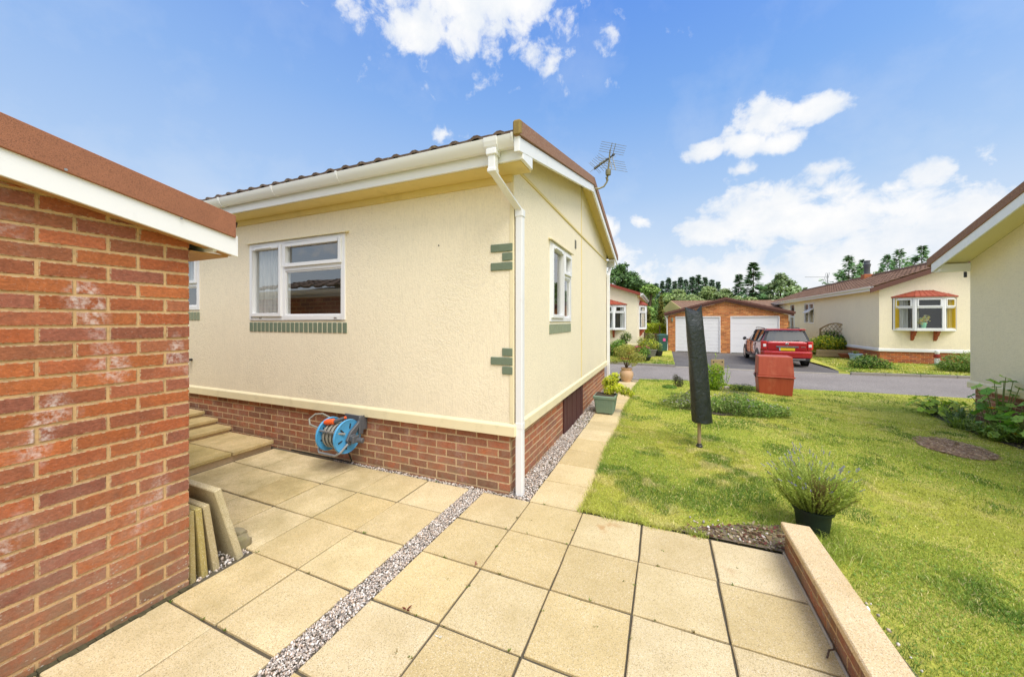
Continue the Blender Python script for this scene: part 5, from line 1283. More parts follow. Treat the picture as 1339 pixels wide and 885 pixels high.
m = MB(); m.basis((8.0, 18.75, -.16), (1, .12, 0), (0, 1, 0), 0, 1.5, 0, .12, 0, .17); m.basis((8.0, 18.75, -.16), (1, .12, 0), (0, 1, 0), 0.02, 1.48, 0.004, .12, .175, .33); m.basis((9.47, 18.4, -.16), (0, 1, 0), (-1, 0, 0), 0, .6, 0, .1, 0, .33)
re = m.build('raised_bed', M['timber_grey'], bevel=.015); tag(re, 'low weathered sleeper bed edging under the yellow shrub by the trellis', 'raised bed')
tl = thing('trellis', 'weathered arched lattice trellis panel at the far bungalow wall behind the car', 'trellis', (9.0, 20.9, -.2))
p0 = Vector((8.90, 21.2, 0)); p1 = Vector((9.60, 19.35, 0)); tu = (p1-p0).normalized(); tn = Vector((tu.y, -tu.x, 0)); TL = (p1-p0).length; zarch = lambda a: 1.12+.32*math.sin(math.pi*a/TL)
m = MB(); m.basis(p0, tu, tn, 0, .06, -.03, .03, -.2, zarch(0)); m.basis(p0, tu, tn, TL-.06, TL, -.03, .03, -.2, zarch(TL)); m.tube([p0+tu*(TL*k/16)+Vector((0, 0, zarch(TL*k/16))) for k in range(17)], .035, 6); m.build('frame', M['timber_grey'], tl)
m = MB()
for k in range(-8, 14):
    for s in (1, -1):
        pts = []
        for i in range(25):
            a = TL*i/24; z = .0+k*.24+s*(a-TL/2)*1.0+.3
            if .0 < z < zarch(a): pts.append(p0+tu*a+tn*(.012*s)+Vector((0, 0, z)))
        if len(pts) > 1: m.tube([pts[0], pts[-1]], .014, 4)
m.build('lattice', M['timber_grey'], tl); world()
m = MB(); m.lathe([(.2, 0), (.32, .18), (.33, .2), (.29, .2), (.2, .12), (0, .12)], (0, 0, 0), 20); o = m.build('bowl_planter', M['pot_brown'], smooth=40); o.location = (8.98, 18.3, -.15); tag(o, 'brown bowl planter at the foot of the far bungalow wall', 'planter')
m = MB(); m.lathe([(.16, 0), (.22, .26), (.24, .27), (.24, .3), (.2, .3), (.17, .2), (0, .2)], (0, 0, 0), 20); o = m.build('plant_pot', M['pot_blue'], smooth=40); o.location = (8.85, 17.15, -.15); tag(o, 'pale blue glazed pot beside the brown bowl by the far plinth', 'plant pot')
strap_plant('sparse grassy plant sprouting from the pale blue pot', (8.85, 17.15, .1), 40, .3, .2, [hexc('#8A9848'), hexc('#A09A50')], 85)
gn_ = thing('garden_gnome', 'painted garden gnome in white and red against the far brick plinth', 'gnome', (10.95, 16.2, -.15)); c0 = Vector((10.95, 16.2, -.15))
m = MB(); m.lathe([(.14, 0), (.15, .05), (.10, .07), (.0, .07)], c0, 14); m.build('stand', M['green_paint'], gn_, smooth=40)
m = MB(); m.lathe([(.07, .07), (.085, .2), (.06, .28), (0, .29)], c0+Vector((-.03, 0, 0)), 14); m.tube([c0+Vector((-.02, -.05, .18)), c0+Vector((.06, -.12, .14)), c0+Vector((.14, -.1, .12))], .025, 7); m.tube([c0+Vector((.1, -.08, .1)), c0+Vector((.2, -.08, .06))], .05, 8); m.build('body', M['white_wall'], gn_, smooth=40)
m = MB(); m.lathe([(.085, .29), (.10, .34), (.085, .42), (0, .43)], c0+Vector((-.03, 0, 0)), 14); m.build('tunic', M['red_paint'], gn_, smooth=40)
m = MB(); m.lathe([(.0, .42), (.06, .44), (.075, .50), (.06, .56), (0, .585)], c0+Vector((-.03, 0, 0)), 14); m.build('head', M['white_wall'], gn_, smooth=True); world()
m = MB(); m.lathe([(.2, 0), (.28, .2), (.32, .32), (.26, .32), (0, .26)], (0, 0, 0), 18); o = m.build('hanging_pot', M['orange_pot'], smooth=40); o.location = (9.1, 28.3, 1.2); tag(o, 'bright orange pot hanging by the far bungalow door above the car', 'plant pot')

# ---- double garage
GYF = 19.78
dg = thing('double_garage', 'orange brick double garage with two white doors at the end of the drive', 'garage', (1.456, GYF, -.2))
dl, dr_ = (1.827-1.456, 4.088-1.456), (4.557-1.456, 6.784-1.456); GL_ = 7.158-1.456; apx = 4.315-1.456
zt_g = lambda a: 2.62-.262*abs(a-apx)
m = MB(); bricks(m, (1.456, GYF, 0), (1, 0, 0), (0, -1, 0), GL_, -.2, 40, BRICK_ORANGE, holes=[(*dl, -.3, 1.79), (*dr_, -.3, 1.79)], ztop=zt_g, rnd=random.Random(44)); w = m.build('wall', M['brick_far'], dg); m = MB(); bricks(m, (1.456, GYF+6, 0), (0, -1, 0), (-1, 0, 0), 5.94, -.2, 27, BRICK_ORANGE, rnd=random.Random(45)); m.build('side_wall', M['brick_far'], dg)
m = MB(); m.prism([(0, -.2), (dl[0], -.2), (dl[0], 1.815), (dl[1], 1.815), (dl[1], -.2), (dr_[0], -.2), (dr_[0], 1.815), (dr_[1], 1.815), (dr_[1], -.2), (GL_, -.2), (GL_, zt_g(GL_)), (apx, zt_g(apx)), (0, zt_g(0))], (1.456, GYF+.0035, 0), (1, 0, 0), (0, 0, 1), (0, 1, 0), 0, .1); m.box(1.464, 1.6, GYF+.1081, GYF+6, -.2, 1.86); m.box(7.0, 7.15, GYF+.1081, GYF+6, -.2, 1.86); m.build('mortar', M['mortar'], w)
for (a0, a1), nm in ((dl, 0), (dr_, 1)):
    m = MB(); o_ = Vector((1.456, GYF, -.2)); Wd = a1-a0
    m.basis(o_, (1, 0, 0), (0, -1, 0), a0, a0+.05, -.1, .006, 0, 2.015); m.basis(o_, (1, 0, 0), (0, -1, 0), a1-.05, a1, -.1, .006, 0, 2.015); m.basis(o_, (1, 0, 0), (0, -1, 0), a0+.05, a1-.05, -.1, .006, 1.965, 2.015)
    d = m.build('door', M['garage_door_white'], dg, bevel=.004)
    m = MB()
    for k in range(10 if nm == 0 else 5):
        h_ = 1.94/(10 if nm == 0 else 5); m.basis(o_, (1, 0, 0), (0, -1, 0), a0+.052, a1-.052, -.09, -.045, .02+k*h_+.006, .02+(k+1)*h_-.006)
    m.box(1.456+a0+.051, 1.456+a1-.051, GYF+.06, GYF+.088, -.18, 1.76); m.build('panel', M['garage_door_white'], d, bevel=.008)
m = MB()
zr = lambda x: 2.66-.262*abs(x-4.315)
for s in (-1, 1):
    xe = 4.315+s*3.04; m.prism([(xe, zr(xe)-.03), (4.315, zr(4.315)-.03), (4.315, zr(4.315)+.09), (xe, zr(xe)+.09)], (0, GYF-.16, 0), (1, 0, 0), (0, 0, 1), (0, 1, 0), 0, .03)
m.build('bargeboard', M['timber_grey'] if False else M['verge_dark'], dg)
m = MB()
for s in (-1, 1):
    for k in range(11):
        x0, x1 = 4.315+s*3.1*k/11, 4.315+s*3.1*(k+1)/11; m.prism([(x0, zr(x0)+.07+.0), (x1, zr(x1)+.07), (x1, zr(x1)+.185), (x0, zr(x0)+.20)], (0, GYF-.20, 0), (1, 0, 0), (0, 0, 1), (0, 1, 0), 0, .16)
m.build('verge', M['verge_dark'], dg, bevel=.006)
m = MB(); v = Vector((1, 0, .262)).normalized(); v2 = Vector((-1, 0, .262)).normalized(); tiles(m, (1.25, GYF-.05, zr(1.25)+.11), (0, 1, 0), 6.2, v, 3.065/v.x); tiles(m, (7.38, GYF-.05, zr(1.25)+.11), (0, 1, 0), 6.2, v2, 3.065/v.x); m.build('roof', M['tile_red'], dg, smooth=25)
m = MB(); m.tube([(1.30, GYF-.1, 1.84), (1.30, GYF+6, 1.84)], .05, 8); m.tube([(1.30, GYF-.02, 1.82), (1.38, GYF+.0, 1.66), (1.40, GYF+.05, -.2)], .035, 8); m.build('gutter', M['upvc_far'], dg)
m = MB(); m.basis((1.62, GYF, 1.52), (1, 0, 0), (0, -1, 0), 0, .07, 0, .1, 0, .22); m.build('wall_lamp', M['green_pot'], dg, bevel=.02); world()
# wheelie bin
wb = thing('wheelie_bin', 'dark green wheelie bin with a pink sticker beside the double garage', 'bin', (1.12, 19.3, -.2))
c0 = Vector((1.13, 19.3, -.2)); bu = Vector((.98, .2, 0)).normalized(); bn = Vector((.2, -.98, 0)).normalized()
def fr2(m, a, b, z0, A_, B_, z1, off=0):
    P = [c0+bu*x*w_+bn*(y*d_+ (off if z == z1 else 0))+Vector((0, 0, z)) for z, w_, d_ in ((z0, a, b), (z1, A_, B_)) for x, y in ((-1, 1), (1, 1), (1, -1), (-1, -1))]; m.add(P, [(0, 3, 2, 1), (4, 5, 6, 7)]+[(i, (i+1) % 4, 4+(i+1) % 4, 4+i) for i in range(4)])
m = MB(); fr2(m, .21, .22, .06, .26, .29, .92); m.build('body', M['bin_green'], wb, bevel=.025, segs=2)
m = MB(); fr2(m, .275, .31, .925, .27, .30, .975); fr2(m, .22, .25, .975, .15, .18, 1.02); m.build('lid', M['bin_green'], wb, bevel=.02); m = MB(); m.basis(c0+bn*.275+Vector((0, 0, .62)), bu, bn, -.02, .12, 0, .012, 0, .16); m.build('sticker', M['pink'], wb)
m = MB(); m.tube([c0+bu*-.24-bn*.2+Vector((0, 0, .1)), c0+bu*-.19-bn*.2+Vector((0, 0, .1))], .1, 14); m.build('wheel', M['tyre'], wb); m = MB(); m.tube([c0+bu*.19-bn*.2+Vector((0, 0, .1)), c0+bu*.24-bn*.2+Vector((0, 0, .1))], .1, 14); m.build('wheel', M['tyre'], wb); world()

# ---- bungalow on the plot behind the path
LX, LY = .0, 15.9
lb = thing('park_bungalow', 'cream bungalow with red verge and red-canopied bay windows past the end of the slab path', 'bungalow', (LX, LY, -.2))
sL = .345; LR = -2.75; zl = lambda x: 2.86+sL*(min(x, 2*LR-x)-.0)*-1 if x > LR else 2.86-sL*(2*LR-x)
zl = lambda x: 2.90-sL*((x if x > LR else 2*LR-x))
m = MB(); facade(m, (2*LR, LY, 0), (1, 0, 0), (0, -1, 0), -2*LR, .42, 2.9, [(-2*LR-2.55, -2*LR-.52, 1.14, 2.38)]); m.quad((2*LR, LY, 2.9), (0, LY, 2.9), (LR, LY, zl(LR))); facade(m, (LX, LY, 0), (0, 1, 0), (1, 0, 0), 7, .42, 2.9, [(1.35, 3.0, 1.14, 2.42)])
m.build('wall', M['render'], lb)
m = MB(); bricks(m, (2*LR, LY+.03, 0), (1, 0, 0), (0, -1, 0), -2*LR-.03, -.22, 8, BRICK_PLINTH, rnd=rb); pl = m.build('plinth', M['brick_far'], lb); m = MB(); bricks(m, (-.03, LY+.087, 0), (0, 1, 0), (1, 0, 0), 6.84, -.22, 8, BRICK_PLINTH, rnd=rb); m.build('plinth', M['brick_far'], lb); m = MB(); m.box(2*LR, -.0335, LY+.0335, LY+7, -.25, .4); m.build('mortar', M['mortar'], pl)
m = MB(); prof = [(0, .32), (.02, .32), (.02, .40), (0, .43)]; m.prism(prof, (2*LR, LY, 0), (0, -1, 0), (0, 0, 1), (1, 0, 0), 0, -2*LR+.02); m.prism(prof, (0, LY, 0), (1, 0, 0), (0, 0, 1), (0, 1, 0), .001, 7); m.build('base_trim', M['cream_trim'], lb)
bay(lb, (-2.55, LY, 0), (1, 0, 0), (0, -1, 0), 2.02, 1.16, 2.36, .34, .55, 'metal_red', curt=((1.3, 1.45, .1, 'curtain', 2), (1.75, 1.98, .05, 'curtain', 3)), brackets=(.6, 1.42))
bay(lb, (LX, LY+1.35, 0), (0, 1, 0), (1, 0, 0), 1.65, 1.16, 2.40, .34, .5, 'metal_red', brackets=(.4, 1.2))
m = MB()
for s in (1, -1):
    xe = .16 if s > 0 else 2*LR-.16; m.prism([(LR, zl(LR)-.04), (xe, zl(xe)-.04), (xe, zl(xe)+.10), (LR, zl(LR)+.10)], (0, LY-.25, 0), (1, 0, 0), (0, 0, 1), (0, 1, 0), 0, .04)
m.build('verge', M['verge_red'], lb); m = MB(); v = Vector((-1, 0, sL)).normalized(); v2 = Vector((1, 0, sL)).normalized(); tiles(m, (.2, LY-.22, zl(.2)+.06), (0, 1, 0), 8, v, (-LR+.2)/-v.x); tiles(m, (2*LR-.2, LY-.22, zl(.2)+.06), (0, 1, 0), 8, v2, (-LR+.2)/v2.x); m.build('roof', M['tile_red'], lb, smooth=25)
m = MB(); m.box(.002, .16, LY-.2, LY+7.5, 2.80, 2.815); m.build('soffit', M['soffit'], lb); m = MB(); m.box(.16, .18, LY-.23, LY+7.6, 2.76, 2.93); m.build('fascia', M['upvc_far'], lb); m = MB(); m.prism([(0, 0), (0, -.08), (.03, -.1), (.09, -.06), (.11, 0)], (.181, LY-.2, 2.91), (1, 0, 0), (0, 0, 1), (0, 1, 0), 0, 7.6); m.build('gutter', M['upvc_far'], lb)
world()
PINK = [hexc('#E84C9C'), hexc('#F070B4'), hexc('#D83488')]
shrub('round_shrub', 'leafy lime green shrub under the bay window of the bungalow past the path', 'shrub', (-1.0, 14.9, -.15), [(0, 0, .35, .5, .4, .35), (.25, 0, .55, .3, .3, .3)], 1800, .08, .045, [hexc('#6C9C34'), hexc('#7CA83C'), *G_MID], 91)
shrub('climbing_shrub', 'dark taller shrub beside the corner under that bay, next to the lime one', 'shrub', (-.62, 15.3, -.15), [(0, 0, .5, .25, .25, .5), (.15, 0, .95, .25, .2, .25)], 1200, .08, .045, [*G_DARK, *G_OLIVE], 92)
m = MB(); m.lathe([(.24, 0), (.32, .17), (.34, .2), (.30, .2), (0, .14)], (0, 0, 0), 20); o = m.build('bowl_planter', M['dark_pot'], smooth=40); o.location = (.40, 13.3, -.15); tag(o, 'dark bowl planter of pink geraniums on the plot across the road', 'planter')
shrub('geranium', 'pink geraniums growing in the dark bowl planter', 'flowers', (.40, 13.3, .02), [(0, 0, .16, .3, .25, .18), (-.2, 0, .25, .16, .15, .2), (.1, 0, .3, .18, .15, .18)], 700, .06, .05, G_MID, 93, flowers=(34, .05, PINK, .6))
m = MB(); m.lathe([(.2, 0), (.29, .3), (.31, .31), (.31, .35), (.26, .35), (0, .28)], (0, 0, 0), 20); o = m.build('plant_pot', M['pot_grey'], smooth=40); o.location = (.62, 15.5, -.15); tag(o, 'grey round pot with yellow-green shrub beside the pink geraniums', 'plant pot')
shrub('potted_shrub', 'yellow-green shrub filling the grey round pot', 'shrub', (.60, 15.5, .15), [(-.2, 0, .2, .35, .3, .25), (.15, 0, .3, .25, .25, .25), (-.35, 0, .35, .25, .25, .3)], 1300, .07, .04, [*G_OLIVE, *G_YEL], 94)
m = MB(); m.lathe([(.14, 0), (.19, .24), (.2, .28), (.16, .28), (0, .22)], (0, 0, 0), 18); o = m.build('plant_pot', M['black'], smooth=40); o.location = (.98, 15.7, -.15); tag(o, 'small black pot next to the grey round one', 'plant pot')
shrub('potted_shrub', 'small olive plant in the small black pot', 'shrub', (.98, 15.7, .1), [(0, 0, .2, .18, .18, .25)], 500, .06, .03, G_OLIVE, 95)
m = MB(); m.lathe([(.20, 0), (.24, .06), (.22, .08), (0, .06)], (0, 0, 0), 18); o = m.build('saucer', M['terracotta'], smooth=40); o.location = (-.35, 13.6, -.15); tag(o, 'flat terracotta saucer on the grass near the pink geraniums', 'saucer')
# dark timber screen and hedge between bungalow and garage
sc_ = thing('timber_screen', 'dark slatted timber screen between the path-end bungalow and the green bin', 'fence', (.55, 20.2, -.2))
m = MB()
for k in range(6): m.basis((.1, 20.2, -.15+k*.17), (1, 0, 0), (0, -1, 0), 0, .95, 0, .03, 0, .12)
m.build('slat', M['bark'], sc_); m = MB(); m.basis((.1, 20.2, -.2), (1, 0, 0), (0, -1, 0), 0, .07, -.08, -.001, 0, 1.1); m.basis((.1, 20.2, -.2), (1, 0, 0), (0, -1, 0), .85, .92, -.08, -.001, 0, 1.5); m.build('post', M['bark'], sc_); world()
shrub('garden_shrub', 'loose brownish shrub in front of the dark timber screen', 'shrub', (.35, 18.6, -.15), [(0, 0, .4, .35, .35, .4), (.15, 0, .75, .25, .25, .3)], 1300, .08, .035, [*G_OLIVE, hexc('#7A6A3C')], 96)
shrub('hedge', 'bright yellow-green clipped hedge behind the timber screen and bin', 'hedge', (.75, 25, -.2), [(x, 0, z, .32, .4, .35) for x in (-.7, -.25, .2, .65, 1.0) for z in (.3, .8, 1.3)], 6500, .10, .06, [hexc('#B8C42C'), hexc('#A0B428'), hexc('#C8CC44')], 97)
# brown-roofed bungalow behind the garage
bk = thing('park_bungalow', 'brown-roofed bungalow seen only as a long roof behind the double garage', 'bungalow', (5.5, 30, -.2)); bu_ = Vector((.921, .39, 0)); bn_ = Vector((.39, -.921, 0))
bu_ = Vector((1, .30, 0)).normalized(); bn_ = Vector((bu_.y, -bu_.x, 0)); p0 = Vector((1.75, 29.85, 0))
m = MB(); m.basis(p0, bu_, bn_, .25, 9.0, -2.6, 2.5, -.2, 2.35); m.prism([(-2.6, 2.35), (2.5, 2.35), (0, 3.05)], p0, bn_, (0, 0, 1), bu_, .25, 9.0); m.build('wall', M['render'], bk)
m = MB(); vv = (-bn_+Vector((0, 0, .30))).normalized(); vb = (bn_+Vector((0, 0, .30))).normalized(); tiles(m, p0+bn_*2.8+Vector((0, 0, 2.33)), bu_, 9.3, vv, 2.92); tiles(m, p0-bn_*2.8+Vector((0, 0, 2.33)), bu_, 9.3, vb, 2.92); m.tube([p0+Vector((0, 0, 3.17)), p0+bu_*9.3+Vector((0, 0, 3.17))], .08, 8); m.build('roof', M['tile_far'], bk, smooth=25)
m = MB(); m.prism([(-2.8, 2.25), (2.8, 2.25), (2.8, 2.42), (0, 3.24), (-2.8, 2.42)], p0, bn_, (0, 0, 1), bu_, -.03, -.001); m.build('bargeboard', M['soffit'], bk); world()

# =================================================================== CAR
car = bpy.data.objects.new('parked_car', None); col.objects.link(car); tag(car, 'red estate car parked on the drive facing the double garage, rear towards the road', 'car')
ORG = Vector((0, 0, 0))
# local frame: x right, y forward, z up; length from y=-2.25 (tail) to 2.24
ST = [(-2.25, .60, .42, .62, .74, .74), (-2.20, .80, .30, .93, .99, .99), (-2.10, .855, .25, .98, 1.04, 1.05), (-2.06, .865, .24, .99, 1.30, 1.32), (-1.96, .865, .24, .985, 1.46, 1.475), (-1.2, .865, .24, .975, 1.50, 1.515), (-.5, .865, .24, .965, 1.51, 1.53), (.15, .865, .24, .96, 1.48, 1.50), (.55, .865, .24, .96, 1.33, 1.35), (1.0, .865, .24, .955, 1.04, 1.05), (1.15, .86, .24, .945, .985, .99), (1.75, .84, .25, .90, .93, .945), (2.05, .78, .27, .80, .83, .84), (2.2, .62, .33, .66, .68, .69)]
def section(st):
    y, w, zb_, zs_, zr_, zc_ = st; wr = w*.72 if zr_ > zs_+.25 else w*(.86 if zr_ > zs_+.03 else .9)
    return [(0, zb_), (w*.85, zb_), (w*.97, zb_+.06), (w, zb_+.22), (w, (zb_+zs_)/2+.06), (w*.985, zs_-.06), (w*.955, zs_), (wr+(w*.955-wr)*.5, zs_+(zr_-zs_)*.52), (wr, zr_-.02), (wr*.86, zr_+(zc_-zr_)*.55), (wr*.5, zc_), (0, zc_)]
NS = 11
def skin(m, rows, side, sel=None):
    S_ = [section(s) for s in ST]; V = []; F = []
    for s, p in zip(ST, S_):
        for x, z in p: V.append((x*side, s[0], z))
    n = len(S_[0])
    for i in range(len(ST)-1):
        for k in range(n-1):
            if sel is None or sel(i, k): f = (i*n+k, i*n+k+1, (i+1)*n+k+1, (i+1)*n+k); F.append(f if side < 0 else f[::-1])
    return V, F
def is_glass(i, k):
    y0 = ST[i][0]
    if k in (6, 7) and 4 <= i <= 7: return True             # side windows
    return False
m = MB()
for s in (1, -1):
    V, F = skin(m, None, s, lambda i, k: not is_glass(i, k)); m.add(V, F)
n = 12
S0 = section(ST[0]); m.add([(x, ST[0][0], z) for x, z in S0]+[(-x, ST[0][0], z) for x, z in S0[::-1]], [tuple(range(2*n))[::-1]]); S1 = section(ST[-1]); m.add([(x, ST[-1][0], z) for x, z in S1]+[(-x, ST[-1][0], z) for x, z in S1[::-1]], [tuple(range(2*n))])
body = m.build('body', M['paint'], car)
bm = bmesh.new(); bm.from_mesh(body.data); bmesh.ops.remove_doubles(bm, verts=bm.verts, dist=1e-4); bmesh.ops.recalc_face_normals(bm, faces=bm.faces); bm.to_mesh(body.data); bm.free()
md = body.modifiers.new('sub', 'SUBSURF'); md.levels = md.render_levels = 2; body.data.shade_smooth()
# side glazing: three panes a side set just inside the pillars
def side_pt(s, y, t):
    yy = [q[0] for q in ST]; S_ = [section(q) for q in ST]
    def at(k, c): return float(np.interp(y, yy, [p[k][c] for p in S_]))
    x = np.interp(t, [0, .52, 1], [at(6, 0), at(7, 0), at(8, 0)]); z = np.interp(t, [0, .52, 1], [at(6, 1), at(7, 1), at(8, 1)]); return Vector((s*(float(x)+.004), y, float(z)))
for s in (1, -1):
    m = MB()
    for (a, b) in ((-1.80, -1.02), (-.96, -.12), (-.06, .58)):
        K = 6; T0, T1 = .02, .93; V = []; 
        for i in range(K+1):
            y = a+(b-a)*i/K; 
            for t in (T0, .52, T1):
                if a < -1.5 and i == 0: t = .02+(t-.02)*.55
                V.append(side_pt(s, y, t)+Vector((-s*.012, 0, 0)))
        F = [(3*i+j, 3*i+j+1, 3*i+4+j, 3*i+3+j) for i in range(K) for j in range(2)]
        m.add(V, [f if s < 0 else f[::-1] for f in F])
    m.build('side_window', M['car_glass'], car, smooth=True)
    m = MB()
    for y in (-1.0, -.09): m.tube([side_pt(s, y-.02, 0), side_pt(s, y, .5), side_pt(s, y+.02, .97)], .032, 6)
    m.tube([side_pt(s, y, .0) for y in (-1.85, -1.2, -.4, .3, .62)], .018, 6); m.tube([side_pt(s, y, .97) for y in (-1.8, -1.2, -.4, .15, .5)], .018, 6)
    m.tube([side_pt(s, -1.84, .05), side_pt(s, -1.78, .95)], .03, 6)
    m.build('window_surround', M['car_dark'], car, smooth=True)
    m = MB(); m.tube([(s*.60, .2, 1.53), (s*.60, .1, 1.55), (s*.61, -.6, 1.562), (s*.61, -1.4, 1.55), (s*.60, -1.6, 1.50)], .018, 6); m.build('roof_rail', M['car_dark'], car, smooth=True)
    m = MB(); m.lathe([(0, -.09), (.07, -.07), (.09, 0), (.075, .06), (0, .08)], (s*1.0, .62, 1.02), 12, axis=(0, 1, 0), sx=1, sy=.8); m.tube([(s*.86, .6, .98), (s*.96, .6, .99)], .025, 6); mi = m.build('door_mirror', M['car_dark'], car, smooth=True)
    m = MB(); m.basis((s*.872, -1.02, .28), (0, 1, 0), (s, 0, 0), 0, .006, -.02, .004, .06, .64); m.basis((s*.872, -.08, .28), (0, 1, 0), (s, 0, 0), 0, .006, -.02, .004, .02, .66); m.basis((s*.872, .95, .28), (0, 1, 0), (s, 0, 0), 0, .006, -.02, .004, .02, .6); m.build('door_seam', M['car_dark'], car)
    for y in (-.9, .02): m = MB(); m.tube([(s*.868, y, .80), (s*.895, y+.03, .80), (s*.895, y+.16, .80), (s*.868, y+.19, .80)], .014, 6); m.build('door_handle', M['paint'], car, smooth=True)
    m = MB(); m.prism([(-1.05, .25), (1.05, .25), (1.05, .36), (-1.05, .36)], (s*.855, 0, 0), (0, 1, 0), (0, 0, 1), (s, 0, 0), 0, .022); m.build('sill_trim', M['car_dark'], car, bevel=.006)
    for yw in (-1.42, 1.42):
        ar_ = MB(); ar_.lathe([(.0, 0), (.365, 0), (.365, .012), (0, .012)], (s*.862, yw, .335), 28, axis=(s, 0, 0)); ar_.build('wheel_arch', M['car_dark'], car)
        m = MB(); m.lathe([(.19, -.19), (.295, -.18), (.312, -.14), (.312, -.02), (.295, .0), (.20, .004)], (s*.872, yw, .312), 28, axis=(s, 0, 0)); w = m.build('wheel', M['tyre'], car, smooth=40)
        m = MB(); m.lathe([(0, -.03), (.05, -.02), (.06, -.03), (.185, -.012), (.20, .006)], (s*.872, yw, .312), 28, axis=(s, 0, 0)); m.build('rim', M['rim'], w, smooth=40)
    # rear lamp wraps the corner
    m = MB(); m.prism([(.675, -.02), (.80, -.005), (.872, .06), (.872, .16), (.675, .16)], (0, -2.235, 0), (s, 0, 0), (0, 1, 0), (0, 0, 1), .70, 1.03); l = m.build('tail_lamp', M['lens_red'], car, bevel=.02, segs=2)
    m = MB(); m.basis((s*.70, -2.25, .80), (s, 0, 0), (0, -1, 0), .0, .10, -.01, .012, 0, .11, w=(0, 0, 1)); m.build('clear_lens', M['lens_white'], l, bevel=.008)
# tailgate glass, wiper, bar, plate, badge, bumper
m = MB(); tg = lambda x, z: Vector((x, -2.235+.15*max(0, (z-1.0))/.42+.05*(x/.75)**2, z))
V = []; K = 8
for j, z in enumerate((1.035, 1.2, 1.42)):
    hw_ = (.70, .645, .565)[j]
    for i in range(K+1): V.append(tg(-hw_+2*hw_*i/K, z))
F = [(j*(K+1)+i, j*(K+1)+i+1, (j+1)*(K+1)+i+1, (j+1)*(K+1)+i) for j in range(2) for i in range(K)]; m.add(V, F); m.build('rear_window', M['car_glass'], car, smooth=True)
m = MB()
for i in range(1): m.add([v+Vector((0, .02, 0)) for v in [tg(-.80, 1.0), tg(.80, 1.0), tg(.65, 1.455), tg(-.65, 1.455)]], [(0, 1, 2, 3)])
m.build('rear_window_border', M['car_dark'], car)
m = MB(); m.tube([tg(.02, 1.03)+Vector((0, -.03, 0)), tg(.42, 1.07)+Vector((0, -.02, 0))], .014, 6); m.build('wiper', M['black'], car)
m = MB(); m.prism([(-.68, 1.47), (.68, 1.47), (.62, 1.53), (-.62, 1.53)], (0, -2.13, 0), (1, 0, 0), (0, 0, 1), (0, 1, 0), 0, .30); m.build('spoiler', M['paint'], car, bevel=.02, segs=2)
m = MB(); m.box(-.665, .665, -2.262, -2.16, .66, .995); m.build('tailgate', M['paint'], car, bevel=.05, segs=3)
m = MB(); m.box(-.36, .38, -2.285, -2.255, .775, .84); br = m.build('tailgate_bar', M['dark_grey'], car, bevel=.008)
m = MB(); [m.box(x-.018, x+.018, -2.291, -2.284, .783, .797) for x in (-.27, -.2, -.13, -.07, .14, .2, .27)]; m.prism([(-.02, .783), (.02, .783), (0, .825)], (0, -2.291, 0), (1, 0, 0), (0, 0, 1), (0, 1, 0), 0, .007); m.build('lettering', M['chrome'], br)
m = MB(); m.prism([(-.055, .93), (-.04, .895), (.04, .895), (.055, .93), (.05, .965), (-.05, .965)], (0, -2.282, 0), (1, 0, 0), (0, 0, 1), (0, 1, 0), 0, .03); bd = m.build('badge', M['chrome'], car, bevel=.008); m = MB(); m.prism([(-.03, .945), (-.012, .945), (0, .925), (.012, .945), (.03, .945), (.0, .905)], (0, -2.287, 0), (1, 0, 0), (0, 0, 1), (0, 1, 0), 0, .006); m.build('emblem', M['car_dark'], bd)
m = MB(); [m.box(.46+k*.03, .48+k*.03, -2.272, -2.26, .80, .825) for k in range(5)]; m.build('model_lettering', M['chrome'], car)
m = MB(); m.box(-.26, .26, -2.279, -2.262, .655, .765); pn = m.build('number_plate', M['plate'], car, bevel=.004); m = MB(); m.box(-.26, -.225, -2.2815, -2.279, .656, .764); m.build('plate_band', M['pot_blue'], pn)
m = MB(); m.prism([(-.86, -2.02), (.86, -2.02), (.87, -2.12), (.78, -2.27), (.5, -2.31), (-.5, -2.31), (-.78, -2.27), (-.87, -2.12)], (0, 0, 0), (1, 0, 0), (0, 1, 0), (0, 0, 1), .36, .62); m.build('rear_bumper', M['paint'], car, bevel=.04, segs=3)
m = MB(); m.prism([(-.80, -2.02), (.80, -2.02), (.8, -2.14), (.72, -2.27), (-.72, -2.27), (-.8, -2.14)], (0, 0, 0), (1, 0, 0), (0, 1, 0), (0, 0, 1), .25, .365); m.build('bumper_valance', M['car_dark'], car, bevel=.02)
m = MB(); m.prism([(-.62, -2.2), (.62, -2.2), (.60, -2.285), (-.60, -2.285)], (0, 0, 0), (1, 0, 0), (0, 1, 0), (0, 0, 1), .30, .345); m.build('skid_trim', M['chrome'], car, bevel=.008)
m = MB(); m.box(-.72, .72, -1.9, .9, .33, .62); m.box(-.55, -.15, -.2, .25, .62, 1.08); m.box(.15, .55, -.2, .25, .62, 1.08); m.box(-.62, .62, -1.2, -1.0, .62, 1.04); m.build('seat', M['interior'], car, bevel=.03)
m = MB(); m.basis((-.58, -.0, 1.35), (1, 0, 0), Vector((0, .62, -.55)).normalized(), 0, 1.16, 0, .5, .0, .004, w=Vector((0, .55, .62)).normalized()); 
car.location = (5.6, 15.98, -.2); car.scale = (.95, .95, .95); car.rotation_euler = (0, 0, R(-1.0))
world()
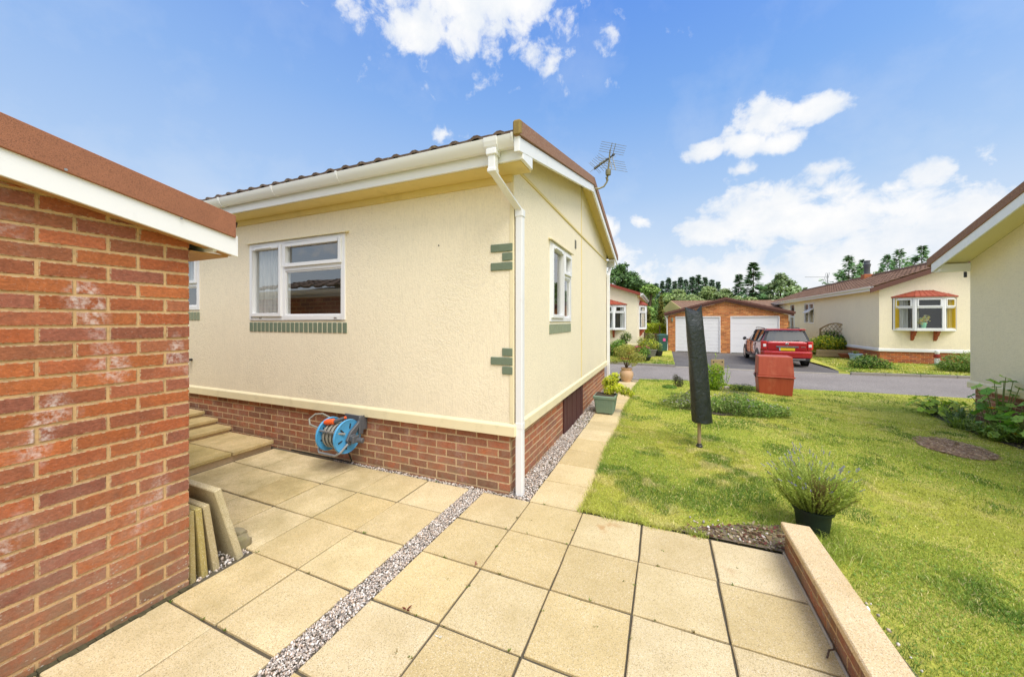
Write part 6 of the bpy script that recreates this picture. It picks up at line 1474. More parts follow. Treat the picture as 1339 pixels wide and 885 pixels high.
# =================================================================== TREES
def tree_mesh(kind, seed):
    """prototype of unit height 1 built at real size then scaled: returns (root with trunk and crown)"""
    rs = np.random.default_rng(seed); rr = random.Random(seed); m = MB()
    if kind in ('darkbroad', 'bright', 'olive', 'birch'):
        H, Wd = {'darkbroad': (9, 3.0), 'bright': (6, 2.1), 'olive': (6.5, 2.2), 'birch': (8, 1.8)}[kind]
        nb = {'darkbroad': 46, 'bright': 30, 'olive': 34, 'birch': 40}[kind]; blobs = []
        for i in range(nb):
            t = rr.random(); z = H*(.18+.78*t); env = Wd*(math.sin(math.pi*min(1, (t*.86+.14)))**.7)*(1.05-.25*t); a = rr.uniform(0, 6.28); q = math.sqrt(rr.random())
            s = rr.uniform(.42, .80)*(1-.35*t)*(Wd/2.2); blobs.append((math.cos(a)*env*q, math.sin(a)*env*q, z, s*1.15, s*1.15, s*(.75 if kind != 'birch' else 1.2)))
        blobs.append((0, 0, H*.93, .3, .3, .4))
        cols = {'darkbroad': [hexc(h) for h in ('#64844E', '#729456', '#547244', '#84A468')], 'bright': [hexc(h) for h in ('#8CAC58', '#9CBA64', '#789A48', '#ACC474')], 'olive': [hexc(h) for h in ('#A4B878', '#B2C486', '#90A868', '#C2CE98')], 'birch': [hexc(h) for h in ('#9CB47C', '#AABF8C', '#88A26A', '#BAC89E')]}[kind]
        nl = {'darkbroad': 15000, 'bright': 13000, 'olive': 14000, 'birch': 11000}[kind]
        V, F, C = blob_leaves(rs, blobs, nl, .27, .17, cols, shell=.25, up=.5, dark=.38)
        m.tube([(0, 0, -.2), (.03, .02, H*.3), (-.03, .04, H*.6), (0, 0, H*.9)], [.18*H/8, .14*H/8, .08*H/8, .02], 8)
        for i in range(14):
            b = blobs[rr.randrange(len(blobs))]; z0 = max(.2*H, b[2]*.72); m.tube([(0, 0, z0*.9), (b[0]*.5, b[1]*.5, (z0+b[2])/2), b[:3]], [.07, .04, .015], 5)
    elif kind in ('spruce', 'fir', 'thuja', 'pine'):
        H, Wd = {'spruce': (12, 1.7), 'fir': (10, 1.9), 'thuja': (3.6, .58), 'pine': (9, 2.0)}[kind]; P = []; D = []; sz = []
        m.tube([(0, 0, -.2), (0, 0, H*.5), (0, 0, H)], [.016*H, .009*H, .01], 7)
        if kind == 'thuja':
            blobs = [(rr.uniform(-.25, .25)*(1-t), rr.uniform(-.25, .25)*(1-t), H*t*.96+.1, Wd*(1-t*.8)*.75, Wd*(1-t*.8)*.75, .3) for t in [i/16 for i in range(17)]]
            V, F, C = blob_leaves(rs, blobs, 3600, .16, .07, [hexc(h) for h in ('#7E7C34', '#8E8A3E', '#6A6E2C', '#98904A')], shell=.5, up=.8, dark=.4)
        else:
            lev = {'spruce': 34, 'fir': 22, 'pine': 20}[kind]
            for l in range(lev):
                t = l/(lev-1); z = H*(.06+.92*t); z_l = z; t_l = t; Lb = Wd*(min(1, (1-t)*2.0)**.8 if kind == 'pine' else (1-t)**.85)*rr.uniform(.75, 1.15)+.10; nbr = {'spruce': 9, 'fir': 8, 'pine': 6}[kind]
                for k in range(nbr):
                    t = min(1, max(0, t_l+rr.uniform(-.03, .03))); z = H*(.06+.92*t); a = rr.uniform(0, 6.28); L2 = Lb*rr.uniform(.55, 1.18); dro = {'fir': rr.uniform(.05, .35), 'pine': rr.uniform(-.35, .15), 'spruce': rr.uniform(.15, .45)}[kind]
                    m.tube([(0, 0, z), (math.cos(a)*L2, math.sin(a)*L2, z-dro*L2+.25*L2*(kind != 'spruce'))], [.02, .006], 4)
                    nn = int(46*max(.3, L2/Wd)) 
                    for j in range(nn):
                        u = rr.uniform(.12, 1); sp = .22*L2*(1-u*.6); P.append((math.cos(a)*L2*u-math.sin(a)*rr.uniform(-sp, sp), math.sin(a)*L2*u+math.cos(a)*rr.uniform(-sp, sp), z-dro*L2*u+.25*L2*u*u*(kind != 'spruce')+rr.uniform(-.28, .08))); b = a+rr.uniform(-.9, .9); D.append((math.cos(b), math.sin(b), rr.uniform(-.5, .15)))
            P = np.array(P); D = np.array(D); D /= np.linalg.norm(D, axis=1, keepdims=True); N = rnd_dirs(rs, len(P))*.6+np.array([0, 0, 1.]); N /= np.linalg.norm(N, axis=1, keepdims=True)
            V, F = leaf_quads(P, D, N, rs.uniform(.3, .55, len(P)), rs.uniform(.14, .24, len(P)))
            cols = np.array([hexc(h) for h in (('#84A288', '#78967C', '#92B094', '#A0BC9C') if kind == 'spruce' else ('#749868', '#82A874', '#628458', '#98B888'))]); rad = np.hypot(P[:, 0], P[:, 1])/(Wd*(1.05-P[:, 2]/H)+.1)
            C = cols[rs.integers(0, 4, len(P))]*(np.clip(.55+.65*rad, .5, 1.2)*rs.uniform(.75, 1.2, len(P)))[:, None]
    root = bpy.data.objects.new({'spruce': 'spruce_tree', 'fir': 'fir_tree', 'pine': 'pine_tree', 'birch': 'birch_tree', 'thuja': 'conifer_bush'}.get(kind, 'broadleaf_tree'), None); col.objects.link(root)
    npmesh('crown', V, F, M['needle'] if kind in ('spruce', 'fir', 'pine') else M['leaf_tree'], C, root); m.build('trunk', M['bark'], root, smooth=True)
    return root, H, Wd
world()
TREES = [
 ('darkbroad', -3.176, 40.786, 8.59, 2.68, 'tallest dark broadleaf tree above the path-end bungalow roof'), ('darkbroad', -1.525, 45.829, 6.99, 1.76, 'smaller dark broadleaf tree stepping down towards the spruces'),
 ('bright', -0.006, 33.441, 5.2, 1.45, 'fresh green tree directly over the fascia end of the path-end bungalow'), ('bright', -0.917, 28.711, 3.33, 1.4, 'short fresh green tree behind the path-end bungalow roof'), ('bright', 1.628, 62.368, 6.42, 2.55, 'broad fresh green tree under the first spruces'),
 ('thuja', 0.963, 29.507, 3.84, 0.57, 'brownish-gold conical conifer above the yellow hedge'), ('thuja', 0.092, 25.88, 2.6, 0.57, 'small conical conifer close to the path-end bungalow side wall'),
 ('spruce', -1.871, 88.036, 10.34, 1.45, None), ('spruce', -0.54, 88.6, 10.88, 1.45, None), ('spruce', 0.791, 89.164, 11.43, 1.27, None), ('spruce', 2.123, 89.728, 12.15, 1.45, None), ('spruce', 3.454, 90.292, 11.43, 1.27, None), ('spruce', 4.786, 90.856, 12.33, 1.45, None), ('spruce', 5.951, 91.349, 11.79, 1.27, None), ('spruce', 7.282, 91.913, 12.51, 1.45, None), ('spruce', 8.613, 92.477, 12.87, 1.63, None), ('spruce', 10.111, 93.111, 12.33, 1.45, None), ('spruce', 11.609, 93.746, 11.79, 1.45, None), ('spruce', 12.94, 94.309, 11.25, 1.27, None),
 ('olive', 2.995, 57.518, 6.61, 2.34, 'grey-green rounded tree over the garage-side end of the brown roof'), ('olive', 4.936, 55.081, 5.69, 1.77, 'low grey-green tree left of the covered dryer top'), ('olive', 7.626, 59.479, 7.08, 2.34, 'tall grey-green rounded tree right above the garage peak'), ('olive', 9.978, 62.647, 6.91, 2.18, 'grey-green rounded tree between the garage peak and the tall firs'), ('olive', 10.569, 55.295, 5.32, 1.7, 'low grey-green tree at the foot of the thin fir'), ('olive', 11.7, 53.602, 4.98, 1.84, 'low grey-green tree at the foot of the tallest fir'), ('olive', 5.407, 47.679, 4.58, 1.53, 'lowest grey-green tree just over the garage roof slope'), ('bright', 4.0, 61.201, 5.89, 1.85, 'fresh green tree tucked below the middle spruces'),
 ('fir', 11.718, 61.212, 9.07, 1.4, 'thin sparse fir beside the tallest one behind the garage'), ('fir', 13.081, 58.531, 10.33, 1.88, 'tallest layered fir tree behind the double garage'),
 ('birch', 15.702, 62.899, 7.55, 1.64, 'drooping birch next to the tallest fir'), ('birch', 16.644, 60.04, 8.67, 1.88, 'tallest birch, behind the eaves end of the far bungalow'), ('birch', 19.687, 64.587, 7.43, 1.64, 'birch between the tallest birch and the roof aerial'), ('birch', 22.169, 68.896, 7.37, 1.73, 'birch just behind the roof aerial'), ('birch', 25.123, 72.319, 7.05, 1.79, 'low birch past the roof aerial, partly behind the tiled slope'),
 ('pine', 19.193, 45.916, 8.83, 1.54, 'broad layered pine farthest from the chimney above the far roof'), ('pine', 22.055, 50.386, 8.87, 1.22, 'slim pine between the broad layered pine and the chimney'), ('pine', 22.913, 47.491, 8.91, 1.13, 'pine directly behind the dark flue'), ('pine', 22.9, 45.314, 9.07, 1.15, 'pine just past the flue on its verge side'), ('pine', 26.261, 48.909, 9.8, 1.45, 'sparse pine next to the neighbouring brown verge'), ('birch', 24.372, 52.453, 7.79, 1.25, 'pale bushy tree low behind the flue')]
PROTO = {}; rr = random.Random(3); sp_i = 0
SPR = ['first', 'second', 'third', 'fourth', 'fifth', 'sixth', 'seventh', 'eighth', 'ninth', 'tenth', 'eleventh', 'last']
cnt = {}
for kind, x, y, h, hw, label in TREES:
    if kind == 'spruce': label = f'{SPR[sp_i]} dark spruce in the distant row, counted from the path-end bungalow'; sp_i += 1
    i = cnt.get(kind, 0); cnt[kind] = i+1; key = (kind, i % (3 if kind in ('spruce', 'birch', 'pine', 'olive') else 2))
    grp = {'spruce': 'distant row of dark spruces', 'birch': 'birches behind the far bungalow', 'pine': 'pines above the far bungalow roof', 'olive': 'grey-green trees behind the garage', 'bright': 'fresh green trees', 'darkbroad': 'dark broadleaf trees', 'fir': 'firs behind the garage', 'thuja': 'conical conifers'}[kind]
    if key not in PROTO:
        root, H, Wd = tree_mesh(kind, 100+hash(kind) % 1 + len(PROTO)*7); PROTO[key] = (root, H, Wd); o = root
    else:
        root, H, Wd = PROTO[key]; o = dup(root, (0, 0, 0))
    o.location = (x, y, -.25); s = h/(H*1.0); w_ = hw/Wd*{'spruce': 1.55, 'fir': 1.5, 'pine': 1.3, 'thuja': 1.15}.get(kind, 1.35); o.scale = (w_, w_, s); o.rotation_euler = (0, 0, rr.uniform(0, 6.28)); tag(o, label, 'tree', grp)
# far wood closing the view low down, seen as one mass
rs = np.random.default_rng(300); blobs = []
for i in range(150):
    a = R(rs.uniform(42, 128)); d = rs.uniform(98, 130); z = rs.uniform(0, 6.3); s = rs.uniform(2.2, 3.8); blobs.append((math.cos(a)*d, math.sin(a)*d, z, s, s, s*.9))
for i in range(170):
    a = R(rs.uniform(58, 97)); d = rs.uniform(66, 84); z = rs.uniform(0, 4.9); s = rs.uniform(1.2, 2.2); blobs.append((math.cos(a)*d, math.sin(a)*d, z, s, s, s*.85))
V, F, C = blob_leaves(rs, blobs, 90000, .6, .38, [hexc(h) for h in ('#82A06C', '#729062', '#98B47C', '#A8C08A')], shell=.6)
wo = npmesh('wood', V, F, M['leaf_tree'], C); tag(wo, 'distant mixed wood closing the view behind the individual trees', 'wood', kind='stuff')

# =================================================================== GRASS
def mnoise(X, Y, sc, seed):
    """smooth value noise"""
    r = np.random.default_rng(seed); T = r.random((64, 64)); x = X*sc+37.3; y = Y*sc+11.7; xi = np.floor(x).astype(int); yi = np.floor(y).astype(int); fx = x-xi; fy = y-yi; fx = fx*fx*(3-2*fx); fy = fy*fy*(3-2*fy)
    g = lambda a, b: T[a % 64, b % 64]; return (g(xi, yi)*(1-fx)+g(xi+1, yi)*fx)*(1-fy)+(g(xi, yi+1)*(1-fx)+g(xi+1, yi+1)*fx)*fy
def fbm(X, Y, sc, seed): return (mnoise(X, Y, sc, seed)*.5+mnoise(X, Y, sc*2.1, seed+1)*.28+mnoise(X, Y, sc*4.3, seed+2)*.15+mnoise(X, Y, sc*9, seed+3)*.07)
def grass(name, label, X, Y, Z, hgt, wid, seed, tone=None, lean=.7):
    rs = np.random.default_rng(seed); n = len(X)
    a = rs.uniform(0, 2*np.pi, n); ln = lean*np.sqrt(rs.random(n))*1.3; h = hgt*rs.uniform(.5, 1.25, n); b = rs.uniform(0, 2*np.pi, n); w = wid*rs.uniform(.6, 1.3, n)
    sx, sy = np.cos(b)*w/2, np.sin(b)*w/2; dx, dy = np.cos(a)*ln, np.sin(a)*ln
    P0 = np.stack([X-sx, Y-sy, Z-.004], 1); P1 = np.stack([X+sx, Y+sy, Z-.004], 1); mx, my = X+dx*h*.45, Y+dy*h*.45
    P2 = np.stack([mx+sx*.75, my+sy*.75, Z+h*.58], 1); P3 = np.stack([mx-sx*.75, my-sy*.75, Z+h*.58], 1); T = np.stack([X+dx*h*1.15, Y+dy*h*1.15, Z+h*(1-.25*ln)], 1)
    V = np.stack([P0, P1, P2, P3, T], 1).reshape(-1, 3); k = np.arange(n)*5
    F = np.concatenate([np.stack([k, k+1, k+2, k], 1)[:, :3], np.stack([k, k+2, k+3], 1), np.stack([k+3, k+2, k+4], 1)])
    f1 = fbm(X, Y, .9, 500); f2 = fbm(X, Y, 2.6, 520); f3 = mnoise(X, Y, 9, 540)
    gr = np.array(hexc('#98B44A')); ye = np.array(hexc('#D0CA62')); dk = np.array(hexc('#5C8434')); st = np.array(hexc('#E4D69A')); br = np.array(hexc('#B6BE58'))
    c = gr[None]+(br-gr)[None]*rs.random((n, 1))
    t = np.clip((f1-.40)/.22, 0, 1)[:, None]; c = c*(1-t*.58)+ye[None]*t*.58
    t = np.clip((f2-.54)/.12, 0, 1)[:, None]; c = c*(1-t*.75)+dk[None]*t*.75
    t = (np.clip((f3-.62)/.2, 0, 1)*np.clip((f1-.42)/.15, 0, 1))[:, None]; c = c*(1-t*.6)+st[None]*t*.6
    t = (rs.random(n) < .07)[:, None]; c = np.where(t, st[None], c)
    c = c*rs.uniform(.62, 1.3, (n, 1))
    o = npmesh(name, V, F, M['grass'], np.concatenate([c, c, c])); return tag(o, label, 'grass', kind='stuff')
rs = np.random.default_rng(77)
def scatter(n, x0, x1, y0, y1, keep=None):
    X = rs.uniform(x0, x1, n); Y = rs.uniform(y0, y1, n)
    m_ = (Y < np.interp(X, [-20, .5, 3, 5.5, 7.6, 30], [7.45, 7.6, 8.38, 8.6, 8.68, 8.9])+rs.normal(0, .015, n))
    px, py = X-4.85, Y-3.87; det = .29*.43+.22*.25; u = (px*.43-py*.25)/det; v = (px*.22+py*.29)/det; m_ &= ~((u*u+v*v) < rs.uniform(.45, 1.0, len(X)))
    if keep is not None: m_ &= keep(X, Y)
    return X[m_], Y[m_]
A_ = [scatter(80000, .60, 2.14, .0, 2.6), scatter(56000, 2.14, 3.6, -1.6, 2.6), scatter(36000, 2.14, 3.2, -1.4, .6), scatter(56000, 3.6, 5.9, -.6, 3.4), scatter(44000, .60, 3.6, 2.6, 5.2), scatter(30000, 3.6, 6.2, 3.0, 5.4), scatter(30000, .6, 3.6, 5.2, 8.4), scatter(26000, 3.6, 9.5, 5.2, 8.6)]
bare = lambda X, Y: ~(((X > 1.35) & (X < 2.2) & (Y < .30+.12*np.sin(X*9)) & (Y < (X-1.3)*.6)) & (rs.random(len(X)) < .66))
X = np.concatenate([a[0] for a in A_]); Y = np.concatenate([a[1] for a in A_]); k = bare(X, Y)
edge = (X > 2.13) & (X < 2.36+.10*np.sin(Y*7)) & (Y < .1); k &= ~(edge & (rs.random(len(X)) < .66)); X, Y = X[k], Y[k]
d = np.hypot(X-1.24, Y+2.96); Z = zt(X, Y)
hm = .011+.009*fbm(X, Y, 3.1, 600)+.010*(fbm(X, Y, 2.6, 520) > .55)
grass('grass', 'short patchy mown grass of the lawn between the two bungalows', X, Y, Z, hm, .0031+.0010*np.maximum(d-2.5, 0), 78)
# longer tufts along the slab path, the patio edge and behind the low wall
def tufts(C, n, sp):
    c = np.array(C)[rs.integers(0, len(C), n)]; return c[:, 0]+rs.normal(0, sp, n), c[:, 1]+rs.normal(0, sp, n)
E1 = [(.615+.02*math.sin(t*3), t) for t in np.arange(.0, 6.8, .06)]; E2 = [(x, .0+.015*math.sin(x*20)) for x in np.arange(.65, 1.5, .06)]; E3 = [(2.17+.05*math.sin(t*5), t) for t in np.arange(-1.8, .4, .12)]; E4 = [(2.35, .45), (2.3, .5), (2.1, .42), (2.4, .15), (2.26, .05), (2.2, .1), (2.35, .3)]
X1, Y1 = tufts(E1, 6500, .022); X2, Y2 = tufts(E2, 1300, .022); X3, Y3 = tufts(E3, 1500, .035); X4, Y4 = tufts(E4, 1300, .05); X = np.concatenate([X1, X2, X3, X4]); Y = np.concatenate([Y1, Y2, Y3, Y4]); H_ = np.concatenate([np.full(len(X1), .042), np.full(len(X2), .036), np.full(len(X3), .05), np.full(len(X4), .085)])
grass('edge_grass', 'longer unmown grass along the path edge and behind the low wall', X, Y, zt(X, Y), H_, .0034, 79, lean=.9)
# broad-leaved lawn weeds (clover, dandelion)
n = 5200; X = rs.uniform(.65, 5.6, n); Y = rs.uniform(.02, 5.5, n); kk = (fbm(X, Y, 1.6, 700) > .58) & ((X > 2.25) | (Y > .05)); X, Y = X[kk], Y[kk]
Xn = rs.uniform(2.3, 4.5, 1200); Yn = rs.uniform(-1.4, .3, 1200); X = np.concatenate([X, Xn]); Y = np.concatenate([Y, Yn]); P = np.stack([X, Y, zt(X, Y)+.010], 1); parts = []
for q in range(3):
    a = rs.uniform(0, 6.28, len(P)); D = np.stack([np.cos(a), np.sin(a), .45*np.ones(len(P))], 1); D /= np.linalg.norm(D, axis=1, keepdims=True); N = np.tile([0, 0, 1.], (len(P), 1)); v, f = leaf_quads(P, D, N, rs.uniform(.009, .018, len(P)), rs.uniform(.006, .011, len(P))); parts.append((v, f, np.array([hexc('#7C9E40'), hexc('#94AE4C'), hexc('#86A450')])[rs.integers(0, 3, len(P))]*rs.uniform(.7, 1.15, (len(P), 1))))
V, F, C = cat(parts); tag(npmesh('lawn_weeds', V, F, M['leaf'], C), 'small clover and weeds scattered through the lawn', 'weeds', kind='stuff')
# verge grass over the road
Xa = rs.uniform(-2.5, 1.6, 26000); Ya = rs.uniform(12.35, 16, 26000); Xb = rs.uniform(6.9, 13, 30000); Yb = rs.uniform(12.4, 18, 30000); kb = (Xb > 6.85+(Yb-12.4)/7.5) & (Yb > np.interp(Xb, [6.8, 10, 30], [12.42, 12.87, 14.6])) & ~((Xb > 9.4) & (Yb > 16.5))
X = np.concatenate([Xa, Xb[kb]]); Y = np.concatenate([Ya, Yb[kb]]); grass('verge_grass', 'yellowing mown grass on the plots across the road', X, Y, np.full(len(X), -.15), .045, .018, 80)
# leaf litter and stones in the bare corner by the patio
n = 380; X = rs.uniform(1.35, 2.2, n); Y = rs.uniform(.0, .30, n); kk = Y < (X-1.25)*.5; P = np.stack([X, Y, zt(X, Y)+.014], 1)[kk]; a = rs.uniform(0, 6.28, len(P)); D = np.stack([np.cos(a), np.sin(a), rs.uniform(-.1, .5, len(P))], 1); D /= np.linalg.norm(D, axis=1, keepdims=True); N = rnd_dirs(rs, len(P))*.4+np.array([0, 0, 1.]); V, F = leaf_quads(P, D, N, rs.uniform(.02, .05, len(P)), rs.uniform(.012, .028, len(P)))
tag(npmesh('leaf_litter', V, F, M['leaf'], np.array([hexc('#7E6A4E'), hexc('#9A8464'), hexc('#B4A488'), hexc('#6A4A38'), hexc('#8A5448')])[rs.integers(0, 5, len(P))]), 'brown leaf litter in the bare corner between patio and low wall', 'leaf litter', kind='stuff')
gs3 = np.concatenate([spots(90, 1.4, 2.0, .0, .25, .006, .005, .013), spots(420, 2.135, 2.22, -2, .0, .004, .006, .014), spots(60, 2.2, 2.3, -1.6, -.2, .006, .008, .018)])
pebbles('gravel', 'loose stones along the soil edge of the lawn by the low wall', gs3, r_, GCOL)
m = MB(); pc = [(1.30, -.005), (2.0, -.005), (2.2, .2), (2.1, .40), (1.8, .28), (1.5, .12)]; m.add([(x, y, .006) for x, y in pc], [tuple(range(len(pc)))]); tag(m.build('bare_soil', M['bed_soil']), kind='structure')
m = MB(); pc = [(2.135, .0), (2.135, -3), (2.28, -3), (2.30, -1.2), (2.24, -.5), (2.2, .0)]; m.add([(x, y, .005) for x, y in pc], [tuple(range(len(pc)))]); tag(m.build('bare_soil', M['bed_soil']), kind='structure')
n = 2600; a = rs.uniform(0, 6.28, n); q = np.sqrt(rs.random(n))*1.02; U_, V_ = np.cos(a)*q, np.sin(a)*q; X = 4.85+.29*U_+.25*V_; Y = 3.87-.22*U_+.43*V_; P = np.stack([X, Y, zt(X, Y)+.012+rs.uniform(0, .01, n)], 1); D = np.stack([np.cos(a*7), np.sin(a*7), rs.uniform(-.2, .35, n)], 1); D /= np.linalg.norm(D, axis=1, keepdims=True); V, F = leaf_quads(P, D, rnd_dirs(rs, n)*.4+np.array([0, 0, 1.]), rs.uniform(.02, .06, n), rs.uniform(.006, .016, n))
tag(npmesh('bark_mulch', V, F, M['leaf'], np.array([hexc('#A68A70'), hexc('#BCA288'), hexc('#866C58'), hexc('#CCB89C')])[rs.integers(0, 4, n)]), 'brown bark chips and dead thatch over the bare patch in the lawn', 'mulch', kind='stuff')
# joint weeds, fallen leaves and moss on the patio
J = [(xq, Y0-k*S) for xq in (-.1, .3, .7, 1.2, 1.6, -.8, -1.3) for k in range(0, 5)]+[(xq, yq) for xq in (.1635, .621, 1.079, 1.536) for yq in (-.3, -.7, -1.1, -1.6)]
P = []
rj = random.Random(19)
for i in range(70): x, y = rj.choice(J); P += [(x+rj.uniform(-.012, .012)+(rj.uniform(-.2, .2) if i % 2 == 0 else 0), y+rj.uniform(-.005, .005), -.004)]*rj.randint(3, 8)
P = np.array(P); a = rs.uniform(0, 6.28, len(P)); D = np.stack([np.cos(a), np.sin(a), rs.uniform(.3, 1.4, len(P))], 1); D /= np.linalg.norm(D, axis=1, keepdims=True); N = rnd_dirs(rs, len(P)); V, F = leaf_quads(P, D, N, rs.uniform(.008, .022, len(P)), rs.uniform(.003, .007, len(P)))
tag(npmesh('joint_weeds', V, F, M['leaf'], np.array([hexc('#6C8A2C'), hexc('#56702A'), hexc('#7A6A34')])[rs.integers(0, 3, len(P))]), 'tiny weeds and moss in the joints of the patio slabs', 'weeds', kind='stuff')
def fallen(label, x, y, cs, seed, s=.02):
    rs_ = np.random.default_rng(seed); n = 4; P = np.tile([x, y, .004], (n, 1)); a = rs_.uniform(0, 6.28, n); D = np.stack([np.cos(a), np.sin(a), rs_.uniform(.1, .5, n)], 1); D /= np.linalg.norm(D, axis=1, keepdims=True); V, F = leaf_quads(P, D, np.tile([0, 0, 1.], (n, 1)), s*rs_.uniform(.8, 1.3, n), s*.4*np.ones(n)); tag(npmesh('fallen_leaf', V, F, M['leaf'], np.tile(cs, (n, 1)), origin=(x, y, 0)), label, 'leaf')
fallen('dark red fallen leaf on the slab joint beside the gravel channel', -.047, -1.385, hexc('#6E2A20'), 1, .03); fallen('pink-brown fallen leaf at a slab crossing near the corner downpipe', .12, -.92, hexc('#A06058'), 2, .022); fallen('small reddish fallen leaf at the lawn edge of the patio', 1.44, -.04, hexc('#8E4A40'), 3, .022); fallen('white feather-like scrap lying on a patio slab', .21, -1.46, (.75, .74, .72), 4, .022)
m = MB(); m.tube([(1.93, -.86, .012), (1.95, -.82, .02), (1.975, -.80, .015), (1.98, -.78, .03)], .004, 5); o = m.build('twig', M['bark']); tag(o, 'small dark twig lying against the low wall on the patio', 'twig')

# =================================================================== SKY, SUN, CAMERA
wd = bpy.data.worlds.new('World'); scene.world = wd; wd.use_nodes = True; wt = wd.node_tree; wt.nodes.clear(); nt = NT(wt)
SUN_EL, SUN_AZ = R(58), R(-38)          # azimuth measured from +X towards +Y
sky = nt.n('ShaderNodeTexSky', sky_type='NISHITA', sun_disc=False, sun_elevation=SUN_EL, sun_rotation=math.pi/2-SUN_AZ, air_density=1.0, dust_density=.6, ozone_density=1.2)
tc = nt.n('ShaderNodeTexCoord').outputs['Generated']
sx, sy, sz = nt.n('ShaderNodeSeparateXYZ', ins={0: tc}).outputs
el = nt.math('MULTIPLY', nt.math('ARCSINE', sz), 180/math.pi); az = nt.math('MULTIPLY', nt.math('ARCTAN2', sy, sx), 180/math.pi)
grad = nt.ramp(nt.math('DIVIDE', el, 90.0, clamp=True), [(0.0, hexc('#E2F0FC')), (.10, hexc('#CFE5FD')), (.20, hexc('#B2D3FC')), (.33, hexc('#7DB2F8')), (.46, hexc('#4A90F2')), (1.0, hexc('#2F70D8'))])
skyc = nt.n('ShaderNodeVectorMath', operation='SCALE', ins={0: sky.outputs[0], 'Scale': .1}).outputs[0]
# bluer towards one side, paler towards the garage side
side = nt.ramp(nt.math('MULTIPLY_ADD', az, 1/120.0, -.45), [(.1, 0), (.95, 1)])
grad = nt.mix(nt.math('MULTIPLY', side, .35), grad, hexc('#BDD6FA'))
base = nt.mix(.88, skyc, grad)
vec = nt.n('ShaderNodeCombineXYZ', ins={0: nt.math('MULTIPLY', az, .075), 1: nt.math('MULTIPLY', el, .085), 2: 0.0}).outputs[0]
n1 = nt.n('ShaderNodeTexNoise', ins={'Vector': vec, 'Scale': 3.2, 'Detail': 9, 'Roughness': .62, 'Distortion': .25}).outputs['Fac']
n2 = nt.n('ShaderNodeTexNoise', ins={'Vector': vec, 'Scale': 1.1, 'Detail': 6, 'Roughness': .6}).outputs['Fac']
acc = None
def blob(a, e, sa, se, k=1.0):
    global acc
    da = nt.math('DIVIDE', nt.math('SUBTRACT', az, a), sa); de = nt.math('DIVIDE', nt.math('SUBTRACT', el, e), se)
    d = nt.math('SQRT', nt.math('ADD', nt.math('MULTIPLY', da, da), nt.math('MULTIPLY', de, de)))
    v = nt.math('MULTIPLY', nt.math('SUBTRACT', 1.0, d), k)
    acc = v if acc is None else nt.math('MAXIMUM', acc, v)
for b in [(117, 43, 15, 6.5), (121, 41, 9, 6), (128, 38.0, 6, 2.6), (113, 42.5, 8, 4.0), (104, 43, 5, 1.6, .7),
          (78, 24.4, 4.2, 3.0), (73, 24.4, 3.4, 1.7), (84.5, 22.6, 3.4, 1.5), (76.5, 21.6, 3.2, 1.5), (80, 22.6, 4, 2.0), (80.4, 19.5, 2.6, 1.3, .45),
          (77, 13.2, 8.5, 4.8), (71, 12.0, 7, 3.6), (84, 12.2, 5, 2.6), (63, 9.5, 10, 4.2), (54, 9, 8, 5), (67, 5.5, 18, 5.6), (82, 5, 18, 5.0), (131, 40, 9, 4.5, .28), (110, 37, 10, 3, .2),
          (99, 14, 3.2, 2.4, .9), (98, 9.5, 5, 3.2), (100, 5, 8, 4), (63.2, 14.6, 2.6, 1.4, .42), (66.5, 14.3, 2.0, .9, .4), (71.5, 17.8, 2.4, .9, .4), (93, 14.6, 2.0, 1.0, .38), (124, 27, 3.0, 1.3, .38)]: blob(*b)
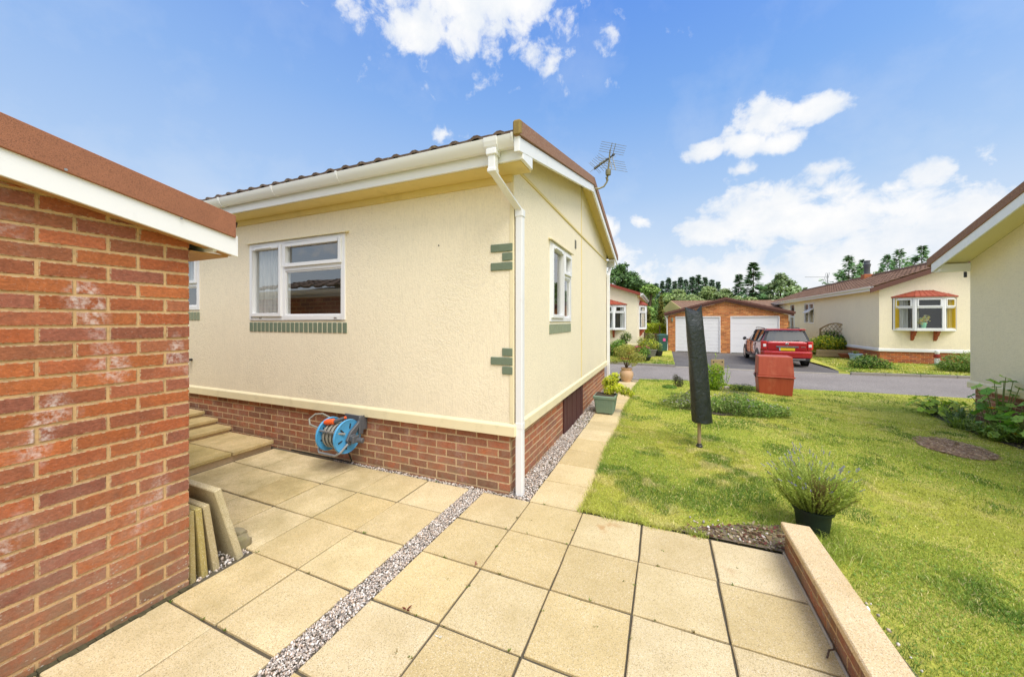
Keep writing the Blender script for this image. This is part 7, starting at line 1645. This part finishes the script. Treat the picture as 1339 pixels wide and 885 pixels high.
# unseen cloud banks added behind the camera to brighten the fill and window reflections
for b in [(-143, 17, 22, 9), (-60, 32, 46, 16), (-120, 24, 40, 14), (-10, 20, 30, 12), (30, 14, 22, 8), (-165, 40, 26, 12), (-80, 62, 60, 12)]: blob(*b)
dens = nt.math('ADD', acc, nt.math('MULTIPLY', nt.math('SUBTRACT', n1, .5), 2.1))
cl = nt.ramp(dens, [(.0, 0), (.10, .16), (.26, .62), (.45, .92), (.75, 1)])
wisp = nt.math('MULTIPLY', nt.ramp(n2, [(.50, 0), (.80, 1)]), nt.ramp(nt.math('DIVIDE', el, 90.0, clamp=True), [(.0, .5), (.2, .25), (.5, .10)]))
hz = nt.ramp(nt.math('DIVIDE', el, 90.0, clamp=True), [(0, .55), (.12, .15), (.2, 0)])
fac = nt.math('MAXIMUM', nt.math('MAXIMUM', cl, wisp), hz)
n3 = nt.n('ShaderNodeTexNoise', ins={'Vector': vec, 'Scale': 2.2, 'Detail': 6, 'Roughness': .6}).outputs['Fac']
cc = nt.mix(nt.ramp(n3, [(.40, 0), (.68, .85)]), (1.0, 1.0, 1.0), hexc('#E6EEF8'))
fin = nt.mix(fac, base, cc)
# broad unseen glow round the sun, added to the sky as soft fill
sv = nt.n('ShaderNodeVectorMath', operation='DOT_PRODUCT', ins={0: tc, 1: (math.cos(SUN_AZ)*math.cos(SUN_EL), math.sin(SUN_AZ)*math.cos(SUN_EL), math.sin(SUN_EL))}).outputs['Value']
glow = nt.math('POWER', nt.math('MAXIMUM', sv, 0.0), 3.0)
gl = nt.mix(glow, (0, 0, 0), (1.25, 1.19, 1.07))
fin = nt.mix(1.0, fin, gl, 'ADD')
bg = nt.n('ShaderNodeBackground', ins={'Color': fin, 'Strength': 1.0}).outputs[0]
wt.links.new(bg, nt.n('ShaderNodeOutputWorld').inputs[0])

ld = bpy.data.lights.new('sun', 'SUN'); ld.energy = 3.35; ld.angle = R(34); ld.color = (1, .95, .86)
so = bpy.data.objects.new('sun', ld); col.objects.link(so)
sd = Vector((math.cos(SUN_AZ)*math.cos(SUN_EL), math.sin(SUN_AZ)*math.cos(SUN_EL), math.sin(SUN_EL)))
so.rotation_euler = (-sd).to_track_quat('-Z', 'Y').to_euler(); so.location = sd*50

cd = bpy.data.cameras.new('camera'); cam = bpy.data.objects.new('camera', cd); col.objects.link(cam)
cd.sensor_width = 36; cd.lens = 12.645; cd.shift_y = -.0172; cd.clip_start = .05; cd.clip_end = 2000
cam.location = (1.2383, -2.956, 1.565); cam.rotation_euler = (R(90), 0, R(22.954)); scene.camera = cam
scene.view_settings.view_transform = 'Standard'; scene.view_settings.look = 'None'; scene.view_settings.exposure = 0; scene.view_settings.gamma = 1
scene.cycles.max_bounces = 8; scene.cycles.transparent_max_bounces = 12
